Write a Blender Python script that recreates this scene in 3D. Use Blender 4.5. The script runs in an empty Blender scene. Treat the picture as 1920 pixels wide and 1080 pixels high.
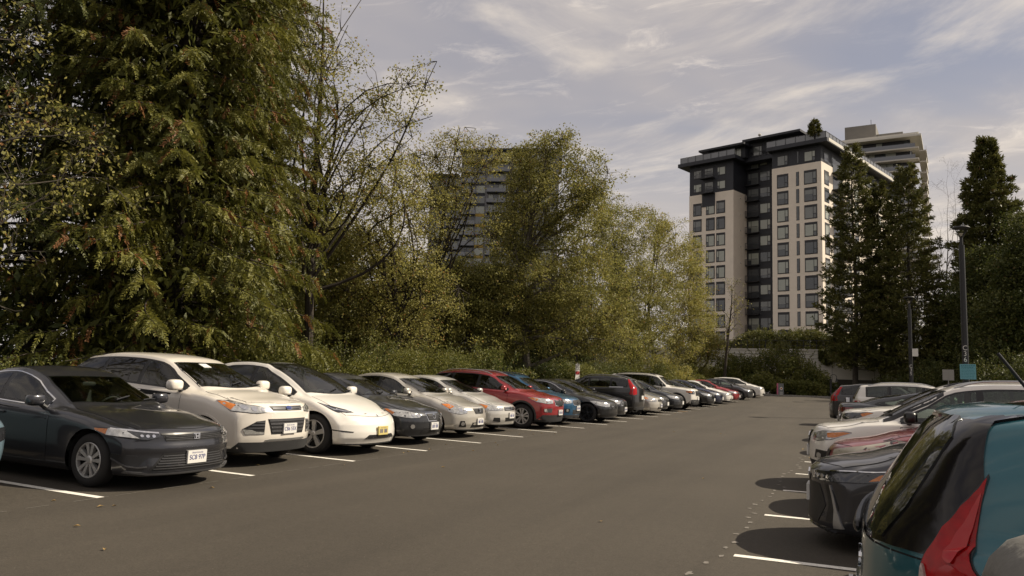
import bpy, bmesh, math, random
import numpy as np
from mathutils import Vector, Matrix
from mathutils.bvhtree import BVHTree
from mathutils.geometry import delaunay_2d_cdt

R = math.radians
scene = bpy.context.scene
COL = scene.collection

# ------------------------------------------------------------------ camera
F_PX, PITCH, ROLL, YAW, CAM_H = 1450.0, 0.1152, 0.0325, 0.4232, 1.4982
cy, sy = math.cos(YAW), math.sin(YAW)
FW = np.array([-sy * math.cos(PITCH), cy * math.cos(PITCH), math.sin(PITCH)])
_rt = np.array([cy, sy, 0.0]); _up = np.cross(_rt, FW)
RT = math.cos(ROLL) * _rt + math.sin(ROLL) * _up
UP = -math.sin(ROLL) * _rt + math.cos(ROLL) * _up
EYE = np.array([0, 0, CAM_H])
cam_d = bpy.data.cameras.new("camera"); cam = bpy.data.objects.new("camera", cam_d); COL.objects.link(cam)
cam_d.sensor_width = 36.0; cam_d.lens = F_PX / 1920 * 36.0
cam_d.clip_start = 0.05; cam_d.clip_end = 6000
m = Matrix.Identity(4)
for i in range(3):
    m[i][0], m[i][1], m[i][2], m[i][3] = RT[i], UP[i], -FW[i], EYE[i]
cam.matrix_world = m
scene.camera = cam

def at(px, py, X=None, Y=None, Z=None):
    """world point seen at a photo pixel on one of the planes X, Y or Z = const"""
    d = FW + RT * (px - 960) / F_PX + UP * (540 - py) / F_PX
    t = X / d[0] if X is not None else Y / d[1] if Y is not None else (Z - CAM_H) / d[2]
    return EYE + d * t

# ------------------------------------------------------------------ sun, sky, exposure
SUN = Vector((0.62, 0.43, 0.655)).normalized()
SUN_EL = math.asin(SUN.z); SUN_AZ = math.atan2(SUN.x, SUN.y)
sd = bpy.data.lights.new("sun", 'SUN'); sd.energy = 4.2; sd.angle = R(0.6); sd.color = (1.0, 0.88, 0.70)
so = bpy.data.objects.new("sun", sd); COL.objects.link(so)
so.rotation_euler = (-SUN).to_track_quat('-Z', 'Y').to_euler()
so.location = SUN * 60

world = bpy.data.worlds.new("World"); scene.world = world; world.use_nodes = True
def build_sky():
    nt = world.node_tree; N = nt.nodes; L = nt.links
    N.clear()
    out = N.new('ShaderNodeOutputWorld'); bg = N.new('ShaderNodeBackground')
    sky = N.new('ShaderNodeTexSky'); sky.sky_type = 'NISHITA'; sky.sun_disc = False
    sky.sun_elevation = SUN_EL; sky.sun_rotation = SUN_AZ
    sky.air_density = 1.0; sky.dust_density = 2.0; sky.ozone_density = 1.5
    tc = N.new('ShaderNodeTexCoord')
    sep = N.new('ShaderNodeSeparateXYZ'); L.new(tc.outputs['Generated'], sep.inputs[0])
    # clouds lie on a plane overhead: direction / height
    mx = N.new('ShaderNodeMath'); mx.operation = 'MAXIMUM'; L.new(sep.outputs['Z'], mx.inputs[0]); mx.inputs[1].default_value = 0.0
    ad = N.new('ShaderNodeMath'); ad.operation = 'ADD'; L.new(mx.outputs[0], ad.inputs[0]); ad.inputs[1].default_value = 0.16
    dv = N.new('ShaderNodeVectorMath'); dv.operation = 'DIVIDE'
    cmb = N.new('ShaderNodeCombineXYZ')
    for k in range(3): L.new(ad.outputs[0], cmb.inputs[k])
    L.new(tc.outputs['Generated'], dv.inputs[0]); L.new(cmb.outputs[0], dv.inputs[1])
    def noise(rot, scale, nscale, detail, rough, dist, loc=(0, 0, 0)):
        mp = N.new('ShaderNodeMapping'); mp.inputs['Rotation'].default_value = (0, 0, rot)
        mp.inputs['Scale'].default_value = scale; mp.inputs['Location'].default_value = loc
        L.new(dv.outputs[0], mp.inputs[0])
        n = N.new('ShaderNodeTexNoise'); n.inputs['Scale'].default_value = nscale
        n.inputs['Detail'].default_value = detail; n.inputs['Roughness'].default_value = rough
        n.inputs['Distortion'].default_value = dist
        L.new(mp.outputs[0], n.inputs['Vector']); return n.outputs[0]
    def ramp(v, a, b):
        r = N.new('ShaderNodeMapRange'); r.interpolation_type = 'SMOOTHSTEP'
        r.inputs['From Min'].default_value = a; r.inputs['From Max'].default_value = b
        L.new(v, r.inputs[0]); return r.outputs[0]
    def mixc(f, a, b):
        x = N.new('ShaderNodeMix'); x.data_type = 'RGBA'
        if isinstance(f, float): x.inputs[0].default_value = f
        else: L.new(f, x.inputs[0])
        for v, i in ((a, 6), (b, 7)):
            if isinstance(v, tuple): x.inputs[i].default_value = (*v, 1)
            else: L.new(v, x.inputs[i])
        return x.outputs[2]
    def math_(op, a, b):
        x = N.new('ShaderNodeMath'); x.operation = op; x.use_clamp = True
        for v, i in ((a, 0), (b, 1)):
            if isinstance(v, (float, int)): x.inputs[i].default_value = v
            else: L.new(v, x.inputs[i])
        return x.outputs[0]
    broad = ramp(noise(0.5, (0.62, 1.0, 1), 1.0, 4, 0.55, 0.6, (3.1, 0.4, 0)), 0.30, 0.60)
    streak = ramp(noise(0.72, (0.65, 1.25, 1), 1.25, 10, 0.60, 1.5, (1.7, 5.2, 0)), 0.44, 0.74)
    fine = ramp(noise(0.35, (1.0, 2.0, 1), 3.6, 10, 0.68, 0.8, (0.2, 2.2, 0)), 0.50, 0.80)
    veil = mixc(0.80, sky.outputs[0], SKY_VEIL)
    c1 = mixc(math_('MULTIPLY', broad, 0.85), veil, SKY_HIGH)
    c2 = mixc(math_('MULTIPLY', streak, 0.85), c1, SKY_CLOUD)
    c3 = mixc(math_('MULTIPLY', math_('MULTIPLY', fine, broad), 0.8), c2, SKY_BRIGHT)
    # pale band low over the horizon
    hz = ramp(sep.outputs['Z'], 0.42, 0.10)
    c4 = mixc(math_('MULTIPLY', hz, 0.42), c3, SKY_HORIZON)
    L.new(c4, bg.inputs[0]); bg.inputs[1].default_value = 0.10
    L.new(bg.outputs[0], out.inputs[0])
SKY_VEIL = (2.0, 1.95, 2.24)
SKY_HIGH = (3.5, 3.2, 3.12)
SKY_CLOUD = (6.2, 5.45, 4.6)
SKY_BRIGHT = (8.0, 7.0, 5.9)
SKY_HORIZON = (4.9, 4.45, 4.05)
build_sky()
scene.view_settings.view_transform = 'Standard'; scene.view_settings.look = 'None'
scene.view_settings.exposure = 0.55; scene.view_settings.gamma = 1.0
scene.view_settings.use_curve_mapping = False
scene.cycles.max_bounces = 6; scene.cycles.transparent_max_bounces = 6
scene.cycles.diffuse_bounces = 3; scene.cycles.glossy_bounces = 3
scene.cycles.caustics_reflective = False; scene.cycles.caustics_refractive = False
scene.cycles.sample_clamp_indirect = 6.0

# ------------------------------------------------------------------ materials
def mat(name, col, rough=0.6, metal=0.0, coat=0.0, spec=0.5, var=0.0, vscale=4.0, bump=0.0, bscale=60.0, emit=None, stretch=None):
    m = bpy.data.materials.new(name); m.use_nodes = True
    nt = m.node_tree; b = nt.nodes['Principled BSDF']
    b.inputs['Base Color'].default_value = (*col, 1); b.inputs['Roughness'].default_value = rough
    b.inputs['Metallic'].default_value = metal; b.inputs['Specular IOR Level'].default_value = spec
    if coat: b.inputs['Coat Weight'].default_value = coat; b.inputs['Coat Roughness'].default_value = 0.03
    if emit: b.inputs['Emission Color'].default_value = (*emit, 1); b.inputs['Emission Strength'].default_value = 1.0
    if var or bump:
        tc = nt.nodes.new('ShaderNodeTexCoord'); vec = tc.outputs['Object']
        if stretch:
            mp = nt.nodes.new('ShaderNodeMapping'); mp.inputs['Scale'].default_value = stretch
            nt.links.new(vec, mp.inputs[0]); vec = mp.outputs[0]
    if var:
        n = nt.nodes.new('ShaderNodeTexNoise'); n.inputs['Scale'].default_value = vscale; n.inputs['Detail'].default_value = 8
        n.inputs['Roughness'].default_value = 0.65
        nt.links.new(vec, n.inputs['Vector'])
        r = nt.nodes.new('ShaderNodeMapRange'); r.inputs['From Min'].default_value = 0.3; r.inputs['From Max'].default_value = 0.7
        r.inputs['To Min'].default_value = 1 - var; r.inputs['To Max'].default_value = 1 + var
        nt.links.new(n.outputs[0], r.inputs[0])
        v = nt.nodes.new('ShaderNodeVectorMath'); v.operation = 'SCALE'; v.inputs[0].default_value = col
        nt.links.new(r.outputs[0], v.inputs['Scale']); nt.links.new(v.outputs[0], b.inputs['Base Color'])
    if bump:
        n2 = nt.nodes.new('ShaderNodeTexNoise'); n2.inputs['Scale'].default_value = bscale; n2.inputs['Detail'].default_value = 4
        nt.links.new(vec, n2.inputs['Vector'])
        bp = nt.nodes.new('ShaderNodeBump'); bp.inputs['Strength'].default_value = bump; bp.inputs['Distance'].default_value = 0.02
        nt.links.new(n2.outputs[0], bp.inputs['Height']); nt.links.new(bp.outputs[0], b.inputs['Normal'])
    return m

def paint(name, col, flake=0.0, rough=0.32):
    """clear-coated car paint with a little road dust in its gloss"""
    m = mat(name, col, rough, flake, 1.0)
    nt = m.node_tree; b = nt.nodes['Principled BSDF']
    tc = nt.nodes.new('ShaderNodeTexCoord'); n = nt.nodes.new('ShaderNodeTexNoise')
    n.inputs['Scale'].default_value = 5.0; n.inputs['Detail'].default_value = 7
    nt.links.new(tc.outputs['Object'], n.inputs['Vector'])
    r = nt.nodes.new('ShaderNodeMapRange'); r.inputs['From Min'].default_value = 0.35; r.inputs['From Max'].default_value = 0.75
    r.inputs['To Min'].default_value = 0.02; r.inputs['To Max'].default_value = 0.14
    nt.links.new(n.outputs[0], r.inputs[0]); nt.links.new(r.outputs[0], b.inputs['Coat Roughness'])
    return m

def leaf_mat(name, c0, c1, c2=None, trans=0.35, rough=0.55):
    """leaf colour runs c0..c1 by each leaf's own random value; attribute 'tint' picks dead brown sprays"""
    m = bpy.data.materials.new(name); m.use_nodes = True
    nt = m.node_tree; N = nt.nodes; L = nt.links; N.clear()
    out = N.new('ShaderNodeOutputMaterial')
    geo = N.new('ShaderNodeNewGeometry')
    mx = N.new('ShaderNodeMix'); mx.data_type = 'RGBA'
    mx.inputs[6].default_value = (*c0, 1); mx.inputs[7].default_value = (*c1, 1)
    at_ = N.new('ShaderNodeAttribute'); at_.attribute_name = 'tint'
    L.new(at_.outputs['Fac'], mx.inputs[0])
    col = mx.outputs[2]
    if c2:
        gt = N.new('ShaderNodeMath'); gt.operation = 'GREATER_THAN'; gt.inputs[1].default_value = 1.5
        L.new(at_.outputs['Fac'], gt.inputs[0])
        m2 = N.new('ShaderNodeMix'); m2.data_type = 'RGBA'; L.new(gt.outputs[0], m2.inputs[0])
        L.new(col, m2.inputs[6]); m2.inputs[7].default_value = (*c2, 1); col = m2.outputs[2]
    b = N.new('ShaderNodeBsdfPrincipled'); b.inputs['Roughness'].default_value = rough
    b.inputs['Specular IOR Level'].default_value = 0.3
    t = N.new('ShaderNodeBsdfTranslucent'); ms = N.new('ShaderNodeMixShader'); ms.inputs[0].default_value = trans
    L.new(col, b.inputs['Base Color']); L.new(col, t.inputs['Color'])
    L.new(b.outputs[0], ms.inputs[1]); L.new(t.outputs[0], ms.inputs[2]); L.new(ms.outputs[0], out.inputs[0])
    return m

# ------------------------------------------------------------------ object helpers
def tag(o, label=None, cat=None, group=None, kind=None):
    if label: o['label'] = label
    if cat: o['category'] = cat
    if group: o['group'] = group
    if kind: o['kind'] = kind
    return o

def link(name, me, parent=None):
    o = bpy.data.objects.new(name, me); COL.objects.link(o)
    if parent is not None: o.parent = parent
    return o

def empty(name, loc=(0, 0, 0), rz=0.0, label=None, cat=None, group=None):
    o = bpy.data.objects.new(name, None); COL.objects.link(o)
    o.location = loc; o.rotation_euler = (0, 0, rz); o.empty_display_size = 0.3
    return tag(o, label, cat, group)

class MB:
    """collects simple shapes into ONE mesh"""
    def __init__(s): s.v = []; s.f = []; s.mi = []; s.cur = 0
    def add(s, vs, fs):
        k = len(s.v); s.v += [tuple(map(float, q)) for q in vs]; s.f += [tuple(k + i for i in f) for f in fs]; s.mi += [s.cur] * len(fs)
    def box(s, x0, y0, z0, x1, y1, z1, fr=None):
        vs = [(x, y, z) for z in (z0, z1) for y in (y0, y1) for x in (x0, x1)]
        if fr: vs = [fr(*q) for q in vs]
        s.add(vs, [(0, 2, 3, 1), (4, 5, 7, 6), (0, 1, 5, 4), (2, 6, 7, 3), (0, 4, 6, 2), (1, 3, 7, 5)])
    def tube(s, pts, rad, n=8, cap=True):
        pts = [Vector(p) for p in pts]
        if not hasattr(rad, '__len__'): rad = [rad] * len(pts)
        ring = []
        for i, p in enumerate(pts):
            d = (pts[min(i + 1, len(pts) - 1)] - pts[max(i - 1, 0)]).normalized()
            a = d.cross(Vector((0, 0, 1)) if abs(d.z) < 0.9 else Vector((1, 0, 0))).normalized(); b = d.cross(a)
            ring.append([p + (a * math.cos(t) + b * math.sin(t)) * rad[i] for t in [2 * math.pi * k / n for k in range(n)]])
        vs = [q for r_ in ring for q in r_]; fs = []
        for i in range(len(pts) - 1):
            for k in range(n):
                fs.append((i * n + k, i * n + (k + 1) % n, (i + 1) * n + (k + 1) % n, (i + 1) * n + k))
        if cap: fs += [tuple(range(n))[::-1], tuple(range((len(pts) - 1) * n, len(pts) * n))]
        s.add(vs, fs)
    def lathe(s, prof, n=24, fr=None):
        """profile of (radius, height) turned about z"""
        vs = []; fs = []
        for r_, z in prof:
            for k in range(n):
                t = 2 * math.pi * k / n; q = (r_ * math.cos(t), r_ * math.sin(t), z)
                vs.append(fr(*q) if fr else q)
        for i in range(len(prof) - 1):
            for k in range(n): fs.append((i * n + k, i * n + (k + 1) % n, (i + 1) * n + (k + 1) % n, (i + 1) * n + k))
        s.add(vs, fs)
    def ellipsoid(s, c, r, n=12, m=8, pw=1.0):
        vs = []; fs = []
        def sp(v): return math.copysign(abs(v) ** pw, v)
        for i in range(m + 1):
            p = math.pi * i / m - math.pi / 2
            for k in range(n):
                t = 2 * math.pi * k / n
                vs.append((c[0] + r[0] * sp(math.cos(p)) * sp(math.cos(t)), c[1] + r[1] * sp(math.cos(p)) * sp(math.sin(t)), c[2] + r[2] * sp(math.sin(p))))
        for i in range(m):
            for k in range(n): fs.append((i * n + k, i * n + (k + 1) % n, (i + 1) * n + (k + 1) % n, (i + 1) * n + k))
        s.add(vs, fs)
    def build(s, name, mats, parent=None, smooth=False):
        me = bpy.data.meshes.new(name); me.from_pydata(s.v, [], s.f)
        mats = mats if isinstance(mats, (list, tuple)) else [mats]
        for q in mats: me.materials.append(q)
        if len(mats) > 1: me.polygons.foreach_set('material_index', s.mi)
        if smooth:
            me.polygons.foreach_set('use_smooth', [True] * len(me.polygons)); me.set_sharp_from_angle(angle=R(38))
        me.update()
        return link(name, me, parent)

def text_mesh(txt, size, font_scale=(1, 1), spacing=1.0):
    c = bpy.data.curves.new('lettering', 'FONT'); c.body = txt; c.size = size; c.align_x = 'CENTER'; c.align_y = 'CENTER'
    c.space_character = spacing
    o = bpy.data.objects.new('lettering', c); COL.objects.link(o)
    bpy.context.view_layer.update()
    me = bpy.data.meshes.new_from_object(o.evaluated_get(bpy.context.evaluated_depsgraph_get()))
    bpy.data.objects.remove(o); bpy.data.curves.remove(c)
    return me

def gz(X, Y):
    """height of the parking lot: level aisle, stalls banked up to the left, a gentle rise to the far end"""
    yy = min(max(Y - 20, 0), 52)
    return 2.4e-4 * yy * yy + 0.02 * min(max(-8 - X, 0), 6)
# ------------------------------------------------------------------ ground, asphalt, markings
def asphalt_mat():
    m = mat('asphalt', (0.06, 0.054, 0.046), 0.86, spec=0.35)
    nt = m.node_tree; N = nt.nodes; L = nt.links; b = N['Principled BSDF']
    tc = N.new('ShaderNodeTexCoord')
    def nz(scale, sc, det, rough=0.6, dist=0.0):
        mp = N.new('ShaderNodeMapping'); mp.inputs['Scale'].default_value = sc; L.new(tc.outputs['Object'], mp.inputs[0])
        n = N.new('ShaderNodeTexNoise'); n.inputs['Scale'].default_value = scale; n.inputs['Detail'].default_value = det
        n.inputs['Roughness'].default_value = rough; n.inputs['Distortion'].default_value = dist
        L.new(mp.outputs[0], n.inputs['Vector']); return n.outputs[0]
    def mr(v, a, b_, c, d):
        r = N.new('ShaderNodeMapRange'); L.new(v, r.inputs[0])
        for k, x in zip(('From Min', 'From Max', 'To Min', 'To Max'), (a, b_, c, d)): r.inputs[k].default_value = x
        return r.outputs[0]
    def mul(a, b_):
        x = N.new('ShaderNodeMath'); x.operation = 'MULTIPLY'; L.new(a, x.inputs[0]); L.new(b_, x.inputs[1]); return x.outputs[0]
    lanes = mr(nz(0.9, (1.0, 0.06, 1), 5, 0.6, 0.4), 0.3, 0.7, 0.84, 1.14)      # paver passes and tyre tracks along the aisle
    patch_ = mr(nz(0.35, (1, 1, 1), 5), 0.3, 0.7, 0.90, 1.09)
    grain = mr(nz(48, (1, 1, 1), 6, 0.85), 0.3, 0.7, 0.48, 1.52)
    mott = mr(nz(11, (1, 1, 1), 5, 0.7), 0.3, 0.7, 0.88, 1.12)
    k = mul(mul(mul(lanes, patch_), grain), mott)
    v = N.new('ShaderNodeVectorMath'); v.operation = 'SCALE'; v.inputs[0].default_value = (0.059, 0.0503, 0.0388)
    L.new(k, v.inputs['Scale'])
    # pale stone chips
    vo = N.new('ShaderNodeTexVoronoi'); vo.inputs['Scale'].default_value = 26; L.new(tc.outputs['Object'], vo.inputs['Vector'])
    lt = N.new('ShaderNodeMath'); lt.operation = 'LESS_THAN'; lt.inputs[1].default_value = 0.10; L.new(vo.outputs['Distance'], lt.inputs[0])
    sep = N.new('ShaderNodeSeparateColor'); L.new(vo.outputs['Color'], sep.inputs[0])
    lt2 = N.new('ShaderNodeMath'); lt2.operation = 'LESS_THAN'; lt2.inputs[1].default_value = 0.05; L.new(sep.outputs[0], lt2.inputs[0])
    mx = N.new('ShaderNodeMix'); mx.data_type = 'RGBA'; L.new(mul(lt.outputs[0], lt2.outputs[0]), mx.inputs[0])
    L.new(v.outputs[0], mx.inputs[6]); mx.inputs[7].default_value = (0.24, 0.21, 0.17, 1)
    L.new(mx.outputs[2], b.inputs['Base Color'])
    bp = N.new('ShaderNodeBump'); bp.inputs['Strength'].default_value = 0.55; bp.inputs['Distance'].default_value = 0.012
    L.new(nz(110, (1, 1, 1), 4, 0.8), bp.inputs['Height']); L.new(bp.outputs[0], b.inputs['Normal'])
    return m

M_SOIL = mat('leaf_litter', (0.035, 0.032, 0.016), 0.95, var=0.5, vscale=1.5, bump=0.6, bscale=14)
M_CONC = mat('kerb_concrete', (0.24, 0.225, 0.20), 0.9, var=0.2, vscale=2, bump=0.2)
def worn_paint(name, col):
    m = mat(name, col, 0.75); nt = m.node_tree; N = nt.nodes; L = nt.links; b = N['Principled BSDF']
    tc = N.new('ShaderNodeTexCoord'); mixes = None
    f = []
    for sc, a, e in ((1.3, .46, .78), (26, .50, .70)):
        n = N.new('ShaderNodeTexNoise'); n.inputs['Scale'].default_value = sc; n.inputs['Detail'].default_value = 8; n.inputs['Roughness'].default_value = .7; L.new(tc.outputs['Object'], n.inputs['Vector'])
        r = N.new('ShaderNodeMapRange'); r.inputs['From Min'].default_value = a; r.inputs['From Max'].default_value = e; L.new(n.outputs[0], r.inputs[0]); f.append(r.outputs[0])
    ad = N.new('ShaderNodeMath'); ad.operation = 'MULTIPLY_ADD'; L.new(f[0], ad.inputs[0]); L.new(f[1], ad.inputs[1]); ad.inputs[2].default_value = 0.0
    a2 = N.new('ShaderNodeMath'); a2.operation = 'MULTIPLY_ADD'; L.new(f[1], a2.inputs[0]); a2.inputs[1].default_value = .28; L.new(ad.outputs[0], a2.inputs[2]); a2.use_clamp = True
    mx = N.new('ShaderNodeMix'); mx.data_type = 'RGBA'; L.new(a2.outputs[0], mx.inputs[0]); mx.inputs[6].default_value = (*col, 1); mx.inputs[7].default_value = (.10, .09, .075, 1)
    L.new(mx.outputs[2], b.inputs['Base Color']); return m
M_LINE = worn_paint('road_paint', (0.80, 0.77, 0.70))
M_LINE_O = mat('orange_road_paint', (0.62, 0.30, 0.06), 0.7, var=0.2, vscale=9)
M_CHALK = mat('chalk', (0.17, 0.155, 0.135), 0.95, var=0.35, vscale=30)

def grid_sheet(name, x0, x1, y0, y1, nx, ny, zf, mm):
    xs = np.linspace(x0, x1, nx + 1); ys = np.linspace(y0, y1, ny + 1)
    vs = [(x, y, zf(x, y)) for y in ys for x in xs]
    fs = [(j * (nx + 1) + i, j * (nx + 1) + i + 1, (j + 1) * (nx + 1) + i + 1, (j + 1) * (nx + 1) + i) for j in range(ny) for i in range(nx)]
    me = bpy.data.meshes.new(name); me.from_pydata(vs, [], fs); me.materials.append(mm); me.update()
    me.polygons.foreach_set('use_smooth', [True] * len(me.polygons))
    return tag(link(name, me), kind='structure')

def terrain_z(x, y):
    return gz(x, y) - 0.12
# one sheet to the horizon: fine near the lot, coarse beyond
def build_terrain():
    xs = sorted(set([-3000, -1200, -500, -200, -100, -60] + list(range(-40, 31, 2)) + [40, 60, 100, 200, 500, 1200, 3000]))
    ys = sorted(set([-1500, -500, -150, -60] + list(range(-30, 91, 2)) + [100, 130, 180, 260, 500, 1200, 4000]))
    vs = [(x, y, terrain_z(x, y)) for y in ys for x in xs]; nx = len(xs)
    fs = [(j * nx + i, j * nx + i + 1, (j + 1) * nx + i + 1, (j + 1) * nx + i) for j in range(len(ys) - 1) for i in range(nx - 1)]
    me = bpy.data.meshes.new('ground'); me.from_pydata(vs, [], fs); me.materials.append(M_SOIL); me.update()
    tag(link('ground', me), kind='structure')
build_terrain()
LOT_X0, LOT_X1, LOT_Y1 = -13.3, 6.2, 72.0
grid_sheet('asphalt', LOT_X0, LOT_X1, -14, LOT_Y1, 40, 90, gz, asphalt_mat())

def kerb(name, pts):
    b = MB()
    for (xa, ya), (xb, yb) in zip(pts[:-1], pts[1:]):
        d = Vector((xb - xa, yb - ya, 0)).normalized(); n = Vector((-d.y, d.x, 0)) * 0.07
        q = []
        for z in (-0.1, 0.13):
            for (x, y) in ((xa, ya), (xb, yb)):
                for s in (-1, 1): q.append((x + n.x * s, y + n.y * s, gz(x, y) + z))
        b.add(q, [(0, 1, 3, 2), (4, 6, 7, 5), (0, 4, 5, 1), (2, 3, 7, 6), (1, 5, 7, 3), (0, 2, 6, 4)])
    tag(b.build(name, M_CONC), kind='structure')
kerb('kerb', [(LOT_X0 - .07, y) for y in np.arange(-14, LOT_Y1 + 1, 2.0)])
kerb('kerb', [(x, LOT_Y1 + .07) for x in np.linspace(LOT_X0, LOT_X1, 12)])

LX, RX, ST = -7.8444, -1.0381, 2.42
LY0, RY0 = 6.3006, 7.2661
def strip(name, x0, x1, y, w, mm, dz=0.004, dy=0.0):
    n = max(2, int(abs(x1 - x0) / 0.5)); xs = np.linspace(x0, x1, n + 1); vs = []; fs = []
    for i, x in enumerate(xs):
        yy = y + dy * (x - x0)
        vs += [(x, yy - w / 2, gz(x, yy) + dz), (x, yy + w / 2, gz(x, yy) + dz)]
    for i in range(n): fs.append((2 * i, 2 * i + 2, 2 * i + 3, 2 * i + 1) if x1 > x0 else (2 * i, 2 * i + 1, 2 * i + 3, 2 * i + 2))
    me = bpy.data.meshes.new(name); me.from_pydata(vs, [], fs); me.materials.append(mm); me.update()
    tag(link(name, me), kind='structure')
for i in range(-3, 26):
    strip('parking_line', LX, -12.9, LY0 + i * ST, 0.10, M_LINE)
strip('parking_line', LX + 0.02, -11.5, LY0 + 13.55 * ST, 0.10, M_LINE_O, 0.006)
for i in range(-2, 25):
    strip('parking_line', RX, 4.2, RY0 + i * ST, 0.10, M_LINE)
# layout chalk: a thin broken line along the left stall ends, dabs along the right
def build_chalk():
    rnd = random.Random(5); b = MB()
    y = 3.0
    while y < 40:
        l = rnd.uniform(0.25, 0.5); x = LX + 0.02 + rnd.uniform(-.01, .01); w = rnd.uniform(.005, .010)
        b.add([(x - w, y, gz(x, y) + .005), (x + w, y, gz(x, y) + .005), (x + w, y + l, gz(x, y + l) + .005), (x - w, y + l, gz(x, y + l) + .005)], [(0, 1, 2, 3)])
        y += l + rnd.uniform(0.05, 0.3)
    tag(b.build('chalk_line', M_CHALK), kind='structure')
    b = MB(); y = 5.3
    while y < 40:
        x = -1.17 + .05 * math.sin(y * 1.7) + (y - 7) * 0.006 + rnd.uniform(-.02, .02)
        for q in range(1):
            n = 10; vs = []; w = rnd.uniform(.028, .05); l = rnd.uniform(.04, .085); ox, oy = rnd.uniform(-.05, .05), rnd.uniform(-.07, .07)
            for k in range(n):
                t = 2 * math.pi * k / n; r_ = rnd.uniform(.45, 1.1)
                vs.append((x + ox + w * r_ * math.cos(t), y + oy + l * r_ * math.sin(t), gz(x, y) + .005 + q * .002))
            b.add(vs, [tuple(range(n))])
        y += rnd.uniform(.33, .42)
    tag(b.build('chalk_dabs', M_CHALK), kind='structure')
build_chalk()
def build_litter():
    """dry leaves blown on the asphalt"""
    rnd = random.Random(8); b = MB()
    pts = [at(188, 951, Z=0), at(214, 950, Z=0), at(1127, 979, Z=0), at(645, 873, Z=0), at(765, 848, Z=0), at(757, 850, Z=0), at(887, 846, Z=0), at(1000, 815, Z=0)]
    for _ in range(160): pts.append(np.array([rnd.uniform(-13, -7.3), rnd.uniform(4, 60), 0]))
    for _ in range(60): pts.append(np.array([rnd.uniform(-8, 4), rnd.uniform(3, 60), 0]))
    for p in pts:
        a = rnd.uniform(0, 6.3); l = rnd.uniform(.02, .045); z = gz(p[0], p[1]) + .008
        c, s = math.cos(a), math.sin(a)
        q = [(-l, 0, 0), (0, -l * .5, .012), (l, 0, .004), (0, l * .5, .015)]
        b.add([(p[0] + x * c - y * s, p[1] + x * s + y * c, z + zz) for x, y, zz in q], [(0, 1, 2, 3)])
    tag(b.build('fallen_leaves', mat('dry_leaf', (0.30, 0.20, 0.07), 0.8, var=0.4, vscale=2)), 'dry yellow leaves scattered over the dark asphalt', 'leaves', kind='stuff')
build_litter()
# ------------------------------------------------------------------ buildings
M_BEIGE = mat('beige_panel', (0.86, 0.765, 0.65), 0.8, var=0.05, vscale=0.6)
M_DARK = mat('charcoal_cladding', (0.022, 0.024, 0.032), 0.55, var=0.2, vscale=0.8)
M_DARK2 = mat('dark_window_frame', (0.018, 0.018, 0.022), 0.5)
M_PANE = mat('window_glass', (0.05, 0.06, 0.07), 0.06, spec=0.9)
M_BLIND = mat('blind_behind_glass', (0.36, 0.38, 0.33), 0.12, spec=0.8, var=0.06, vscale=0.4)
M_BLIND2 = mat('grey_blind_behind_glass', (0.17, 0.18, 0.175), 0.10, spec=0.8, var=0.15, vscale=0.4)
M_RAILG = mat('balcony_glass', (0.17, 0.18, 0.20), 0.12, spec=0.8)
M_ROOFW = mat('pale_soffit', (0.68, 0.65, 0.58), 0.8)
M_GREYC = mat('grey_concrete', (0.19, 0.18, 0.165), 0.85, var=0.08, vscale=0.5)
M_SLAB = mat('balcony_slab', (0.58, 0.55, 0.50), 0.85)
M_BROWN = mat('taupe_cladding', (0.215, 0.215, 0.225), 0.8, var=0.08, vscale=0.4)
M_YEL = mat('ochre_spandrel', (0.45, 0.30, 0.06), 0.7)
RB = random.Random(21)

def frame_fn(C, ang):
    """local (s to the left along the front, n behind it, z) -> world"""
    u = (-math.sin(ang), math.cos(ang)); w = (math.cos(ang), math.sin(ang))
    return lambda s, n, z: (C[0] + u[0] * s + w[0] * n, C[1] + u[1] * s + w[1] * n, z)

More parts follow.
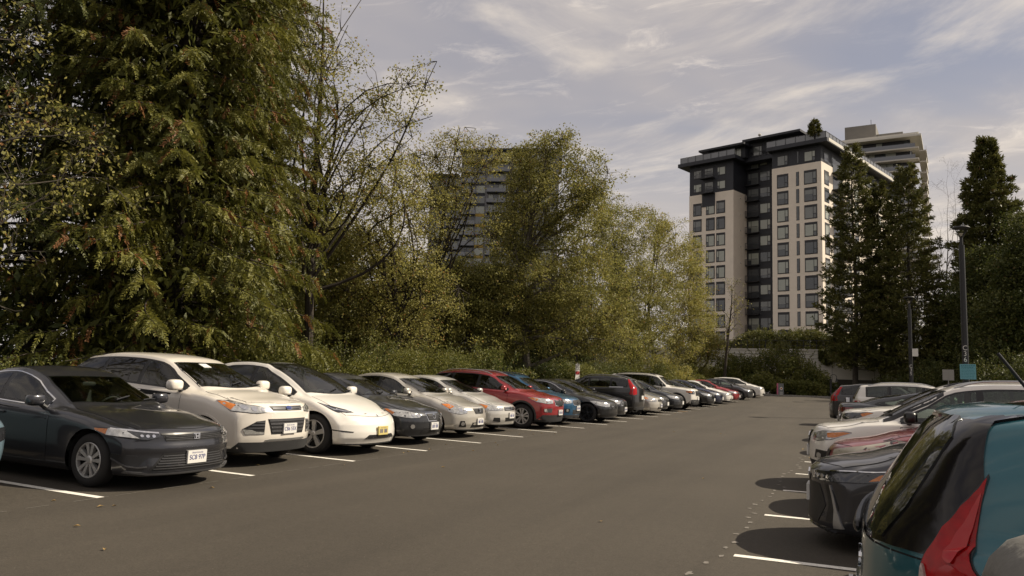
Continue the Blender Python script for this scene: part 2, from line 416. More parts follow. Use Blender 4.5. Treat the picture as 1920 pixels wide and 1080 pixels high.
def build_tower():
    A = R(71); C = (-5.14, 134.29); F = frame_fn(C, A); FL = 2.96; Z0 = 11.0
    bt = empty('apartment_tower', (C[0], C[1], 2.0), 0, 'white and charcoal apartment tower with square windows and overhanging flat roof', 'building')
    inv = Matrix.Translation(Vector((-C[0], -C[1], -2.0)))
    def fin(mb, name, mm, parent=None):
        o = mb.build(name, mm); o.data.transform(inv)
        o.parent = parent or bt; return o
    def loc(q): return q
    fr = F
    W = 24.6; D = 40.0; BAY = 15.7; RIGHT = 8.5; REC = 5.2
    # --- main volumes
    b = MB()
    b.box(0, 0, 2, RIGHT, D, 38.75, fr)                    # white right part
    b.box(BAY, 0.0, 2, W, 14, 36.15, fr)                   # white bay on the left
    fin(b, 'wall', M_BEIGE)
    b = MB()
    b.box(RIGHT, REC, 2, BAY, D, 41.6, fr)                 # recess
    b.box(0.06, 0.06, 38.75, RIGHT - .02, D, 41.6, fr)     # dark upper storey, right
    b.box(BAY + .04, 0.06, 36.15, W - .04, 14, 41.6, fr)   # two dark storeys on the bay
    b.box(19.3, -0.1, 33.7, 21.9, 0.3, 36.15, fr)
    fin(b, 'dark_wall', M_DARK)
    # --- roof overhangs
    b = MB()
    b.box(-1.5, -1.3, 41.6, RIGHT + .4, D + 1, 42.25, fr); b.box(RIGHT + .4, REC - 2.4, 41.62, BAY - 1.0, D + 1, 42.2, fr); b.box(BAY - 1.0, -1.3, 41.6, W + 1.7, 16, 42.25, fr)
    fin(b, 'roof_overhang', M_DARK)
    b = MB(); b.box(-1.55, -0.6, 41.75, -1.5, D + .8, 42.3, fr); fin(b, 'roof_edge', M_ROOFW)
    # --- roof terrace glass rail
    b = MB()
    def rail(p, q):
        (s0, n0), (s1, n1) = p, q
        b.cur = 1; b.add([fr(s0, n0, 42.25), fr(s1, n1, 42.25), fr(s1, n1, 43.3), fr(s0, n0, 43.3)], [(0, 1, 2, 3)])
        b.cur = 0; L_ = math.hypot(s1 - s0, n1 - n0); k = max(1, int(L_ / 1.5))
        for i in range(k + 1):
            s, n = s0 + (s1 - s0) * i / k, n0 + (n1 - n0) * i / k
            b.box(s - .04, n - .04, 42.25, s + .04, n + .04, 43.4, fr)
        if abs(s1 - s0) > abs(n1 - n0): b.box(min(s0, s1), n0 - .03, 43.32, max(s0, s1), n0 + .03, 43.4, fr)
        else: b.box(s0 - .03, min(n0, n1), 43.32, s0 + .03, max(n0, n1), 43.4, fr)
    rail((-1.2, -1), (9, -1)); rail((-1.2, -1), (-1.2, D)); rail((14.9, -1), (W + 1.3, -1)); rail((W + 1.3, -1), (W + 1.3, 12)); rail((9, 3), (14.9, 3))
    fin(b, 'roof_railing', [M_DARK2, M_RAILG])
    # --- penthouse
    b = MB()
    b.box(14.2, 1.6, 42.25, 21.5, 12, 44.2, fr); b.box(5.2, 3.0, 42.25, 14.2, 16, 45.0, fr); b.box(2.2, 6, 42.25, 5.2, 16, 46.2, fr)
    fin(b, 'penthouse', M_DARK)
    b = MB()
    b.box(13.6, -0.2, 44.2, 22.6, 13, 44.55, fr); b.box(4.0, 1.2, 45.0, 14.6, 17, 45.4, fr)
    fin(b, 'penthouse_roof', M_DARK)
    b = MB(); b.tube([Vector(fr(12.6, 4, 45.3)), Vector(fr(12.6, 4, 46.6))], .05, 6); b.ellipsoid(fr(12.6, 4, 46.7), (.3, .3, .25), 8, 6)
    fin(b, 'roof_vent', M_ROOFW)
    # --- windows
    def win(name, s, n, z, w, h, pattern, depth=0.28, side=False, wall_gap=0.0):
        """dark recess-like frame standing 4 cm proud, panes and mullions"""
        g = (lambda a, d, zz: fr(a, d, zz)) if not side else (lambda a, d, zz: fr(d, a, zz))
        f = MB(); p = MB(); t = .15 if pattern != 'slit' else .08
        f.box(s, n - .04, z, s + w, n + .05, z + h, g)
        fo = fin(f, name, M_DARK2)
        head = 0.42 if pattern != 'slit' else 0.1
        k = RB.random()
        pm = M_BLIND if k < .42 else M_BLIND2 if k < .78 else M_PANE
        if pattern == 'slit':
            p.box(s + t, n - .07, z + t, s + w - t, n - .045, z + h - t, g); fin(p, 'pane', M_PANE, fo); return
        L_, R_ = (s, s + w) if pattern == 'small_right' else (s, s + w)
        # large pane and a narrow casement with two lights; s runs to the LEFT in the picture
        cw = .30 * w
        if pattern == 'casement_right': big = (s + cw + .05, s + w - t); sm = (s + t, s + cw - .05)
        else: big = (s + t, s + w - cw - .05); sm = (s + w - cw + .05, s + w - t)
        p.cur = 0
        if k > .55 and k < .8:
            zc = z + t + (h - head - t) * RB.uniform(.3, .6)
            p.cur = 1; p.box(big[0], n - .07, z + t, big[1], n - .045, zc - .01, g); p.cur = 0
            p.box(big[0], n - .07, zc + .01, big[1], n - .045, z + h - head, g)
        else: p.box(big[0], n - .07, z + t, big[1], n - .045, z + h - head, g)
        zm = z + t + (h - head) * .34
        p.box(sm[0], n - .07, zm + .07, sm[1], n - .045, z + h - head, g); p.cur = 1
        p.box(sm[0], n - .07, z + t, sm[1], n - .045, zm - .05, g)
        fin(p, 'pane', [pm, M_PANE], fo)
    for k in range(-2, 9):
        z = Z0 + .45 + FL * k
        win('window', 0.75, 0, z, 2.15, 2.4, 'casement_right')
        win('slit_window', 3.75, 0, z, .5, 2.4, 'slit')
        win('window', 5.6, 0, z, 2.0, 2.4, 'casement_right')
        win('side_window', 1.2, 0, z, 2.0, 2.4, 'casement_left', side=True)
        if k < 8:
            for s in (16.7 + .6, 19.35, 22.0): win('window', s, 0, z, 1.75, 2.35, 'casement_left')
        for n_ in (11, 15, 21, 27, 33): win('side_window', n_, 0, z, 2.0, 2.4, 'casement_left', side=True)
    for z in (36.6, 39.2):
        for s in (17.2, 22.0): win('window', s, .06, z, 1.75, 1.9, 'casement_left')
        win('balcony_door', 19.6, .06, z - .3, 1.9, 2.3, 'casement_left')
    for s in (0.9, 5.6): win('window', s, .06, 39.0, 2.0, 2.1, 'casement_right')
    win('slit_window', 3.75, .06, 39.0, .35, 2.1, 'slit')
    for n_ in (1.2, 4.5, 11, 15, 21, 27): win('side_window', n_, .06, 39.0, 2.0, 2.1, 'casement_left', side=True)
    # recess: paired glazing and juliet balconies on every storey
    for k in range(-2, 11):
        z = Z0 + .1 + FL * k
        win('recess_window', 11.1, REC, z + .5, 2.1, 2.2, 'casement_right')
        win('recess_window', 13.3, REC, z + .1, 2.2, 2.6, 'casement_left')
        b = MB(); b.box(13.2, REC - 1.0, z - .08, 15.6, REC - .05, z + .04, fr)
        for s in np.linspace(13.25, 15.55, 13): b.box(s - .02, REC - 1.0, z + .04, s + .02, REC - .96, z + 1.05, fr)
        b.box(13.2, REC - 1.02, z + 1.05, 15.6, REC - .94, z + 1.11, fr)
        fin(b, 'balcony', M_DARK2)
    for z in (36.1, 38.9):
        b = MB(); b.box(19.3, -1.2, z - .1, 21.9, -.06, z + .05, fr)
        for s in np.linspace(19.35, 21.85, 12): b.box(s - .025, -1.2, z + .05, s + .025, -1.15, z + 1.0, fr)
        b.box(19.3, -1.22, z + 1.0, 21.9, -1.13, z + 1.08, fr)
        fin(b, 'balcony', M_DARK2)
    for k in range(-2, 10):                                # right face: dark balcony strip
        z = Z0 + .1 + FL * k
        b = MB(); b.box(-1.3, 4.6, z - .1, -.02, 9.8, z + .08, fr); b.box(-1.3, 4.6, z + .08, -1.24, 9.8, z + 1.1, fr)
        fin(b, 'side_balcony', M_DARK2)
        b = MB(); b.box(-.05, 5.0, z + .15, -.01, 9.4, z + 2.5, fr); fin(b, 'balcony_glazing', M_PANE)
    for s in (6.2, 8.9, 11.6):
        win('penthouse_window', s, 3.0, 42.5, 1.8, 2.1, 'casement_right')
    b = MB()
    for i in range(6): b.box(15.0 + i * 1.0, 1.5, 42.5, 15.85 + i * 1.0, 1.58, 43.95, fr)
    fin(b, 'penthouse_glazing', M_BLIND)
    b = MB()
    for z in np.arange(5.5, 36, FL): b.ellipsoid(fr(BAY - .05, 2.6, z), (.14, .14, .14), 8, 6)
    fin(b, 'wall_light', M_SLAB)
build_tower()

def build_grey_tower():
    """tall grey tower behind, broad pale slabs, glass balcony fronts"""
    yb = 225.0
    pl = at(1557, 300, Y=yb); pr = at(1716, 300, Y=yb)
    C = (pr[0], pr[1]); ang = R(84)
    F = frame_fn(C, ang); W = math.hypot(pl[0] - pr[0], pl[1] - pr[1]) + 1.5
    bt = empty('balcony_tower', (C[0], C[1], 2.0), 0, 'grey tower with wide pale balcony slabs rising behind the dark pines', 'building')
    inv = Matrix.Translation(Vector((-C[0], -C[1], -2.0)))
    def fin(mb, name, mm, parent=None):
        o = mb.build(name, mm); o.data.transform(inv); o.parent = parent or bt; return o
    zt = at(1716, 254, Y=yb)[2]; FL = 3.0
    b = MB(); b.box(1.2, 1.8, 2, W, 26, zt - .4, F); fin(b, 'wall', M_DARK)
    b = MB(); b.box(-1.6, -1.2, zt - .45, W + 1, 27, zt + .1, F); b.box(-1.0, -.6, zt + .1, W + .5, 26.4, zt + .75, F); fin(b, 'roof', M_ROOFW)
    b = MB(); b.box(W * .44, 6, zt + .75, W * .8, 18, zt + 6.4, F); fin(b, 'lift_housing', M_GREYC)
    b = MB(); b.box(W * .8, 7, zt + .75, W + .3, 20, zt + 3.0, F); b.box(W * .14, 7, zt + .75, W * .44, 18, zt + 3.6, F); fin(b, 'roof_plant', M_GREYC)
    b = MB(); b.tube([F(W * .5, 8, zt + 6.4), F(W * .5, 8, zt + 8.4)], .07, 6); fin(b, 'aerial', M_DARK2)
    z = zt - .5 - FL; k = 0
    while z > 20:
        b = MB(); b.box(-.9 - .0 * k, -.9, z - .12, W + .3, 1.8, z + .22, F); b.box(-2.6, 3.0, z - .12, -.9, 16, z + .22, F); fin(b, 'balcony_slab', M_SLAB)
        b = MB(); b.box(-.1, -.75, z + .22, W, -.7, z + 1.3, F); fin(b, 'balcony_front', M_RAILG)
        b = MB(); b.box(-2.55, 3.1, z + .22, -2.5, 16, z + 1.3, F); fin(b, 'side_balcony_front', M_ROOFW if k else M_RAILG)
        b = MB(); s = 1.5
        while s < W - 2:
            w = RB.choice((1.3, 1.6, 2.6)); b.cur = RB.choice((0, 0, 1, 2)); b.box(s, 1.72, z + .3, s + w - .15, 1.79, z + FL - .2, F); s += w
        fin(b, 'glazing', [M_BLIND, M_PANE, M_DARK2])
        z -= FL; k += 1
build_grey_tower()

def build_taupe_tower():
    """tower behind the thin trees: taupe piers, dark balconies, stepped roof"""
    yb = 200.0
    pl = at(832, 420, Y=yb); pr = at(1046, 420, Y=yb)
    C = (pr[0], pr[1]); d = Vector((pl[0] - pr[0], pl[1] - pr[1])); ang = R(111)
    F = frame_fn(C, ang); u = Vector((-math.sin(ang), math.cos(ang)))
    W = d.length
    bt = empty('stepped_tower', (C[0], C[1], 2.0), 0, 'taupe and glass tower with stepped roof seen through the thin alder crowns', 'building')
    inv = Matrix.Translation(Vector((-C[0], -C[1], -2.0)))
    def fin(mb, name, mm, parent=None):
        o = mb.build(name, mm); o.data.transform(inv); o.parent = parent or bt; return o
    z1 = at(990, 303, Y=yb + 8)[2]; z2 = at(880, 326, Y=yb + 14)[2]; z3 = at(850, 372, Y=yb + 16)[2]
    s1, s2, s3 = W * .56, W * .76, W
    b = MB(); b.box(0, 0, 2, s1, 22, z1 - .6, F); b.box(s1, .4, 2, s2, 22, z2 - .6, F); b.box(s2, .8, 2, s3, 22, z3 - .6, F); fin(b, 'wall', M_BROWN)
    b = MB(); b.box(-.8, -1.2, z1 - .6, s1 + .6, 23, z1, F); b.box(s1 + .6, -.8, z2 - .6, s2 + .6, 23, z2, F); b.box(s2 + .6, -.4, z3 - .6, s3 + .8, 23, z3, F); fin(b, 'roof', M_DARK)
    FL = 3.0; bays = [(a * W / 36, b_ * W / 36, z, k) for a, b_, z, k in ((1, 4.5, z1, 0), (5.5, 7.0, z1, 0), (8.0, 12.5, z1, 1), (14, 19.5, z1, 1), (20.5, 23, z2, 0), (23.4, 26.8, z2, 1), (27.6, 31, z3, 1), (31.5, 35.6, z3, 0))]
    for bi, (a, c, zt, bal) in enumerate(bays):
        z = zt - .8 - FL; n0 = 0 if a < s1 else .4 if a < s2 else .8
        while z > 16:
            b = MB(); k = max(1, int((c - a) / 1.3)); w = (c - a) / k
            for i in range(k):
                b.cur = RB.choice((0, 0, 1, 2)); b.box(a + i * w + .06, n0 - .06, z + .5 * (1 - bal), a + (i + 1) * w - .06, n0 - .02, z + FL - .45, F)
            fin(b, 'window', [M_BLIND, M_BLIND2, M_PANE]) if not bal else fin(b, 'balcony_glazing', [M_BLIND, M_BLIND2, M_PANE])
            if bal:
                b = MB(); b.cur = 0; b.box(a - .4, n0 - 1.7, z - .15, c + .4, n0 - .07, z + .05, F); b.cur = 1
                b.box(a - .4, n0 - 1.7, z + .05, c + .4, n0 - 1.64, z + 1.1, F); fin(b, 'balcony', [M_DARK, M_RAILG])
            elif bi in (1, 4):
                b = MB(); b.box(a, n0 - .05, z - .4, c, n0 - .01, z + .45, F); fin(b, 'spandrel', M_YEL if RB.random() < .2 else M_DARK)
            z -= FL
build_taupe_tower()

# ------------------------------------------------------------------ retaining wall and terrace
def build_terrace():
    Yw = 92.0
    M_WALL = mat('wall_concrete', (0.56, 0.53, 0.48), 0.9, var=0.10, vscale=0.5, bump=0.1)
    xl, xr = at(1330, 700, Y=Yw)[0] - 14, at(1700, 700, Y=Yw)[0] + 6
    zt = at(1480, 657, Y=Yw)[2]
    w = empty('retaining_wall', ((xl + xr) / 2, Yw, 0), 0, 'long pale concrete retaining wall behind the shrubs at the lot end', 'wall')
    ox = (xl + xr) / 2
    gx0, gx1, gzt = at(1570, 727, Y=Yw)[0], at(1696, 727, Y=Yw)[0], at(1600, 712, Y=Yw)[2]
    b = MB(); b.box(xl - ox, 0, -.5, gx0 - ox, .4, zt); b.box(gx0 - ox, 0, gzt, gx1 - ox, .4, zt); b.box(gx1 - ox, 0, -.5, xr - ox, .4, zt)
    b.build('concrete', M_WALL, w)
    b = MB(); b.box(xl - ox, -.08, zt, xr - ox, .5, zt + .16); b.build('coping', M_WALL, w)
    b = MB()
    for x in np.arange(xl - ox + 2, xr - ox, 4.2): b.box(x, -.006, 0, x + .03, .0, zt - .9)
    for z in (zt - .9, zt - .45): b.box(xl - ox, -.006, z, xr - ox, 0, z + .03)
    b.build('panel_joint', M_DARK2, w)
    b = MB(); b.box(gx0 - ox, 2.5, -.5, gx1 - ox, 2.6, gzt + .3); b.build('garage_shade_sheet', mat('garage_painted_shade', (0.01, 0.01, 0.01), 0.9), w)  # black sheet paints in the shade deep inside the garage
    b = MB(); n = 60
    for i in range(n + 1):
        x = xl - ox + (xr - xl) * i / n; b.box(x - .03, .15, zt + .16, x + .03, .2, zt + 1.1)
    b.box(xl - ox, .15, zt + 1.1, xr - ox, .2, zt + 1.16); b.box(xl - ox, .15, zt + .55, xr - ox, .2, zt + .59)
    b.build('fence', M_DARK2, w)
    # earth the wall holds back
    tb = MB(); tb.box(xl - 10, Yw + 2.8, -1, xr + 30, 260, zt - .3); tag(tb.build('terrace', M_SOIL), kind='structure')
    return Yw, zt
WALL_Y, WALL_Z = build_terrace()
# ------------------------------------------------------------------ trees and shrubs
def gb(p):  # drop a point to the ground
    return (p[0], p[1], gz(p[0], p[1]) - .12)

def quad_mesh(name, V, tint, mm):
    """V: (n,4,3) leaf quads, one tint value per leaf"""
    n = len(V); me = bpy.data.meshes.new(name)
    me.vertices.add(n * 4); me.vertices.foreach_set('co', np.ascontiguousarray(V, dtype=np.float32).ravel())
    me.loops.add(n * 4); me.loops.foreach_set('vertex_index', np.arange(n * 4, dtype=np.int32))
    me.polygons.add(n); me.polygons.foreach_set('loop_start', np.arange(0, n * 4, 4, dtype=np.int32))
    a = me.attributes.new('tint', 'FLOAT', 'FACE'); a.data.foreach_set('value', np.asarray(tint, dtype=np.float32))
    me.materials.append(mm); me.update(calc_edges=True)
    return me

def unit(v): return v / (np.linalg.norm(v, axis=-1, keepdims=True) + 1e-9)

def leaves(P, D, rng, length, width, droop=0.0):
    """diamond leaves at points P pointing along D"""
    n = len(P)
    D = unit(D + np.array([0, 0, -droop]))
    S = unit(np.cross(D, rng.normal(size=(n, 3)))); Nn = np.cross(D, S)
    l = length * rng.uniform(.65, 1.25, (n, 1)); w = width * rng.uniform(.7, 1.2, (n, 1))
    curl = rng.uniform(-.12, .12, (n, 1)) * l
    V = np.stack([P, P + D * l * .5 + S * w * .5 + Nn * curl, P + D * l, P + D * l * .5 - S * w * .5 + Nn * curl], 1)
    return V

class Skel:
    """branch skeleton grown recursively; keeps polylines for bark and twig points for leaves"""
    def __init__(s, seed): s.rng = np.random.default_rng(seed); s.lines = []; s.tips = []
    def grow(s, p, d, L, r, lev, spec):
        rng = s.rng; sp = spec[lev]; n = sp.get('seg', 6); pts = [p]; rad = [r]; dirs = []
        d = unit(d)
        for i in range(n):
            d = unit(d + rng.normal(size=3) * sp.get('wob', .12) + np.array([0, 0, sp.get('up', 0.0)]))
            p = p + d * L / n; pts.append(p); dirs.append(d); rad.append(max(r * (1 - (i + 1) / n * sp.get('taper', .8)), .004))
        s.lines.append((pts, rad, lev))
        if lev + 1 >= len(spec):
            s.tips.append((np.array(pts), np.array(dirs))); return
        k = sp['kids']; k = rng.integers(k[0], k[1] + 1)
        nx = spec[lev + 1]
        for j in range(k):
            t = sp.get('from', .3) + (1 - sp.get('from', .3)) * (j + rng.uniform(0, 1)) / k
            t = min(t, .999); f = t * n; i = int(f); q = pts[i] + (pts[i + 1] - pts[i]) * (f - i)
            ax = unit(np.cross(dirs[i], rng.normal(size=3))); a = R(rng.uniform(*sp['ang']))
            nd = dirs[i] * math.cos(a) + ax * math.sin(a)
            if lev == 0 and 'bias' in sp: nd = nd + np.array(sp['bias']) * rng.uniform(.3, 1)
            ln = L * rng.uniform(*sp['len']) * (1 - sp.get('cone', .35) * t)
            s.grow(q, nd, ln, max(rad[i] * sp.get('rk', .55), .006), lev + 1, spec)
    def bark(s, name, mm, parent, maxlev=9, minr=0.0):
        b = MB()
        for pts, rad, lev in s.lines:
            if lev > maxlev: continue
            b.tube(pts, rad, 8 if lev == 0 else 5 if lev == 1 else 3, cap=False)
        return b.build(name, mm, parent, smooth=True)
    def leaf_points(s, per, spread):
        P = []; D = []
        for pts, dirs in s.tips:
            k = s.rng.poisson(per); n = len(dirs)
            if k == 0: continue
            f = s.rng.uniform(.1, 1, k) * n; i = np.minimum(f.astype(int), n - 1)
            q = pts[i] + (pts[i + 1] - pts[i]) * (f - i)[:, None] + s.rng.normal(size=(k, 3)) * spread
            P.append(q); D.append(dirs[i] * .5 + s.rng.normal(size=(k, 3)) * .7)
        return np.concatenate(P), np.concatenate(D)

M_BARK = mat('alder_bark', (0.060, 0.050, 0.038), 0.95, var=0.5, vscale=3, bump=0.5, bscale=20)
M_BARKP = mat('pale_bark', (0.13, 0.115, 0.09), 0.95, var=0.4, vscale=3, bump=0.5, bscale=20)
M_BARKD = mat('dark_bark', (0.035, 0.027, 0.02), 0.95, var=0.4, vscale=3, bump=0.5, bscale=20)
LF_OLIVE = leaf_mat('olive_leaf', (0.120, 0.125, 0.030), (0.36, 0.33, 0.095), (0.34, 0.21, 0.06), 0.45)
LF_YEL = leaf_mat('yellow_green_leaf', (0.160, 0.158, 0.036), (0.42, 0.375, 0.11), (0.36, 0.18, 0.06), 0.42)
LF_SHRUB = leaf_mat('shrub_leaf', (0.055, 0.068, 0.013), (0.20, 0.195, 0.042), (0.26, 0.19, 0.06), 0.36)
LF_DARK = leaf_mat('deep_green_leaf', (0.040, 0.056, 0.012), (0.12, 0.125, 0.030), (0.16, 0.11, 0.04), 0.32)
LF_MID = leaf_mat('bramble_leaf', (0.070, 0.090, 0.020), (0.21, 0.205, 0.052), (0.30, 0.23, 0.09), 0.38)
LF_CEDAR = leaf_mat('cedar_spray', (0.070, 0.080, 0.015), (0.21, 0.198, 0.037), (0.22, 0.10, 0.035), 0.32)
LF_CEDARD = leaf_mat('shaded_cedar_spray', (0.045, 0.06, 0.014), (0.12, 0.125, 0.030), (0.18, 0.08, 0.03), 0.28)  # darker copy of the cedar colour, with shade put into it
LF_PINE = leaf_mat('pine_needles', (0.062, 0.074, 0.018), (0.17, 0.160, 0.044), (0.16, 0.09, 0.04), 0.22)
LF_HEDGE = leaf_mat('hedge_leaf', (0.060, 0.075, 0.018), (0.18, 0.17, 0.045), None, 0.32)

def broadleaf(name, label, base, H, seed, lf, trunk_r=.16, lean=(0, 0), spec=None, per=9, ll=.095, spread=.12, group=None, bark=None, dead=.03, droop=.25, cat='tree', bias=None):
    t = empty(name, base, 0, label, cat, group)
    sk = Skel(seed)
    spec = spec or [
        dict(seg=9, wob=.05, up=.02, taper=.82, kids=(20, 24), ang=(35, 70), len=(.34, .50), cone=.45, **{'from': .16}, rk=.42),
        dict(seg=7, wob=.16, up=.04, taper=.85, kids=(8, 10), ang=(30, 62), len=(.32, .5), cone=.3, **{'from': .18}, rk=.5),
        dict(seg=5, wob=.2, up=-.02, taper=.85, kids=(6, 8), ang=(30, 65), len=(.35, .55), cone=.2, **{'from': .15}, rk=.55),
        dict(seg=4, wob=.25, up=-.04, taper=.7)]
    if bias is not None: spec[0]['bias'] = bias
    sk.grow(np.array([0, 0, -.1]), np.array([lean[0], lean[1], 1.0]), H, trunk_r, 0, spec)
    sk.bark('trunk', bark or M_BARK, t)
    P, D = sk.leaf_points(per, spread)
    ok = P[:, 2] > .15; P, D = P[ok], D[ok]
    V = leaves(P, D, sk.rng, ll, ll * .62, droop)
    clump = np.sin(P[:, 0] * 1.7 + seed) * np.sin(P[:, 1] * 1.9) * np.sin(P[:, 2] * 1.6 + 1) * .35
    tint = np.clip(sk.rng.uniform(0, 1, len(P)) * .8 + .1 + clump, 0, 1)
    tint[sk.rng.uniform(size=len(P)) < dead] = 2
    link('crown', quad_mesh('crown', V, tint, lf), t)
    return t

def crown_tree(name, label, base_px, X=None, Y=None, blobs=(), limbs=(), seed=0, lf=None, clusters=600, per=40, ll=.11, trunk_r=.2, bark=None, cl_r=.42, dead=.02, fork=.35, group=None, twigs=True, bow=.12, nl=4):
    """tree whose limbs run out to leaf clusters filling an uneven crown; blobs and limb ends are (px, py, rx, ry[, depth]) as seen at the tree's own distance"""
    b0 = at(base_px[0], base_px[1], X=X, Y=Y); base = np.array(gb(b0)); d0 = float((b0 - EYE) @ FW); sc = F_PX / d0
    rng = np.random.default_rng(seed); t = empty(name, tuple(base), 0, label, 'tree', group)
    hf = np.array([FW[0], FW[1], 0]); hf /= np.linalg.norm(hf)
    def wp(px, py, dep=0.0):
        q = EYE + (FW + RT * (px - 960) / F_PX + UP * (540 - py) / F_PX) * d0
        return q + hf * dep - base
    lat = np.array([RT[0], RT[1], 0]); lat /= np.linalg.norm(lat)
    B = []
    for bl in blobs:
        px, py, rx, ry = bl[:4]; dep = bl[4] if len(bl) > 4 else 0
        B.append((wp(px, py, dep), rx / sc, ry / sc))
    vol = np.array([rx * rx * ry for _, rx, ry in B]) ** .8 if B else np.array([1.0])
    mb = MB(); paths = []
    def limb(a, e, r0, r1, n=10, w=.1, parent_dir=None):
        a, e = np.array(a), np.array(e); L = np.linalg.norm(e - a); k1, k2 = rng.normal(size=3) * w * L, rng.normal(size=3) * w * L * .5
        up = np.array([0, 0, L * bow])
        pts = [a + (e - a) * u + (k1 + up) * math.sin(math.pi * u) + k2 * math.sin(2 * math.pi * u) for u in np.linspace(0, 1, n + 1)]
        rad = list(r0 + (r1 - r0) * np.linspace(0, 1, n + 1) ** .8); paths.append((np.array(pts), np.array(rad))); return pts, rad
    top = max([b[0] for b in B] + [wp(l[0], l[1]) for l in limbs], key=lambda q: q[2])
    trunk_top = np.array([top[0] * .8, top[1] * .8, top[2]])
    tp, tr = limb((0, 0, -.1), trunk_top, trunk_r, .02, 14, .035); 
    def trunk_at(f):
        k = f * 14; i_ = min(int(k), 13); return tp[i_] + (tp[i_ + 1] - tp[i_]) * (k - i_), tr[i_]
    ends = [(wp(l[0], l[1], l[2] if len(l) > 2 else rng.normal() * 1.0), .9) for l in limbs]
    for c_, rx, ry in B:
        for _ in range(nl):
            o = unit(rng.normal(size=3)) * rng.uniform(.2, .8); ends.append((c_ + lat * o[0] * rx + hf * o[1] * rx + np.array([0, 0, o[2] * ry]), .6))
    for e, wgt in ends:
        f = np.clip(e[2] / max(trunk_top[2], 1) * rng.uniform(.35, .75) * (1 if wgt < .8 else .7), .06, .9); a, r_ = trunk_at(f)
        limb(a, e, max(r_ * ((.5 if nl < 3 else .62) if wgt > .8 else .42), .03), .012, 9, .12 if nl < 3 else .09)
    allp = np.concatenate([p[0][len(p[0]) // 3:] for p in paths[1:]])
    # leaf clusters
    which = rng.choice(len(B), clusters, p=vol / vol.sum()) if B else np.zeros(0, int)
    Cc = []
    for k in which:
        c_, rx, ry = B[k]; o = unit(rng.normal(size=3)) * rng.uniform(.25, 1.08) ** .55
        Cc.append(c_ + lat * o[0] * rx + hf * o[1] * rx * .9 + np.array([0, 0, o[2] * ry]))
    for p_, r_ in paths[1:1 + len(limbs)]:
        for q in range(int(clusters * .04) + 6):
            u = rng.uniform(.3, 1.0); Cc.append(p_[min(int(u * (len(p_) - 1)), len(p_) - 1)] + rng.normal(size=3) * .35)
    Cc = np.array(Cc); Cc = Cc[Cc[:, 2] > .35]
    for p_, r_ in paths: mb.tube(list(map(tuple, p_)), list(r_), 8 if r_[0] > .1 else 5, cap=False)
    if twigs:
        for c_ in Cc:
            dd = ((allp - c_) ** 2).sum(1); i_ = int(np.argmin(dd))
            if dd[i_] > 2.2: continue
            a = allp[i_]; m_ = (a + c_) / 2 + rng.normal(size=3) * .12 + np.array([0, 0, .08])
            mb.tube([tuple(a), tuple(m_), tuple(c_)], [.018, .010, .004], 3, cap=False)
    mb.build('trunk', bark or M_BARK, t, smooth=True)
    n = len(Cc) * per; idx = np.repeat(np.arange(len(Cc)), per)
    size = rng.uniform(.6, 1.35, (len(Cc), 1)) * cl_r
    off = unit(rng.normal(size=(n, 3))) * rng.uniform(0, 1, (n, 1)) ** .6 * size[idx] * np.array([1.15, 1.15, .75])
    P = Cc[idx] + off; D = unit(off) * .4 + rng.normal(size=(n, 3)) * .7 + np.array([0, 0, -.25])
    ok = P[:, 2] > .1; P, D, idx = P[ok], D[ok], idx[ok]
    tc = np.clip(.5 + rng.normal(size=len(Cc)) * .22, 0, 1); T = np.clip(tc[idx] + rng.normal(size=len(P)) * .22, 0, 1); T[rng.uniform(size=len(P)) < dead] = 2
    link('crown', quad_mesh('crown', leaves(P, D, rng, ll, ll * .64), T, lf), t)
    return t

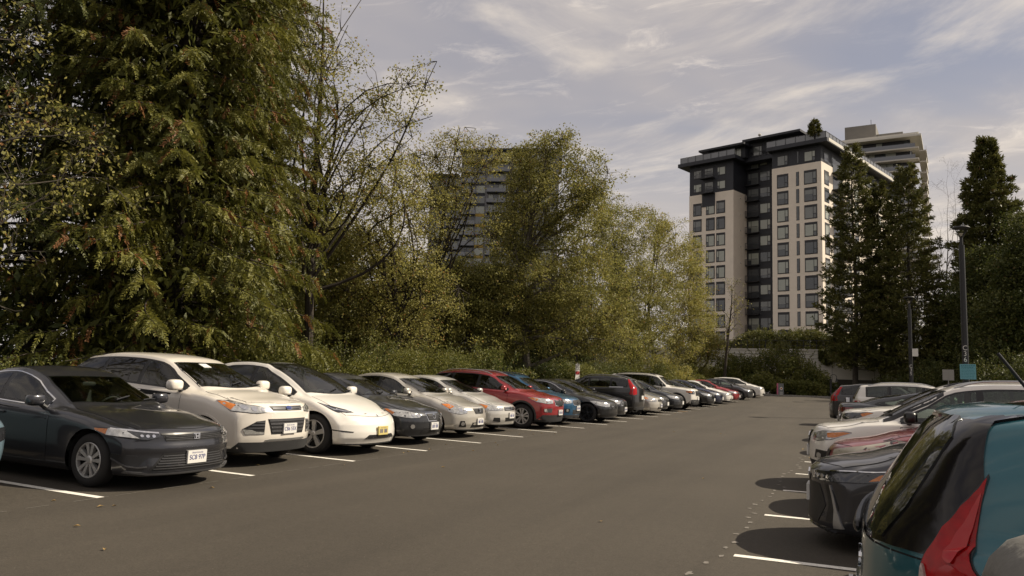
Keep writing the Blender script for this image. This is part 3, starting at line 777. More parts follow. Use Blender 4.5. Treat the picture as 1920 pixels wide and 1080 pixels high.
def cedar(name, label, base, H, rad, seed, lf, nb=230, group=None, skirt=.4, lean=(0, 0), toward=None):
    """western red cedar: trunk, sweeping limbs that droop and curl up, hanging flat sprays"""
    t = empty(name, base, 0, label, 'tree', group)
    rng = np.random.default_rng(seed); b = MB()
    b.tube([(lean[0] * z, lean[1] * z, z) for z in np.linspace(-.1, H, 12)], np.linspace(.42, .05, 12), 10, cap=False)
    Ps = []; Ds = []; Ss = []; T = []; Wd = []
    for i in range(nb):
        h = skirt + (H - skirt - .5) * ((i + rng.uniform()) / nb) ** 1.05
        f = 1 - h / H
        L = rad * (f ** .42) * rng.uniform(.76, 1.1) * (1 if h > 1.2 else .95) + .3
        az = i * 2.399963 + rng.normal() * .25
        o = np.array([math.cos(az), math.sin(az), 0.]); s_ = np.array([-o[1], o[0], 0.])
        n = 10; drop = rng.uniform(.25, .42) * L
        pts = []
        for k in range(n + 1):
            u = k / n
            z = h + L * .10 * u - drop * u ** 1.5 + .16 * L * max(0, u - .65) ** 1.3
            pts.append(np.array([lean[0] * h, lean[1] * h, 0]) + o * L * u + s_ * math.sin(u * 3 + i) * .12 * L * u + np.array([0, 0, max(z, .12)]))
        b.tube(pts, list(np.linspace(.05, .008, n + 1) * (.5 + .5 * f)), 4, cap=False)
        pts = np.array(pts); dead_b = rng.uniform() < .004; shade = rng.uniform(-.15, .15)
        m_ = int(16 + 27 * (L / rad))
        for j in range(m_):
            u = .22 + .78 * (j + rng.uniform()) / m_; ff = u * n; a = min(int(ff), n - 1)
            q = pts[a] + (pts[a + 1] - pts[a]) * (ff - a); dr = unit(pts[a + 1] - pts[a])
            sd_ = 1 if j % 2 else -1
            side = np.cross(dr, np.array([0, 0, 1.])); side = unit(side) * sd_
            bl = rng.uniform(.28, .62) * (1.15 - .4 * u)
            # branchlet: goes out and hangs
            K = int(15 * bl / .7) + 4; w = np.linspace(.05, 1, K)
            d0 = unit(dr * .6 + side * rng.uniform(.4, .9) + rng.normal(size=3) * .15)
            c = q + np.outer(w * bl, d0) + np.outer(-(w ** 1.7) * bl * rng.uniform(.55, 1.0), [0, 0, 1.])
            dd = unit(d0 + np.outer(-1.6 * w, [0, 0, 1.]))
            lat = unit(np.cross(dd, rng.normal(size=3)))
            tb = np.clip(rng.uniform(.2, .75) + shade, 0, 1); dead = dead_b or rng.uniform() < .06
            for sg in (-1, 1):
                Ps.append(c); Ds.append(unit(dd + lat * sg * .75)); Ss.append(np.cross(dd, lat))
                T.append(np.full(K, 2.0) if dead else np.clip(tb + rng.normal(size=K) * .13, 0, 1)); Wd.append(np.full(K, .9 * (1.15 - .6 * 0)) * (1.1 - .55 * w))
    P = np.concatenate(Ps); D = np.concatenate(Ds); Nn = np.concatenate(Ss); T = np.concatenate(T); Wd = np.concatenate(Wd)[:, None]
    n = len(P); D = unit(D + rng.normal(size=(n, 3)) * .16); S = unit(np.cross(D, Nn + rng.normal(size=(n, 3)) * .35))
    l = .125 * rng.uniform(.7, 1.3, (n, 1)) * Wd; w = .038 * rng.uniform(.7, 1.3, (n, 1))
    V = np.stack([P, P + D * l * .45 + S * w * .5, P + D * l, P + D * l * .45 - S * w * .5], 1)
    V[:, :, 2] = np.maximum(V[:, :, 2], .04)
    # dense inner foliage close to the stem, its shade put in as darker tint
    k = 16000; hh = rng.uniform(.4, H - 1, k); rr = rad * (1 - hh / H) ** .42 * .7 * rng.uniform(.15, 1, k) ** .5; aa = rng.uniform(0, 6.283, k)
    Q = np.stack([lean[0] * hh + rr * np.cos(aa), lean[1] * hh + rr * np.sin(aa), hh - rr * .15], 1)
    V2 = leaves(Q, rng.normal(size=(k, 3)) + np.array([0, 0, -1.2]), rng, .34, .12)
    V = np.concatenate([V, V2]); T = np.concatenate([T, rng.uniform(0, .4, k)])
    b.build('trunk', M_BARKD, t, smooth=True)
    link('crown', quad_mesh('crown', V, T, lf), t)
    return t

def conifer(name, label, base, H, rad, seed, lf, clear=1.5, nb=150, up=.25, power=.8, dens=1.0, group=None, irregular=.3, trunk=.3, size=.30, bark=None):
    """pine or fir: tiers of limbs carrying brush-like needle tufts, ragged outline"""
    t = empty(name, base, 0, label, 'tree', group)
    rng = np.random.default_rng(seed); b = MB()
    b.tube([(0.12 * math.sin(z * .3 + seed), 0.1 * math.sin(z * .23), z) for z in np.linspace(-.1, H, 12)], np.linspace(trunk, .03, 12), 8, cap=False)
    Ps = []; Ds = []; T = []
    for i in range(nb):
        h = clear + (H - clear) * (i + rng.uniform()) / nb
        f = 1 - (h - clear) / (H - clear)
        L = rad * min(1.0, (f + .03) ** power * 1.05) * rng.uniform(1 - irregular, 1 + irregular * .6) * (.55 + .45 * min(1, (h - clear + 1.5) / 5)) + .25
        az = i * 2.399963 + rng.normal() * .3
        o = np.array([math.cos(az), math.sin(az), 0.]); n = 6; pts = []
        for k in range(n + 1):
            u = k / n; pts.append(o * L * u + np.array([0, 0, h + L * (-.22 * u + up * u * u)]) + rng.normal(size=3) * .03)
        b.tube(pts, list(np.linspace(.055, .01, n + 1)), 3, cap=False); pts = np.array(pts)
        nt_ = int((10 + 14 * L) * dens); shade = rng.uniform(-.2, .2)
        for j in range(nt_):
            u = rng.uniform(.18, 1.0) ** .8; ff = u * n; a = min(int(ff), n - 1)
            q = pts[a] + (pts[a + 1] - pts[a]) * (ff - a)
            sd_ = np.array([-o[1], o[0], 0.]) * rng.normal() * .32 * L * (1 - .55 * u) + np.array([0, 0, rng.normal() * .10 + .04])
            K = 7; ax = unit(o * .7 + sd_ * .6 + np.array([0, 0, .45]) + rng.normal(size=3) * .25)
            Ps.append(q + sd_ + rng.normal(size=(K, 3)) * .05 + np.outer(rng.uniform(0, .25, K), ax)); Ds.append(unit(ax + rng.normal(size=(K, 3)) * .55))
            T.append(np.clip(.5 + shade + rng.normal() * .18 + rng.normal(size=K) * .1, 0, 1))
    P = np.concatenate(Ps); D = np.concatenate(Ds); T = np.concatenate(T); n = len(P)
    T[rng.uniform(size=n) < .015] = 2
    V = leaves(P, D, rng, size, size * .34)
    b.build('trunk', bark or M_BARKD, t, smooth=True)
    link('crown', quad_mesh('crown', V, T, lf), t)
    return t

def shrub(name, label, base, rx, ry, H, seed, lf, n=9000, ll=.10, group=None, stems=14, cat='shrub', dead=.02):
    t = empty(name, base, 0, label, cat, group); rng = np.random.default_rng(seed); b = MB()
    # lobes of foliage with arching stems pushing out of the top
    nl = 30; Cn = np.stack([rng.uniform(-.8, .8, nl) * rx, rng.uniform(-.8, .8, nl) * ry, rng.uniform(.08, 1, nl) ** .8 * .85 * H], 1)
    Cn[:, 2] *= 1 - .45 * (Cn[:, 0] / rx) ** 2
    Rr = rng.uniform(.14, .36, (nl, 1)) * np.array([rx, ry, H * .6])
    k = rng.integers(0, nl, n); d = unit(rng.normal(size=(n, 3))); r = rng.uniform(.55, 1.05, (n, 1)) ** .6
    P = Cn[k] + d * Rr[k] * r + rng.normal(size=(n, 3)) * .05
    D = d * .6 + rng.normal(size=(n, 3)) * .6
    for i in range(stems):
        az = rng.uniform(0, 6.28); a = rng.uniform(.1, .8); s0 = np.array([rng.uniform(-.4, .4) * rx, rng.uniform(-.4, .4) * ry, -.1])
        L = H * rng.uniform(.8, 1.22); pts = [s0 + np.array([math.cos(az) * a * L * u * u * .6, math.sin(az) * a * L * u * u * .6, L * (u - .15 * u * u * a)]) for u in np.linspace(0, 1, 7)]
        b.tube(pts, list(np.linspace(.022, .005, 7)), 4, cap=False)
        kk = int(n * .012) + 8; u = rng.uniform(.35, 1, kk) * 6; ii = np.minimum(u.astype(int), 5); pp = np.array(pts)
        P = np.concatenate([P, pp[ii] + (pp[ii + 1] - pp[ii]) * (u - ii)[:, None] + rng.normal(size=(kk, 3)) * .06]); D = np.concatenate([D, rng.normal(size=(kk, 3)) + np.array([0, 0, .3])])
    ok = P[:, 2] > .03; P, D = P[ok], D[ok]; n = len(P)
    T = np.clip(rng.uniform(.1, .9, n) + np.sin(P[:, 0] * 2.1 + seed) * np.sin(P[:, 2] * 2.4) * .3, 0, 1); T[rng.uniform(size=n) < dead] = 2
    V = leaves(P, D, rng, ll, ll * .6, .15)
    V[:, :, 2] = np.maximum(V[:, :, 2], 0.0)
    b.build('stems', M_BARK, t); link('foliage', quad_mesh('foliage', V, T, lf), t)
    return t


def plant_everything():
    G = 'trees screening the lot behind the left row'
    # --- the great cedar and its neighbours
    p = at(303, 700, X=-17.2); cedar('cedar_tree', 'huge cedar with drooping sprays filling the left, behind the white cars', gb(p), 30, 4.05, 3, LF_CEDAR, nb=640)
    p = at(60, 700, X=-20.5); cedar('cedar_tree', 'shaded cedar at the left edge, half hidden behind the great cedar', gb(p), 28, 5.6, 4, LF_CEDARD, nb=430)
    p = at(420, 700, X=-21.5); cedar('cedar_tree', 'cedar standing behind the right flank of the great cedar', gb(p), 24, 3.3, 6, LF_CEDAR, nb=300)
    # --- small tree reaching in at the left edge
    p = at(-70, 700, X=-13.9)
    broadleaf('young_tree', 'slender yellow-leaved branches reaching in from the left edge before the cedar', gb(p), 8.5, 17, LF_YEL, .09, per=5, ll=.085, spread=.10, dead=.05, bias=(.7, .5, 0),
              spec=[dict(seg=8, wob=.05, up=.02, taper=.8, kids=(15, 17), ang=(45, 80), len=(.26, .40), cone=.3, **{'from': .22}, rk=.4),
                    dict(seg=6, wob=.14, up=.0, taper=.8, kids=(7, 9), ang=(30, 60), len=(.3, .5), cone=.2, **{'from': .2}, rk=.5),
                    dict(seg=4, wob=.2, up=-.04, taper=.8, kids=(4, 5), ang=(30, 60), len=(.4, .6), cone=.2, **{'from': .2}, rk=.5),
                    dict(seg=3, wob=.2, up=-.05, taper=.7)])
    def alder_spec(kids=(9, 11), ang=(16, 38), fr=.14, per_up=.05, ln=(.48, .74)):
        return [dict(seg=10, wob=.06, up=.03, taper=.85, kids=kids, ang=ang, len=ln, cone=.35, **{'from': fr}, rk=.6),
                dict(seg=9, wob=.13, up=per_up, taper=.88, kids=(9, 11), ang=(28, 58), len=(.24, .42), cone=.3, **{'from': .25}, rk=.45),
                dict(seg=6, wob=.2, up=.0, taper=.85, kids=(6, 8), ang=(30, 60), len=(.35, .55), cone=.2, **{'from': .2}, rk=.5),
                dict(seg=4, wob=.25, up=-.02, taper=.7)]
    # --- tall thin alders against the sky
    crown_tree('alder_tree', 'tall thin-leaved alder with dark bare limbs against the sky right of the great cedar', (582, 705), X=-18.0, seed=31, lf=LF_YEL, trunk_r=.21, bark=M_BARKD, clusters=300, per=19, ll=.10, cl_r=.42, bow=.06, nl=1,
        limbs=((556, 8), (602, -30), (640, 20), (690, 18), (742, 94), (700, 150), (822, 128), (806, 200, 1), (668, 232), (770, 250), (620, 120), (735, 330), (590, 250)),
        blobs=((585, 70, 50, 90), (640, 130, 60, 80), (690, 230, 70, 70), (620, 250, 50, 80), (740, 170, 50, 40), (790, 150, 45, 35), (650, 340, 70, 60), (720, 330, 70, 60)))
    crown_tree('alder_tree', 'alder with twin dark trunks and thin golden crown behind the silver sedans', (748, 708), X=-17.0, seed=45, lf=LF_YEL, trunk_r=.18, bark=M_BARKD, clusters=620, per=28, ll=.095, cl_r=.42, bow=.08, nl=2,
        limbs=((742, 290), (700, 330), (780, 300), (810, 560), (860, 540), (690, 440)), blobs=((740, 350, 70, 60), (690, 420, 70, 70), (790, 380, 60, 60), (760, 470, 90, 70), (700, 530, 80, 70), (800, 560, 80, 60), (750, 620, 90, 60)))
    crown_tree('alder_tree', 'thin alder right of the twin-trunked one with a curling bare top', (806, 708), X=-19.0, seed=52, lf=LF_YEL, trunk_r=.17, bark=M_BARKD, clusters=430, per=23, ll=.10, cl_r=.42, bow=.08, nl=2,
        limbs=((872, 236), (838, 250), (930, 268), (900, 300), (820, 300), (870, 350)), blobs=((850, 290, 60, 45), (910, 290, 45, 40), (830, 360, 50, 40), (800, 350, 50, 60), (800, 450, 40, 60), (925, 440, 30, 40)))
    # --- fuller crowns
    crown_tree('leafy_tree', 'broad olive-green tree with a leaning pale trunk behind the dark sedans', (1000, 714), X=-15.6, seed=61, lf=LF_OLIVE, trunk_r=.27, bark=M_BARKP, clusters=1500, per=44, ll=.115, cl_r=.45,
        limbs=((1022, 248), (1070, 262), (1138, 330), (968, 270), (930, 420)), blobs=((1030, 290, 62, 45), (980, 290, 34, 26), (1095, 320, 46, 48), (1040, 370, 95, 70), (980, 430, 75, 70), (1095, 420, 80, 75), (1000, 530, 115, 85), (1100, 540, 95, 85), (950, 590, 80, 60), (1060, 610, 120, 60), (1140, 620, 60, 55)))
    crown_tree('leafy_tree', 'rounded olive tree between the leaning-trunk tree and the lot end', (1160, 714), X=-17.5, seed=71, lf=LF_OLIVE, clusters=850, per=42, ll=.135, cl_r=.55,
        blobs=((1145, 420, 42, 42), (1190, 430, 50, 46), (1165, 500, 70, 60), (1130, 560, 70, 60), (1210, 560, 70, 70), (1170, 640, 90, 55)))
    crown_tree('leafy_tree', 'yellowing round-topped tree left of the apartment tower', (1245, 714), X=-16.5, seed=72, lf=LF_YEL, clusters=900, per=42, ll=.14, cl_r=.6,
        limbs=((1215, 384), (1260, 400)), blobs=((1222, 420, 40, 36), (1262, 440, 44, 44), (1235, 490, 66, 56), (1285, 520, 46, 60), (1240, 570, 80, 60), (1285, 610, 52, 60), (1220, 650, 80, 46)))
    crown_tree('leafy_tree', 'small yellow-green tree whose edge overlaps the apartment tower', (1305, 716), X=-14.4, seed=73, lf=LF_YEL, clusters=520, per=40, ll=.15, cl_r=.6, trunk_r=.15,
        blobs=((1295, 480, 22, 40), (1302, 540, 30, 50), (1310, 610, 36, 52), (1290, 650, 50, 40), (1335, 650, 26, 36)))
    crown_tree('leafy_tree', 'low dense olive tree right beside the great cedar', (650, 706), X=-20.0, seed=74, lf=LF_OLIVE, clusters=900, per=40, ll=.115, cl_r=.45,
        blobs=((640, 450, 60, 50), (600, 520, 50, 60), (690, 500, 70, 60), (640, 580, 90, 70), (590, 630, 50, 60), (720, 600, 70, 60), (660, 655, 110, 40)))
    crown_tree('leafy_tree', 'dense olive tree left of the leaning-trunk tree', (880, 708), X=-18.0, seed=75, lf=LF_OLIVE, clusters=1000, per=42, ll=.12, cl_r=.45,
        blobs=((830, 530, 60, 40), (900, 520, 70, 40), (850, 570, 90, 60), (930, 560, 60, 60), (800, 610, 60, 50), (880, 640, 110, 50)))
    crown_tree('leafy_tree', 'olive tree deep behind the leaning-trunk tree', (1070, 710), X=-24.0, seed=76, lf=LF_OLIVE, clusters=700, per=36, ll=.16, cl_r=.6,
        blobs=((1120, 400, 60, 50), (1090, 470, 80, 60), (1140, 480, 60, 60), (1020, 560, 90, 70), (1120, 580, 90, 70)))
    # --- slim bare tree at the lot's far left corner
    p = at(1358, 712, Y=70)
    broadleaf('bare_tree', 'slim nearly bare tree with one dark stem at the far end of the left row', gb(p), 9.5, 81, LF_YEL, .16, per=1.2, ll=.14, spread=.1, bark=M_BARKD,
              spec=[dict(seg=8, wob=.03, up=.03, taper=.8, kids=(14, 16), ang=(25, 55), len=(.2, .34), cone=.4, **{'from': .38}, rk=.4),
                    dict(seg=5, wob=.15, up=.03, taper=.8, kids=(6, 8), ang=(30, 60), len=(.3, .5), cone=.3, **{'from': .2}, rk=.5),
                    dict(seg=4, wob=.2, up=0, taper=.8, kids=(3, 4), ang=(30, 60), len=(.4, .6), cone=.2, **{'from': .2}, rk=.5),
                    dict(seg=3, wob=.2, up=0, taper=.7)])
    p = at(1157, 712, X=-30); conifer('fir_tree', 'small dark fir tip showing above the olive crowns', gb(p), 18.2, 3.0, 7, LF_PINE, nb=110, power=1.0, up=.1)
    # --- undergrowth behind the left row
    k = 0
    for px, X, w, h, lf in ((40, -14.9, 2.0, 1.5, LF_DARK), (520, -15.4, 1.8, 2.3, LF_SHRUB), (600, -16.0, 2.0, 2.6, LF_SHRUB), (690, -15.6, 2.0, 2.7, LF_MID), (770, -15.2, 2.2, 2.6, LF_SHRUB), (840, -15.8, 2.2, 2.7, LF_MID),
                            (900, -15.0, 2.2, 2.8, LF_MID), (962, -16.2, 2.2, 2.6, LF_DARK), (1030, -16.4, 2.4, 2.4, LF_DARK), (1062, -15.2, 2.4, 2.6, LF_MID), (1110, -15.8, 2.6, 2.6, LF_DARK), (1160, -15.2, 2.4, 2.9, LF_SHRUB),
                            (1205, -15.2, 2.6, 3.2, LF_SHRUB), (1245, -14.8, 2.8, 3.2, LF_YEL), (1280, -14.8, 2.8, 3.0, LF_SHRUB), (1312, -14.4, 2.8, 3.0, LF_YEL), (1338, -14.2, 2.8, 2.8, LF_MID)):
        p = at(px, 705, X=X)
        shrub('shrub', SHRUB_LABELS[k], gb(p), w, w, h, 100 + k, lf, 15000, .075 if px < 900 else .10); k += 1
    # --- dark woodland seen through the gaps behind them
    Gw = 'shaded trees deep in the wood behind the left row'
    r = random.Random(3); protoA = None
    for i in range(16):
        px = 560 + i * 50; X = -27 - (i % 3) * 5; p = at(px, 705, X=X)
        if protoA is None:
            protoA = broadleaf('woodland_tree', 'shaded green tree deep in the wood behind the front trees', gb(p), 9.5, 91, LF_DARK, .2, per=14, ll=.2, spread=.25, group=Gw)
            continue
        t = protoA.copy(); COL.objects.link(t); t.location = gb(p); t.rotation_euler = (0, 0, r.uniform(0, 6.28)); s = r.uniform(.7, 1.0); t.scale = (s * 1.15, s * 1.15, s)
        for ch in protoA.children:
            c = ch.copy(); COL.objects.link(c); c.parent = t
    # --- pines at the lot end, right of the tower
    for px, Y, yt, rad, seed, clear, lab in ((1606, 88, 276, 3.7, 11, 3.0, 'tall dark pine hiding the right side of the white tower'),
                                   (1655, 89, 345, 2.7, 12, 3.2, 'dark pine squeezed between the two tall pines at the lot end'),
                                   (1712, 87, 312, 4.0, 13, 2.0, 'dark pine with a pointed top left of the tall lamp post')):
        p = at(px, 720, Y=Y); conifer('pine_tree', lab, gb(p), at(px, yt, Y=Y)[2] - gz(p[0], Y), rad, seed, LF_PINE, clear=clear, nb=150, up=.34, power=.68, irregular=.42, size=.34, bark=M_BARK, dens=.9)
    # --- right edge wood
    p = at(1866, 720, Y=86); conifer('fir_tree', 'tall spire-topped fir at the right behind the lamp post', gb(p), at(1866, 258, Y=86)[2] - gz(p[0], 86), 5.4, 14, LF_PINE, clear=1, nb=230, up=.1, power=.85, size=.40, irregular=.35, dens=1.0)
    p = at(1945, 720, Y=82); conifer('fir_tree', 'dark fir running off the right edge of the picture', gb(p), at(1945, 400, Y=82)[2] - gz(p[0], 82), 5.0, 15, LF_PINE, clear=.8, nb=190, up=.05, power=.6, size=.40, dens=.8)
    crown_tree('leafy_tree', 'dark green maple crowding the right edge', (1905, 722), Y=76, seed=83, lf=LF_DARK, trunk_r=.3, clusters=900, per=38, ll=.24, cl_r=.9,
        blobs=((1915, 440, 34, 40), (1900, 500, 46, 46), (1930, 520, 50, 60), (1890, 580, 60, 50), (1930, 620, 60, 60), (1870, 650, 60, 40)))
    crown_tree('leafy_tree', 'dark broad-leaved tree right behind the lamp post', (1838, 722), Y=82, seed=84, lf=LF_DARK, clusters=700, per=36, ll=.22, cl_r=.8,
        blobs=((1842, 500, 40, 40), (1820, 560, 46, 50), (1860, 580, 46, 50), (1835, 640, 60, 50)))
    crown_tree('leafy_tree', 'low dark tree between the pines and the lamp post', (1772, 722), Y=88, seed=85, lf=LF_DARK, clusters=460, per=34, ll=.22, cl_r=.8,
        blobs=((1778, 585, 24, 30), (1766, 640, 40, 44), (1795, 660, 36, 36)))
    p = at(1782, 720, Y=88); broadleaf('bare_tree', 'leafless pale tree rising behind the lamp post', gb(p), at(1782, 425, Y=88)[2] - gz(p[0], 88), 86, LF_DARK, .16, per=.05, ll=.1, bark=M_BARKP,
              spec=alder_spec((10, 12), (18, 45), .3))
    k = 0
    for px, Y, w, h in ((1700, 84, 3, 2.6), (1752, 80, 3.2, 3.4), (1800, 77, 3.4, 4.2), (1850, 73, 3.6, 4.6), (1900, 69, 3.6, 4.4), (1950, 66, 3.6, 4.2)):
        p = at(px, 720, Y=Y); shrub('shrub', SHRUB_LABELS_R[k], gb(p), w, w, h, 140 + k, LF_DARK, 7000, .16); k += 1
    # --- bushes before the retaining wall
    k = 0
    for px, Y, w, h, lf in ((1372, 76, 2.0, 4.0, LF_MID), (1405, 78, 2.2, 4.0, LF_HEDGE), (1440, 78, 2.4, 4.9, LF_MID), (1468, 80, 2.0, 5.6, LF_HEDGE), (1495, 78, 1.9, 4.6, LF_MID), (1520, 77, 1.6, 3.2, LF_MID), (1545, 77, 1.3, 1.9, LF_DARK),
                            (1425, 75, 1.8, 2.2, LF_MID), (1485, 75, 1.8, 1.6, LF_MID), (1515, 75, 1.6, 1.5, LF_MID)):
        p = at(px, 735, Y=Y); shrub('bush', BUSH_LABELS[k], gb(p), w, w * .8, h, 160 + k, lf, 6000, .17); k += 1
    # --- hedge along the terrace edge and ivy hanging over the wall
    for i, (px, w, h) in enumerate(((1362, 2.4, 1.6), (1392, 2.6, 1.8), (1422, 2.6, 3.0), (1452, 2.8, 2.7), (1484, 2.8, 2.9), (1515, 2.8, 3.1), (1548, 2.8, 3.0), (1580, 2.8, 2.6))):
        p = at(px, 660, Y=WALL_Y + 4.5); shrub('hedge_shrub', HEDGE_LABELS[i], (p[0], p[1], WALL_Z - .2), w, 1.6, h, 180 + i, LF_HEDGE, 4500, .2, cat='hedge')
    rng = np.random.default_rng(9); x0, x1 = at(1535, 660, Y=WALL_Y)[0], at(1600, 660, Y=WALL_Y)[0]
    n = 7000; xs = rng.uniform(x0, x1, n); env = .7 + .5 * np.sin(xs * 2.3) * np.sin(xs * .9 + 1) + .5 * (xs - x0) / (x1 - x0)
    P = np.stack([xs - x0, -rng.uniform(.05, .35, n), -rng.uniform(0, 1, n) ** .8 * (env + .45)], 1)
    t = empty('ivy', (x0, WALL_Y, WALL_Z + .2), 0, 'ivy hanging over the top of the concrete wall beside the pine', 'climber')
    link('foliage', quad_mesh('foliage', leaves(P, rng.normal(size=(n, 3)) + np.array([0, -.3, -.8]), rng, .17, .11), rng.uniform(0, .8, n), LF_HEDGE), t)
    # roof garden
    p = at(1527, 262, Y=133.5); conifer('roof_pine', 'small potted pine on the roof terrace of the white tower', (p[0], p[1], 42.3), 3.0, .9, 19, LF_PINE, clear=.5, nb=22, up=.2, power=.5, trunk=.08, size=.35)

SHRUB_LABELS = ['dark shrub behind the blue car nose at the left edge', 'olive shrub beneath the right flank of the great cedar', 'tall olive shrub behind the white crossover', 'bramble-like shrub behind the dark grey sedan',
    'olive shrub under the twin-trunked alder', 'high olive shrub behind the silver sedans', 'mid green shrub behind the roof of the red crossover', 'dark shrub left of the leaning pale trunk', 'dark shrub right of the leaning pale trunk',
    'light green shrub beside the white and red sign', 'dark shrub behind the black wagon', 'tall olive shrub above the black wagon roof', 'olive shrub behind the white off-roader', 'yellowing shrub right of the white off-roader',
    'olive shrub behind the navy sedan', 'yellow-green shrub behind the small red car', 'green shrub behind the last white hatchback']
SHRUB_LABELS_R = ['dark shrub at the foot of the pines', 'dark shrub between the two lamp posts', 'dark shrub left of the teal notice', 'dark shrub right of the teal notice', 'dark shrub beneath the right-edge maple', 'dark shrub at the far right edge']
BUSH_LABELS = ['green bush at the left end of the retaining wall', 'green bush right of the slim bare tree', 'light green bush above the grey and pink sign', 'tallest bush before the concrete wall', 'light green bush right of the tallest bush', 'low bush stepping down toward the shepherd crook lamp',
    'dark bush beside the shepherd crook lamp', 'low bush left of the grey and pink sign', 'low straw-coloured bush right of the grey and pink sign', 'lowest bush on the kerb before the wall']
HEDGE_LABELS = ['low hedge shrub at the left end of the wall top', 'low hedge shrub under the white bay of the tower', 'tall hedge shrub under the dark recess of the tower', 'hedge shrub left of the middle of the wall top', 'hedge shrub at the middle of the wall top',
    'dense hedge shrub under the right corner of the tower', 'rightmost tall hedge shrub before the pine', 'hedge shrub half behind the pine']
plant_everything()
# ------------------------------------------------------------------ vehicle builder
M_GLASS = mat('car_glass', (0.012, 0.015, 0.014), 0.03, spec=0.75, coat=0.3)
M_TRIM = mat('black_trim', (0.010, 0.010, 0.011), 0.35, spec=0.5)
M_PLASTIC = mat('grey_black_plastic', (0.030, 0.030, 0.031), 0.65, var=0.15, vscale=3)
M_TYRE = mat('tyre_rubber', (0.016, 0.015, 0.015), 0.85, var=0.25, vscale=6)
M_ALLOY = mat('alloy_wheel', (0.50, 0.49, 0.48), 0.38, 0.6)
M_ALLOYD = mat('black_alloy_wheel', (0.02, 0.02, 0.022), 0.35, 0.5)
M_CHROME = mat('chrome', (0.75, 0.75, 0.76), 0.12, 1.0)
M_BLACK = mat('wheel_well_black', (0.006, 0.006, 0.006), 0.95)
M_LAMP = mat('clear_headlamp', (0.50, 0.50, 0.49), 0.12, 0.55, 1.0, var=0.40, vscale=18)
M_LAMPD = mat('smoked_headlamp', (0.035, 0.037, 0.042), 0.08, 0.3, 1.0, var=0.5, vscale=22)
M_REFL = mat('lamp_reflector', (0.72, 0.72, 0.74), 0.08, 0.9, 1.0)
M_AMBER = mat('amber_lens', (0.55, 0.16, 0.012), 0.12, 0.0, 1.0, var=0.2, vscale=30)
M_RED = mat('red_lens', (0.36, 0.003, 0.005), 0.16, 0.0, 0.12, spec=.3, var=0.25, vscale=24)
M_REDD = mat('dark_red_lens', (0.14, 0.004, 0.006), 0.12, 0.0, 1.0)
M_PLATE = mat('number_plate', (0.70, 0.69, 0.66), 0.45)
M_PLATEY = mat('yellow_number_plate', (0.62, 0.52, 0.20), 0.45)
M_INK = mat('plate_blue_ink', (0.05, 0.06, 0.22), 0.6)
M_INK2 = mat('plate_gold_ink', (0.30, 0.22, 0.08), 0.6)
M_MESH = mat('grille_black', (0.012, 0.012, 0.013), 0.5)
M_BLUEOVAL = mat('badge_blue', (0.01, 0.03, 0.16), 0.3, coat=.5)
M_GREYM = mat('grille_grey', (0.10, 0.10, 0.105), 0.35, 0.5)

def pchip(pts):
    x = np.array([p[0] for p in pts], float); y = np.array([p[1] for p in pts], float)
    h = np.diff(x); dl = np.diff(y) / h; n = len(x); m_ = np.zeros(n)
    for i in range(1, n - 1):
        if dl[i - 1] * dl[i] > 0:
            w1, w2 = 2 * h[i] + h[i - 1], h[i] + 2 * h[i - 1]
            m_[i] = (w1 + w2) / (w1 / dl[i - 1] + w2 / dl[i])
    m_[0], m_[-1] = dl[0], dl[-1]
    def f(q):
        q = min(max(q, x[0]), x[-1]); i = min(max(int(np.searchsorted(x, q)) - 1, 0), n - 2)
        t = (q - x[i]) / h[i]
        return float((2 * t**3 - 3 * t**2 + 1) * y[i] + (t**3 - 2 * t**2 + t) * h[i] * m_[i] + (-2 * t**3 + 3 * t**2) * y[i + 1] + (t**3 - t**2) * h[i] * m_[i + 1])
    return f
def sstep(a, b, x):
    t = min(max((x - a) / (b - a), 0), 1); return t * t * (3 - 2 * t)
def lin(pts): 
    xs = [p[0] for p in pts]; ys = [p[1] for p in pts]
    return lambda q: float(np.interp(q, xs, ys))

def poly_inside(pts, x, y):
    r = False; j = len(pts) - 1
    for i in range(len(pts)):
        if (pts[i][1] > y) != (pts[j][1] > y) and x < (pts[j][0] - pts[i][0]) * (y - pts[i][1]) / (pts[j][1] - pts[i][1]) + pts[i][0]: r = not r
        j = i
    return r
def poly_dist(pts, x, y):
    P = np.array(pts); Q = np.roll(P, -1, 0); d = Q - P; w = np.array([x, y]) - P
    t = np.clip((w * d).sum(1) / ((d * d).sum(1) + 1e-12), 0, 1)
    m_ = math.sqrt(float(((w - d * t[:, None]) ** 2).sum(1).min()))
    return -m_ if poly_inside(pts, x, y) else m_
def cut_mesh(bm, f):
    """split the mesh along f = 0 and drop the part where f < 0"""
    val = {v: f(v.co) for v in bm.verts}; cutv = {}
    for e in list(bm.edges):
        a, b = e.verts; fa, fb = val[a], val[b]
        if (fa < 0) != (fb < 0) and abs(fa) < 8 and abs(fb) < 8:
            t = min(max(fa / (fa - fb), .02), .98); ne, nv = bmesh.utils.edge_split(e, a, t); cutv[nv] = 1
    for v in cutv: val[v] = 0.0
    for fc in list(bm.faces):
        cv = [v for v in fc.verts if v in cutv]
        if len(cv) == 2:
            try: bmesh.utils.face_split(fc, cv[0], cv[1])
            except Exception: pass
    bmesh.ops.delete(bm, geom=[fc for fc in bm.faces if min(val[v] for v in fc.verts) < -1e-6], context='FACES')

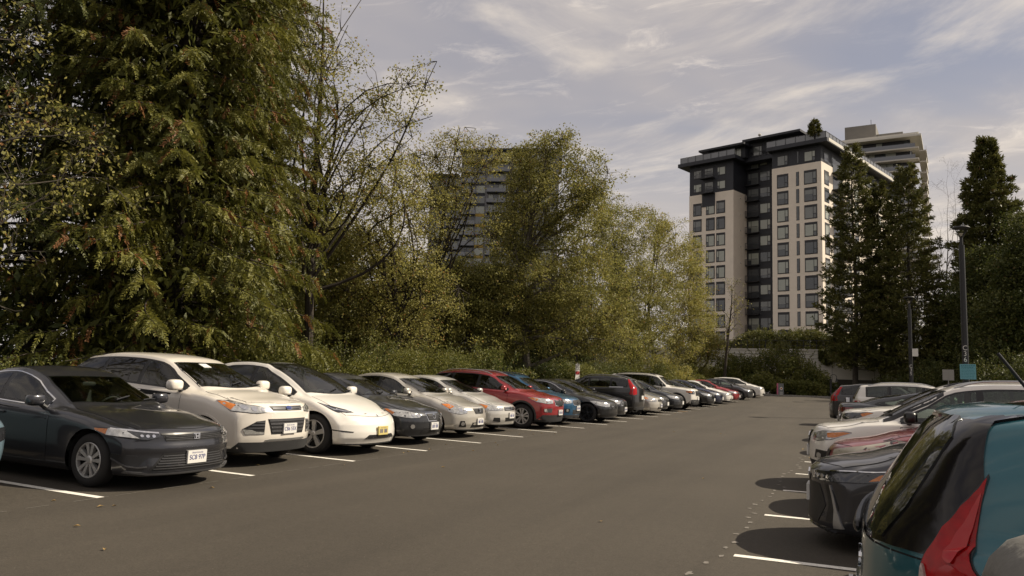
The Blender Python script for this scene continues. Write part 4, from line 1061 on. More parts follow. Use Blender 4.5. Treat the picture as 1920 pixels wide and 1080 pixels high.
def glass_mat(name, tint, spec=.5):
    m = bpy.data.materials.new(name); m.use_nodes = True; nt = m.node_tree; N = nt.nodes; L = nt.links; N.clear()
    out = N.new('ShaderNodeOutputMaterial'); g = N.new('ShaderNodeBsdfGlossy'); g.inputs['Roughness'].default_value = .02
    t = N.new('ShaderNodeBsdfTransparent'); t.inputs['Color'].default_value = (*tint, 1)
    fr = N.new('ShaderNodeFresnel'); fr.inputs['IOR'].default_value = 1.55
    mr = N.new('ShaderNodeMapRange'); mr.inputs['To Min'].default_value = .03; mr.inputs['To Max'].default_value = 1.0; L.new(fr.outputs[0], mr.inputs[0])
    mx = N.new('ShaderNodeMixShader'); L.new(mr.outputs[0], mx.inputs[0]); L.new(t.outputs[0], mx.inputs[1]); L.new(g.outputs[0], mx.inputs[2]); L.new(mx.outputs[0], out.inputs[0])
    return m
M_CLEAR = glass_mat('clear_car_glass', (0.62, 0.70, 0.64))
M_TINT = glass_mat('tinted_car_glass', (0.16, 0.18, 0.17))
M_SEAT = mat('seat_fabric', (0.045, 0.044, 0.042), 0.9)
M_SEATL = mat('pale_seat_fabric', (0.16, 0.15, 0.13), 0.9)
M_DASH = mat('dashboard', (0.022, 0.022, 0.023), 0.7)

class Car:
    """one vehicle: x forward, y left, z up; d = distance behind the nose; built from its own spec of lengths in metres"""
    def __init__(c, name, label, cat, S, pos, rz, group=None, tilt=0.0, step=.06):
        c.S = S; c.L, c.W, c.H = S['L'], S['W'], S['H']; c.step = step
        c.root = empty(name, pos, rz, label, cat, group)
        c.root.rotation_mode = 'ZYX' if False else 'XYZ'
        c.root.rotation_euler = (0, tilt, rz)
        c.top = pchip(S['top']); c.sh = pchip(S['sh'])
        c.plan_c = S.get('plan', .30); c.plan_r = S.get('plan_r', .20)
        c.prof = lin(S.get('prof', [(0, .10), (.25, .03), (.45, 0), (.6, .02), (.8, .10)])); c.prof_r = lin(S.get('prof_r', [(0, .12), (.3, .02), (.5, 0), (.8, .03), (1.1, .08)]))
        c.mats = S['paint']; c.openings = []
        c.body()
    # ---- sections
    def halfw(c, d):
        W2 = c.W / 2
        return W2 * (1 - .07 * (1 - sstep(0, .9, d)) - .05 * sstep(c.L - 1.0, c.L, d))
    def zb(c, d):
        b = c.S.get('clr', .17)
        return b + c.S.get('front_rise', .02) * (1 - sstep(0, .6, d)) + c.S.get('rear_rise', .08) * sstep(c.L - .7, c.L, d)
    def crown(c, d):
        S = c.S; dc, d0, d1, dd = S['cab']
        hood, scr, roof = S.get('hood_crown', .05), S.get('scr_crown', .11), S.get('roof_crown', .055)
        if d < dc: return hood
        if d < d0: return hood + (scr - hood) * sstep(dc, dc + .25, d) + (roof - scr) * sstep(d0 - .25, d0, d)
        if d < d1: return roof
        if S.get('boot'): 
            return roof + (S.get('rear_crown', .09) - roof) * sstep(d1, d1 + .3, d) + (.04 - .09) * sstep(dd - .2, dd, d)
        return roof
    def yr(c, d):
        S = c.S; dc, d0, d1, dd = S['cab']; hw = c.halfw(d); yh = hw - S.get('hood_in', .16); yroof = S.get('yroof', c.W * .335)
        if d < dc: return yh
        if d < d0: return yh + (yroof - yh) * ((d - dc) / (d0 - dc)) ** S.get('pillar_pow', .85)
        if S.get('boot'):
            if d < d1: return yroof
            return yroof + (hw - .14 - yroof) * min(1, max(0, (d - d1) / (dd - d1)))
        return yroof - .05 * sstep(d1, c.L, d)
    def section(c, d):
        hw = c.halfw(d); zb = c.zb(d); zt = c.top(d); cr = c.crown(d); zr = zt - cr; yr = c.yr(d)
        zs = min(c.sh(d), zr - .015); ys = hw - c.S.get('tuck', .045); dz = zs - zb
        u = c.S.get('waist', 0.0)
        P = [(0, zb), (.78 * hw, zb), (.93 * hw, zb + .025), (.975 * hw, zb + .12), (.985 * hw - u * .4, zb + .32 * dz), (hw - .006 - u, zb + .55 * dz), (hw, zs - .22 * dz), (hw - .012, zs - .09 * dz), (ys, zs - .012), (ys - .035, zs + .008)]
        k = sstep(.02, .3, zr - zs)
        P.append(((ys - .035 + yr) / 2 + .022 * k, (zs + zr) / 2 + .01 * k))
        P += [(yr, zr), (yr - .045, zr + .42 * cr), (.62 * yr, zt - .20 * cr), (.3 * yr, zt - .045 * cr), (0, zt)]
        return P
    def sample(c, P):
        cnt = (1, 1, 2, 3, 3, 3, 2, 2, 2, 3, 4, 2, 2, 2, 2)
        A = np.array(P, float); out = []
        for i in range(len(P) - 1):
            p0 = A[max(i - 1, 0)]; p1, p2 = A[i], A[i + 1]; p3 = A[min(i + 2, len(P) - 1)]
            l = np.linalg.norm(p2 - p1) + 1e-6
            m1 = (p2 - p0) / (np.linalg.norm(p2 - p1) + np.linalg.norm(p1 - p0) + 1e-6) * l
            m2 = (p3 - p1) / (np.linalg.norm(p3 - p2) + np.linalg.norm(p2 - p1) + 1e-6) * l
            for k in range(cnt[i]):
                t = k / cnt[i]
                out.append((2*t**3 - 3*t**2 + 1) * p1 + (t**3 - 2*t**2 + t) * m1 + (-2*t**3 + 3*t**2) * p2 + (t**3 - t**2) * m2)
        out.append(A[-1]); q = np.array(out); q[:, 0] = np.maximum(q[:, 0], 0); return q
    def warp(c, d, y, z):
        q = abs(y) / (c.W / 2)
        if d < 1.1:
            d = d + c.plan_c * q ** 2.6 * (1 - d / 1.1) ** 1.5 if d >= 0 else d
        d0 = d
        if d < 1.4:
            f = max(0, 1 - d / (c.plan_c + .5)) ; d = d + c.prof(z) * f
        L = c.L; e = L - d
        if e < 1.2:
            e = e + c.plan_r * q ** 3 * max(0, 1 - e / 1.2) ** 1.4
            e = e + c.prof_r(z) * max(0, 1 - e / c.S.get('tail_blend', 1.1))
            d = L - e
        return d
    def pt(c, d, y, z): return (c.L / 2 - c.warp(d, y, z), y, z)
    def body(c):
        S = c.S; L = c.L
        ds = list(np.concatenate([[0, .012, .03, .055], np.arange(.09, L - .10, c.step), [L - .07, L - .035, L - .012, L]]))
        rings = []
        for d in ds:
            s = c.sample(c.section(d))
            e = min(d, L - d); k = 1 - .020 * max(0, 1 - e / .055) ** 2 * 1.0
            s = s.copy(); s[:, 0] *= k; zm = .45; s[:, 1] = zm + (s[:, 1] - zm) * (1 - .02 * max(0, 1 - e / .055) ** 2)
            rings.append(s)
        n = len(rings[0]); vs = []; idx = {}
        def V(i, j, sg):
            if rings[i][j][0] < 1e-4: sg = 1
            key = (i, j, sg)
            if key not in idx:
                y, z = rings[i][j]; idx[key] = len(vs); vs.append(c.pt(ds[i], y * sg, z))
            return idx[key]
        fs = []
        for i in range(len(ds) - 1):
            for j in range(n - 1):
                for sg in (1, -1):
                    q = [V(i, j, sg), V(i, j + 1, sg), V(i + 1, j + 1, sg), V(i + 1, j, sg)]
                    if sg < 0: q = q[::-1]
                    q2 = [a for k, a in enumerate(q) if a != q[k - 1]]
                    if len(q2) > 2: fs.append(q2)
        # end caps: rows from the outline to the centre line
        for ci, i in ((0, 0), (1, len(ds) - 1)):
            T = [1, .93, .82, .66, .48, .3, .12, 0]; cid = {}
            def CV(a, j, sg):
                y, z = rings[i][j]
                if a == 0: return V(i, j, sg)
                if T[a] == 0 or y < 1e-4: sg = 1
                if y < 1e-4: return V(i, j, 1)
                key = (a, j, sg)
                if key not in cid: cid[key] = len(vs); vs.append(c.pt(ds[i], y * T[a] * sg, z))
                return cid[key]
            for a in range(len(T) - 1):
                for j in range(n - 1):
                    for sg in (1, -1):
                        q = [CV(a, j, sg), CV(a, j + 1, sg), CV(a + 1, j + 1, sg), CV(a + 1, j, sg)]
                        if (sg > 0) == (ci == 0): q = q[::-1]
                        q2 = [x for k, x in enumerate(q) if x != q[k - 1]]
                        if len(set(q2)) > 2: fs.append(q2)
        me = bpy.data.meshes.new('body'); me.from_pydata(vs, [], fs)
        bm = bmesh.new(); bm.from_mesh(me)
        bmesh.ops.remove_doubles(bm, verts=bm.verts, dist=.0004)
        bmesh.ops.recalc_face_normals(bm, faces=bm.faces)
        c.bvh = BVHTree.FromBMesh(bm)
        # wheel arches: split the grid exactly along each circle, drop the inside
        Ra = S['R'] + S.get('arch_gap', .055); c.Ra = Ra
        for xw in c.axles():
            def f(v):
                return (v.co.x - xw) ** 2 + (v.co.z - S['R']) ** 2 - Ra * Ra if abs(v.co.y) > c.W / 2 - .34 else 1.0
            val = {v: f(v) for v in bm.verts}
            cutv = {}
            for e in list(bm.edges):
                a, b = e.verts; fa, fb = val[a], val[b]
                if (fa < 0) != (fb < 0):
                    t = fa / (fa - fb); t = min(max(t, .02), .98)
                    if abs(fa - fb) > .9 and (fa == 1.0 or fb == 1.0): t = .5
                    ne, nv = bmesh.utils.edge_split(e, a, t); cutv[nv] = 1
            for v in cutv: val[v] = 0.0
            for fc in list(bm.faces):
                cv = [v for v in fc.verts if v in cutv]
                if len(cv) == 2:
                    try: bmesh.utils.face_split(fc, cv[0], cv[1])
                    except Exception: pass
            dele = [fc for fc in bm.faces if min(val[v] for v in fc.verts) < -1e-6]
            bmesh.ops.delete(bm, geom=dele, context='FACES')
        zlim = S.get('clr', .17) + S.get('black_below', .05)
        for fc in bm.faces:
            fc.smooth = True
            if max(v.co.z for v in fc.verts) < zlim: fc.material_index = 1
        bm.to_mesh(me); bm.free()
        me.materials.append(c.mats); me.materials.append(M_PLASTIC)
        me.set_sharp_from_angle(angle=R(50))
        c.bodyo = link('body', me, c.root)
        # inner wheel wells and floor
        for xw in c.axles():
            for sg in (1, -1):
                b = MB()
                y0, y1 = sg * (c.W / 2 - .36), sg * (c.W / 2 - .075); k = 14; rr = Ra + .012
                vs = [(xw + rr * math.cos(math.pi * (i / k * 1.24 - .12)), y, S['R'] + rr * math.sin(math.pi * (i / k * 1.24 - .12))) for y in (y0, y1) for i in range(k + 1)]
                fs = [(i, i + 1, k + 2 + i, k + 1 + i) for i in range(k)] + [tuple(range(k + 1))]
                b.add(vs, fs); b.build('wheel_well', M_BLACK, c.root)
    def finish(c, seat=None, wheel_side=1):
        """cut the window openings through the shell and fit the cabin"""
        if not c.openings: return
        bm = bmesh.new(); bm.from_mesh(c.bodyo.data); L2 = c.L / 2
        for mode, poly in c.openings:
            xs = [p[0] for p in poly]; ys = [p[1] for p in poly]; x0, x1, y0, y1 = min(xs) - .12, max(xs) + .12, min(ys) - .12, max(ys) + .12
            zmin = c.S['sh'][2][1] - .1
            def f(co):
                d = L2 - co.x
                if mode == 'side':
                    if not (x0 < d < x1 and y0 < co.z < y1) or abs(co.y) < .38: return 9.0
                    return poly_dist(poly, d, co.z)
                if not (x0 < d < x1 and y0 < co.y < y1) or co.z < zmin: return 9.0
                return poly_dist(poly, d, co.y)
            cut_mesh(bm, f)
        bm.to_mesh(c.bodyo.data); bm.free()
        seat = seat or M_SEAT; dc, d0, d1, dd = c.S['cab']; zb = c.S.get('clr', .17); zc = c.top(dc); W2 = c.W / 2
        b = MB(); b.box(L2 - dd + .2, -W2 + .16, zb + .12, L2 - dc - .1, W2 - .16, zb + .16); b.build('cabin_floor', M_DASH, c.root)
        b = MB(); ya = W2 - .20; pf = [(dc + .16, zc - .10), (dc + .34, zc - .045), (dc + .56, zc - .05), (dc + .68, zc - .12), (dc + .66, zc - .34), (dc + .30, zc - .40)]
        vs = [(L2 - d, s * ya, z) for s in (-1, 1) for d, z in pf]; n = len(pf)
        b.add(vs, [(i, (i + 1) % n, n + (i + 1) % n, n + i) for i in range(n)] + [tuple(range(n))[::-1], tuple(range(n, 2 * n))]); b.build('dashboard', M_DASH, c.root, smooth=True)
        def seat_mesh(x, y, w, h):
            q = MB(); q.ellipsoid((x + .18, y, zb + .36), (.27, w, .11), 12, 8, .5)
            k = MB(); vs = []; prof = [(0, .42), (-.06, .62), (-.16, .92), (-.20, h)]
            for xx, zz in prof:
                ww = w * (1 if zz < h - .05 else .8)
                for yy, dx in ((-ww, -.02), (-ww * .8, .05), (ww * .8, .05), (ww, -.02), (ww * .8, -.09), (-ww * .8, -.09)): vs.append((x + xx + dx, y + yy, zb + zz))
            fs = [(i * 6 + j, i * 6 + (j + 1) % 6, i * 6 + 6 + (j + 1) % 6, i * 6 + 6 + j) for i in range(3) for j in range(6)] + [tuple(range(5, -1, -1)), tuple(range(18, 24))]
            q.add(vs, fs); q.ellipsoid((x - .22, y, zb + h + .10), (.055, min(w * .62, .14), .085), 12, 8, .7); q.build('seat', seat, c.root, smooth=True)
        hs = min(.98, c.H - zb - .42); xf = L2 - (d0 + .42)
        for s in (-1, 1): seat_mesh(xf, s * .37, .25, hs)
        for s in (-1, 0, 1): seat_mesh(xf - .86, s * .40, .20, hs - .04)
        b = MB(); cx_, cz_ = L2 - dc - .80, zc - .10; y = .37 * wheel_side
        b.tube([(cx_ + .10 * math.sin(t), y + .18 * math.cos(t), cz_ + .16 * math.sin(t)) for t in np.linspace(0, 6.283, 21)], .014, 6); b.tube([(cx_, y - .17, cz_), (cx_, y + .17, cz_)], .02, 6); b.tube([(cx_, y, cz_), (cx_ + .2, y, cz_ - .10)], .03, 6); b.build('steering_wheel', M_DASH, c.root)
        b = MB(); b.ellipsoid((L2 - d0 + .10, 0, c.top(d0) - .13), (.02, .11, .032), 12, 8, .6); b.build('rear_view_mirror', M_DASH, c.root, smooth=True)
    def axles(c): return (c.L / 2 - c.S['fo'], c.L / 2 - c.S['fo'] - c.S['wb'])
    # ---- panels laid on the body
    def _ray(c, o, d):
        h = c.bvh.ray_cast(Vector(o), Vector(d))
        if h[0] is None:
            h = c.bvh.find_nearest(Vector(o) + Vector(d) * 3.0)
        return h
    def cyl(c, front, th, z, sg_unused=0):
        xc = c.cx(front); s = 1 if front else -1
        o = (xc + s * 4 * math.cos(th), 4 * math.sin(th), z); d = (-s * math.cos(th), -math.sin(th), 0)
        h = c.bvh.ray_cast(Vector(o), Vector(d))
        if h[0] is None: h = c.bvh.find_nearest(Vector((xc + s * 1.0 * math.cos(th), .8 * math.sin(th), z)))
        return h
    def cx(c, front): return (c.L / 2 - 1.05) if front else (-c.L / 2 + 1.05)
    def to_cyl(c, p, front):
        s = 1 if front else -1; xc = c.cx(front)
        if p[0] == 'c': return (math.radians(p[1]), p[2])      # ('c', bearing round the corner, height)
        if len(p) >= 3:      # ('s', d, z): a point on the flank
            x = c.L / 2 - p[1]; sg = p[3] if len(p) > 3 else 1
            h = c.bvh.ray_cast(Vector((x, 4, p[2])), Vector((0, -1, 0)))
            y = h[0].y if h[0] else c.W / 2 - .05
            return ((-1 if len(p) > 3 and p[3] < 0 else 1) * math.atan2(y, (x - xc) * s), p[2])
        y, z = p; h = c.bvh.ray_cast(Vector((s * 6, y, z)), Vector((-s, 0, 0)))
        x = h[0].x if h[0] and (h[0].x - xc) * s > .05 else xc + s * .75
        return (math.atan2(y, (x - xc) * s), z)
    def panel(c, name, poly, mode, mm, off=.004, parent=None, mirror=False, grid=.07, rim=.006, flip=False, holes=()):
        """a thin skin that follows the body. mode: 'side' (d,z), 'top' (d,y), 'front'/'rear' (y,z) or ('s',d,z)"""
        objs = []
        K = 1.0
        if mode in ('front', 'rear'):
            base = [c.to_cyl(p, mode == 'front') for p in poly]; K = .95
            base = [(a * K, z) for a, z in base]
        else: base = [tuple(p) for p in poly]
        sides = (1, -1) if (mirror or mode == 'side') else (1,)
        if flip: sides = (-1,)
        if mode == 'side' and not mirror: sides = (1, -1)
        # outline with even steps
        pts = []
        for i, a in enumerate(base):
            b_ = base[(i + 1) % len(base)]; l = math.hypot(b_[0] - a[0], b_[1] - a[1]); k = max(1, int(round(l / (grid * .6))))
            for q in range(k): pts.append((a[0] + (b_[0] - a[0]) * q / k, a[1] + (b_[1] - a[1]) * q / k))
        nb = len(pts)
        xs = [p[0] for p in pts]; zs = [p[1] for p in pts]
        def inside(x, y):
            r = False; j = nb - 1
            for i in range(nb):
                if (pts[i][1] > y) != (pts[j][1] > y) and x < (pts[j][0] - pts[i][0]) * (y - pts[i][1]) / (pts[j][1] - pts[i][1]) + pts[i][0]: r = not r
                j = i
            return r
        allp = [Vector(p) for p in pts]
        gx = np.arange(min(xs) + grid * .5, max(xs), grid); gy = np.arange(min(zs) + grid * .5, max(zs), grid)
        if len(gx) * len(gy) < 1600:
            for x in gx:
                for y in gy:
                    if inside(x, y) and min((p[0] - x) ** 2 + (p[1] - y) ** 2 for p in pts) > (grid * .35) ** 2: allp.append(Vector((x, y)))
        he = []
        for hp in holes:
            k0 = len(allp); q_ = []
            for i, a in enumerate(hp):
                b_ = hp[(i + 1) % len(hp)]; l = math.hypot(b_[0] - a[0], b_[1] - a[1]); k = max(1, int(round(l / (grid * .6))))
                q_ += [(a[0] + (b_[0] - a[0]) * w / k, a[1] + (b_[1] - a[1]) * w / k) for w in range(k)]
            allp += [Vector(p) for p in q_]; he += [(k0 + i, k0 + (i + 1) % len(q_)) for i in range(len(q_))]
        try: r = delaunay_2d_cdt(allp, he, [list(range(nb))], 1, 1e-5)
        except Exception: return None
        v2, tri = r[0], r[2]
        if holes:
            def keep(t):
                x = sum(v2[i][0] for i in t) / len(t); y = sum(v2[i][1] for i in t) / len(t)
                return not any(poly_inside(hp, x, y) for hp in holes)
            tri = [t for t in tri if keep(t)]
        edges = {}
        for t in tri:
            for i in range(len(t)):
                e = (t[i], t[(i + 1) % len(t)]); edges[e] = 1
        bnd = [e for e in edges if (e[1], e[0]) not in edges]
        for sg in sides:
            vs = []; nr = []
            for p in v2:
                if mode == 'side': h = c._ray((c.L / 2 - p[0], sg * 3.0, p[1]), (0, -sg, 0))
                elif mode == 'top': h = c._ray((c.L / 2 - p[0], sg * p[1], 4.0), (0, 0, -1))
                else: h = c.cyl(mode == 'front', sg * p[0] / K, p[1])
                nr.append(h[1]); vs.append(h[0])
            out = [tuple(a + n_ * off) for a, n_ in zip(vs, nr)]
            fs = [tuple(t) for t in tri]; k0 = len(out)
            ring = {}
            for a, b_ in bnd:
                for q in (a, b_):
                    if q not in ring: ring[q] = len(out); out.append(tuple(vs[q] - nr[q] * .002))
                fs.append((a, ring[a], ring[b_], b_))
            me = bpy.data.meshes.new(name); me.from_pydata(out, [], fs)
            bm = bmesh.new(); bm.from_mesh(me)
            # orient outward
            bm.faces.ensure_lookup_table()
            s_ = sum(f.normal.dot(nr[t[0]]) for f, t in zip(bm.faces[:len(tri)], tri))
            if s_ < 0: bmesh.ops.reverse_faces(bm, faces=bm.faces)
            for f in bm.faces[:len(tri)]: f.smooth = True
            bm.to_mesh(me); bm.free()
            me.materials.append(mm); me.set_sharp_from_angle(angle=R(40))
            objs.append(link(name, me, parent if not isinstance(parent, list) else parent[len(objs)]))
        return objs
    @staticmethod
    def grow_poly(poly, e):
        n = len(poly); A = sum(poly[i][0] * poly[(i + 1) % n][1] - poly[(i + 1) % n][0] * poly[i][1] for i in range(n)); s = 1 if A > 0 else -1; out = []
        for i in range(n):
            p0, p1, p2 = poly[i - 1], poly[i], poly[(i + 1) % n]
            def nrm(a, b):
                l = math.hypot(b[0] - a[0], b[1] - a[1]) + 1e-9; return ((b[1] - a[1]) / l * s, -(b[0] - a[0]) / l * s)
            n1, n2 = nrm(p0, p1), nrm(p1, p2); bx, by = n1[0] + n2[0], n1[1] + n2[1]; q = max(.35, (bx * bx + by * by) / 2)
            out.append((p1[0] + bx / q * e, p1[1] + by / q * e))
        return out
    # ---- standard kit
    def glasshouse(c, dA, dB, pillars=(), lo=.035, hi=.05, rear_cut=None, trim=True, rear_slope=.0, chrome=False, glass=None):
        """side windows between shoulder and roof edge, from dA to dB, split at pillars"""
        glass = glass or M_GLASS
        def zlo(d): return min(c.sh(d), c.top(d) - c.crown(d) - .015) + lo
        def zhi(d): return c.top(d) - c.crown(d) - hi
        def band(a, b, sa=0, sb=0):
            ks = [a + (b - a) * i / 24 for i in range(25)]
            ks = [d for d in ks if zhi(d) - zlo(d) > .025]
            if len(ks) < 2: return None
            up = [(d + (sa * (1 - (d - a) / (b - a)) + sb * (d - a) / (b - a)), zhi(d)) for d in ks]; dn = [(d, zlo(d)) for d in ks]
            return dn + up[::-1]
        cuts = [dA] + list(pillars) + [dB]
        full = band(dA, dB, 0, rear_slope)
        if full is None: return
        if chrome:
            c.panel('window_chrome', c.grow_poly(full, .024), 'side', M_CHROME, .0025, c.root, holes=[c.grow_poly(full, .008)])
        panes = []
        for i in range(len(cuts) - 1):
            p = band(cuts[i] + (.03 if i else 0), cuts[i + 1] - .03, 0, rear_slope if i == len(cuts) - 2 else 0)
            if p: panes.append((c.grow_poly(p, -.012), i))
        clear = c.S.get('clear', True); priv = c.S.get('privacy', False)
        tr = c.panel('window_trim', c.grow_poly(full, .012), 'side', M_TRIM, .004, c.root, holes=[c.grow_poly(p, -.004) for p, i in panes] if clear else ())
        for p, i in panes:
            c.panel('side_window', p, 'side', (M_TINT if priv and i > 0 else M_CLEAR) if clear else glass, .006, tr)
            if clear: c.openings.append(('side', c.grow_poly(p, .004)))
        return
        for i in range(len(cuts) - 1):
            p = band(cuts[i] + (.03 if i else 0), cuts[i + 1] - .03, 0 if i == 0 else .0, rear_slope if i == len(cuts) - 2 else 0)
            if p: c.panel('side_window', c.grow_poly(p, -.012), 'side', glass, .008, tr)
    def windscreen(c, inset=.055, m=None, lo=.07, hi=.03):
        dc, d0 = c.S['cab'][:2]; n = 12
        L_ = []
        for i in range(n + 1):
            t = i / n; d = dc + lo + .13 * 1 + (d0 - hi - dc - lo - .13) * t
            L_.append((d, c.yr(d) - inset))
        yb = L_[0][1]; yt = L_[-1][1]
        bot = [(dc + lo + .13 * (abs(s)) ** 2, yb * s) for s in np.linspace(-1, 1, 9)][1:-1]
        topc = [(d0 - hi - .05 * (1 - abs(s) ** 2), yt * s) for s in np.linspace(1, -1, 9)][1:-1]
        poly = [(a, b) for a, b in L_] + topc + [(a, -b) for a, b in L_[::-1]] + bot
        clear = c.S.get('clear', True)
        fr_ = c.panel('windscreen_seal', c.grow_poly(poly, .022), 'top', M_TRIM, .003, c.root, holes=[c.grow_poly(poly, -.012)] if clear else ())[0]
        c.panel('windscreen', poly, 'top', M_CLEAR if clear else (m or M_GLASS), .006, fr_)
        if clear: c.openings.append(('top', c.grow_poly(poly, .004)))
        # wipers resting along the cowl
        for s in (.55, -.12):
            b = MB(); pts = []
            for t in np.linspace(0, 1, 6):
                d = dc + lo + .05 + .09 * t; y = yb * (s + .42 * t) * 1.0; h = c._ray((c.L / 2 - d, y, 4), (0, 0, -1)); pts.append(h[0] + h[1] * .022)
            b.tube(pts, .011, 5); b.build('wiper', M_TRIM, c.root)
    def rear_glass_top(c, inset=.07):
        dc, d0, d1, dd = c.S['cab']; L_ = [(d1 + .05 + (dd - d1 - .12) * i / 8, c.yr(d1 + .05 + (dd - d1 - .12) * i / 8) - inset) for i in range(9)]
        poly = L_ + [(a, -b) for a, b in L_[::-1]]
        c.panel('rear_window', poly, 'top', M_CLEAR if c.S.get('clear', True) else M_GLASS, .005, c.root)
        if c.S.get('clear', True): c.openings.append(('top', c.grow_poly(poly, -.006)))
    def hood(c, d0=.12, gap=.01, inset=.03):
        dc = c.S['cab'][0]; n = 10; e = []
        for i in range(n + 1):
            d = d0 + c.plan_c * .55 + (dc + .02 - d0 - c.plan_c * .55) * i / n; e.append((d, c.yr(d) - inset))
        fr_ = [(d0 + c.plan_c * .55 * abs(s) ** 2.2, e[0][1] * s) for s in np.linspace(-1, 1, 11)][1:-1]
        bk = [(dc + .02 - .05 * (1 - abs(s) ** 2) + .0, e[-1][1] * s) for s in np.linspace(1, -1, 7)][1:-1]
        poly = e + bk + [(a, -b) for a, b in e[::-1]] + fr_
        sm = c.panel('hood_seam', c.grow_poly(poly, .006), 'top', M_BLACK, .0012, c.root)[0]
        c.panel('hood', poly, 'top', c.mats, .0035, sm, grid=.09)
    def door(c, a, b, handle=True, lo=.10):
        """door skin with its shut line; a..b distances behind the nose"""
        n = 6; z0 = c.S.get('clr', .17) + lo; xs = [a + (b - a) * i / n for i in range(n + 1)]
        up = [(d, c.sh(d) - .03) for d in xs]
        rear = c.axles()[1]; xr = c.L / 2 - rear
        dn = []
        for d in xs[::-1]:
            z = z0; q = (c.Ra + .05) ** 2 - (d - xr) ** 2
            if q > 0: z = max(z, c.S['R'] + math.sqrt(q))
            dn.append((d, z))
        poly = up + dn
        gp = c.grow_poly(poly, .006); gp = [(d, z - (.016 if i <= n else 0)) for i, (d, z) in enumerate(gp)]
        sm = c.panel('door_seam', gp, 'side', M_BLACK, .0012, c.root)
        ds_ = c.panel('door', poly, 'side', c.mats, .0035, sm, grid=.09)
        if handle:
            for k, sg in enumerate((1, -1)):
                d = b - .14; z = c.sh(d) - .12; h = c._ray((c.L / 2 - d, sg * 3, z), (0, -sg, 0))
                mb = MB(); mb.ellipsoid((h[0].x, h[0].y + sg * .018, z), (.10, .018, .018), 10, 6, .7); mb.build('door_handle', c.mats, sm[k], smooth=True)
    def mirrors(c, m=None, d=None, z=None, size=1.0, out=.10):
        dc, d0 = c.S['cab'][:2]; d = d or dc + .42; z = z or c.sh(d) + .10
        for sg in (1, -1):
            h = c._ray((c.L / 2 - d, sg * 3, c.sh(d) - .02), (0, -sg, 0)); y = h[0].y + sg * out; x = c.L / 2 - d
            b = MB(); b.ellipsoid((x, y, z), (.075 * size, .115 * size, .075 * size), 14, 10, .62); o = b.build('mirror', m or c.mats, c.root, smooth=True)
            b = MB(); b.tube([(x + .01, h[0].y - sg * .04, c.sh(d) + .0), (x, y - sg * .05, z - .04)], [.035, .028], 8); b.build('mirror_stalk', M_TRIM, o, smooth=True)
            b = MB(); b.box(x - .078 * size, y - .085 * size, z - .05 * size, x - .072 * size, y + .085 * size, z + .05 * size); b.build('mirror_glass', M_GLASS, o)
    def wheels(c, style=5, rim=None, rimr=.66, dark=None, tw=.21, twin=False):
        rm = rim or M_ALLOY; Rr = c.S['R']
        for ax in c.axles():
            for sg in (1, -1):
                yo = c.W / 2 - .035
                fr = (lambda sg: (lambda x, y, z: (ax + x, sg * (yo - tw / 2 + z), Rr + y)))(sg)
                b = MB(); b.lathe([(rimr * Rr - .03, -tw / 2 + .02), (rimr * Rr - .03, tw / 2 - .055)], 24, fr); b.lathe([(rimr * Rr, tw / 2 - .07), (0.001, tw / 2 - .07)], 24, fr)
                w = b.build('wheel', M_BLACK, c.root, smooth=True)
                b = MB(); h = tw / 2; rr = rimr * Rr
                b.lathe([(rr, -h + .01), (rr + .02, -h), (Rr - .03, -h + .004), (Rr - .008, -h + .03), (Rr, -h + .06), (Rr, h - .06), (Rr - .008, h - .03), (Rr - .03, h - .006), (rr + .045, h + .004), (rr + .012, h - .002), (rr, h - .012), (rr - .004, h - .04)], 40, fr)
                b.build('tyre', M_TYRE, w, smooth=True)
                b = MB()
                b.lathe([(rr + .004, h - .014), (rr - .006, h - .004), (rr - .018, h - .008), (rr - .024, h - .05)], 40, fr)
                b.lathe([(.001, h - .008), (.035, h - .010), (.055, h - .022), (.06, h - .06)], 16, fr)
                for k in range(style):
                    for tw_ in ((-1, 1) if twin else (0,)):
                        t0 = 2 * math.pi * k / style + .3; ct, st = math.cos(t0), math.sin(t0)
                        w0, w1 = (.020, .030) if not twin else (.015, .028)
                        if style >= 9: w0, w1 = .012, .014
                        if style == 5 and not twin: w0, w1 = .030, .046
                        o0, o1 = tw_ * .012, tw_ * .055
                        q = []
                        for (r_, ww, oo, zf, zbk) in ((.04, w0, o0, h - .022, h - .06), (rr - .012, w1, o1, h - .012, h - .06)):
                            for z_ in (zf, zbk):
                                for s_ in (-1, 1): q.append(fr(r_ * ct - (oo + s_ * ww) * st, r_ * st + (oo + s_ * ww) * ct, z_))
                        b.add(q, [(0, 1, 5, 4), (2, 6, 7, 3), (0, 4, 6, 2), (1, 3, 7, 5)])
                b.build('rim', rm, w, smooth=False)
    def arch_trim(c, w=.055, m=None):
        for ax in c.axles():
            d = c.L / 2 - ax; k = 22; a0, a1 = -.18, math.pi + .18
            o = [(d + (c.Ra + w) * math.cos(a0 + (a1 - a0) * i / k), c.S['R'] + (c.Ra + w) * math.sin(a0 + (a1 - a0) * i / k)) for i in range(k + 1)]
            n_ = [(d + (c.Ra - .002) * math.cos(a0 + (a1 - a0) * i / k), c.S['R'] + (c.Ra - .002) * math.sin(a0 + (a1 - a0) * i / k)) for i in range(k + 1)]
            c.panel('arch_moulding', o + n_[::-1], 'side', m or M_PLASTIC, .009, c.root, grid=.06)
    def sill(c, h=.12, m=None):
        f, r = [c.L / 2 - a for a in c.axles()]; z = c.S.get('clr', .17)
        c.panel('sill_moulding', [(f + c.Ra * .96, z + .02), (r - c.Ra * .96, z + .02), (r - c.Ra * .99, z + h), (f + c.Ra * .99, z + h)], 'side', m or M_PLASTIC, .006, c.root, grid=.12)
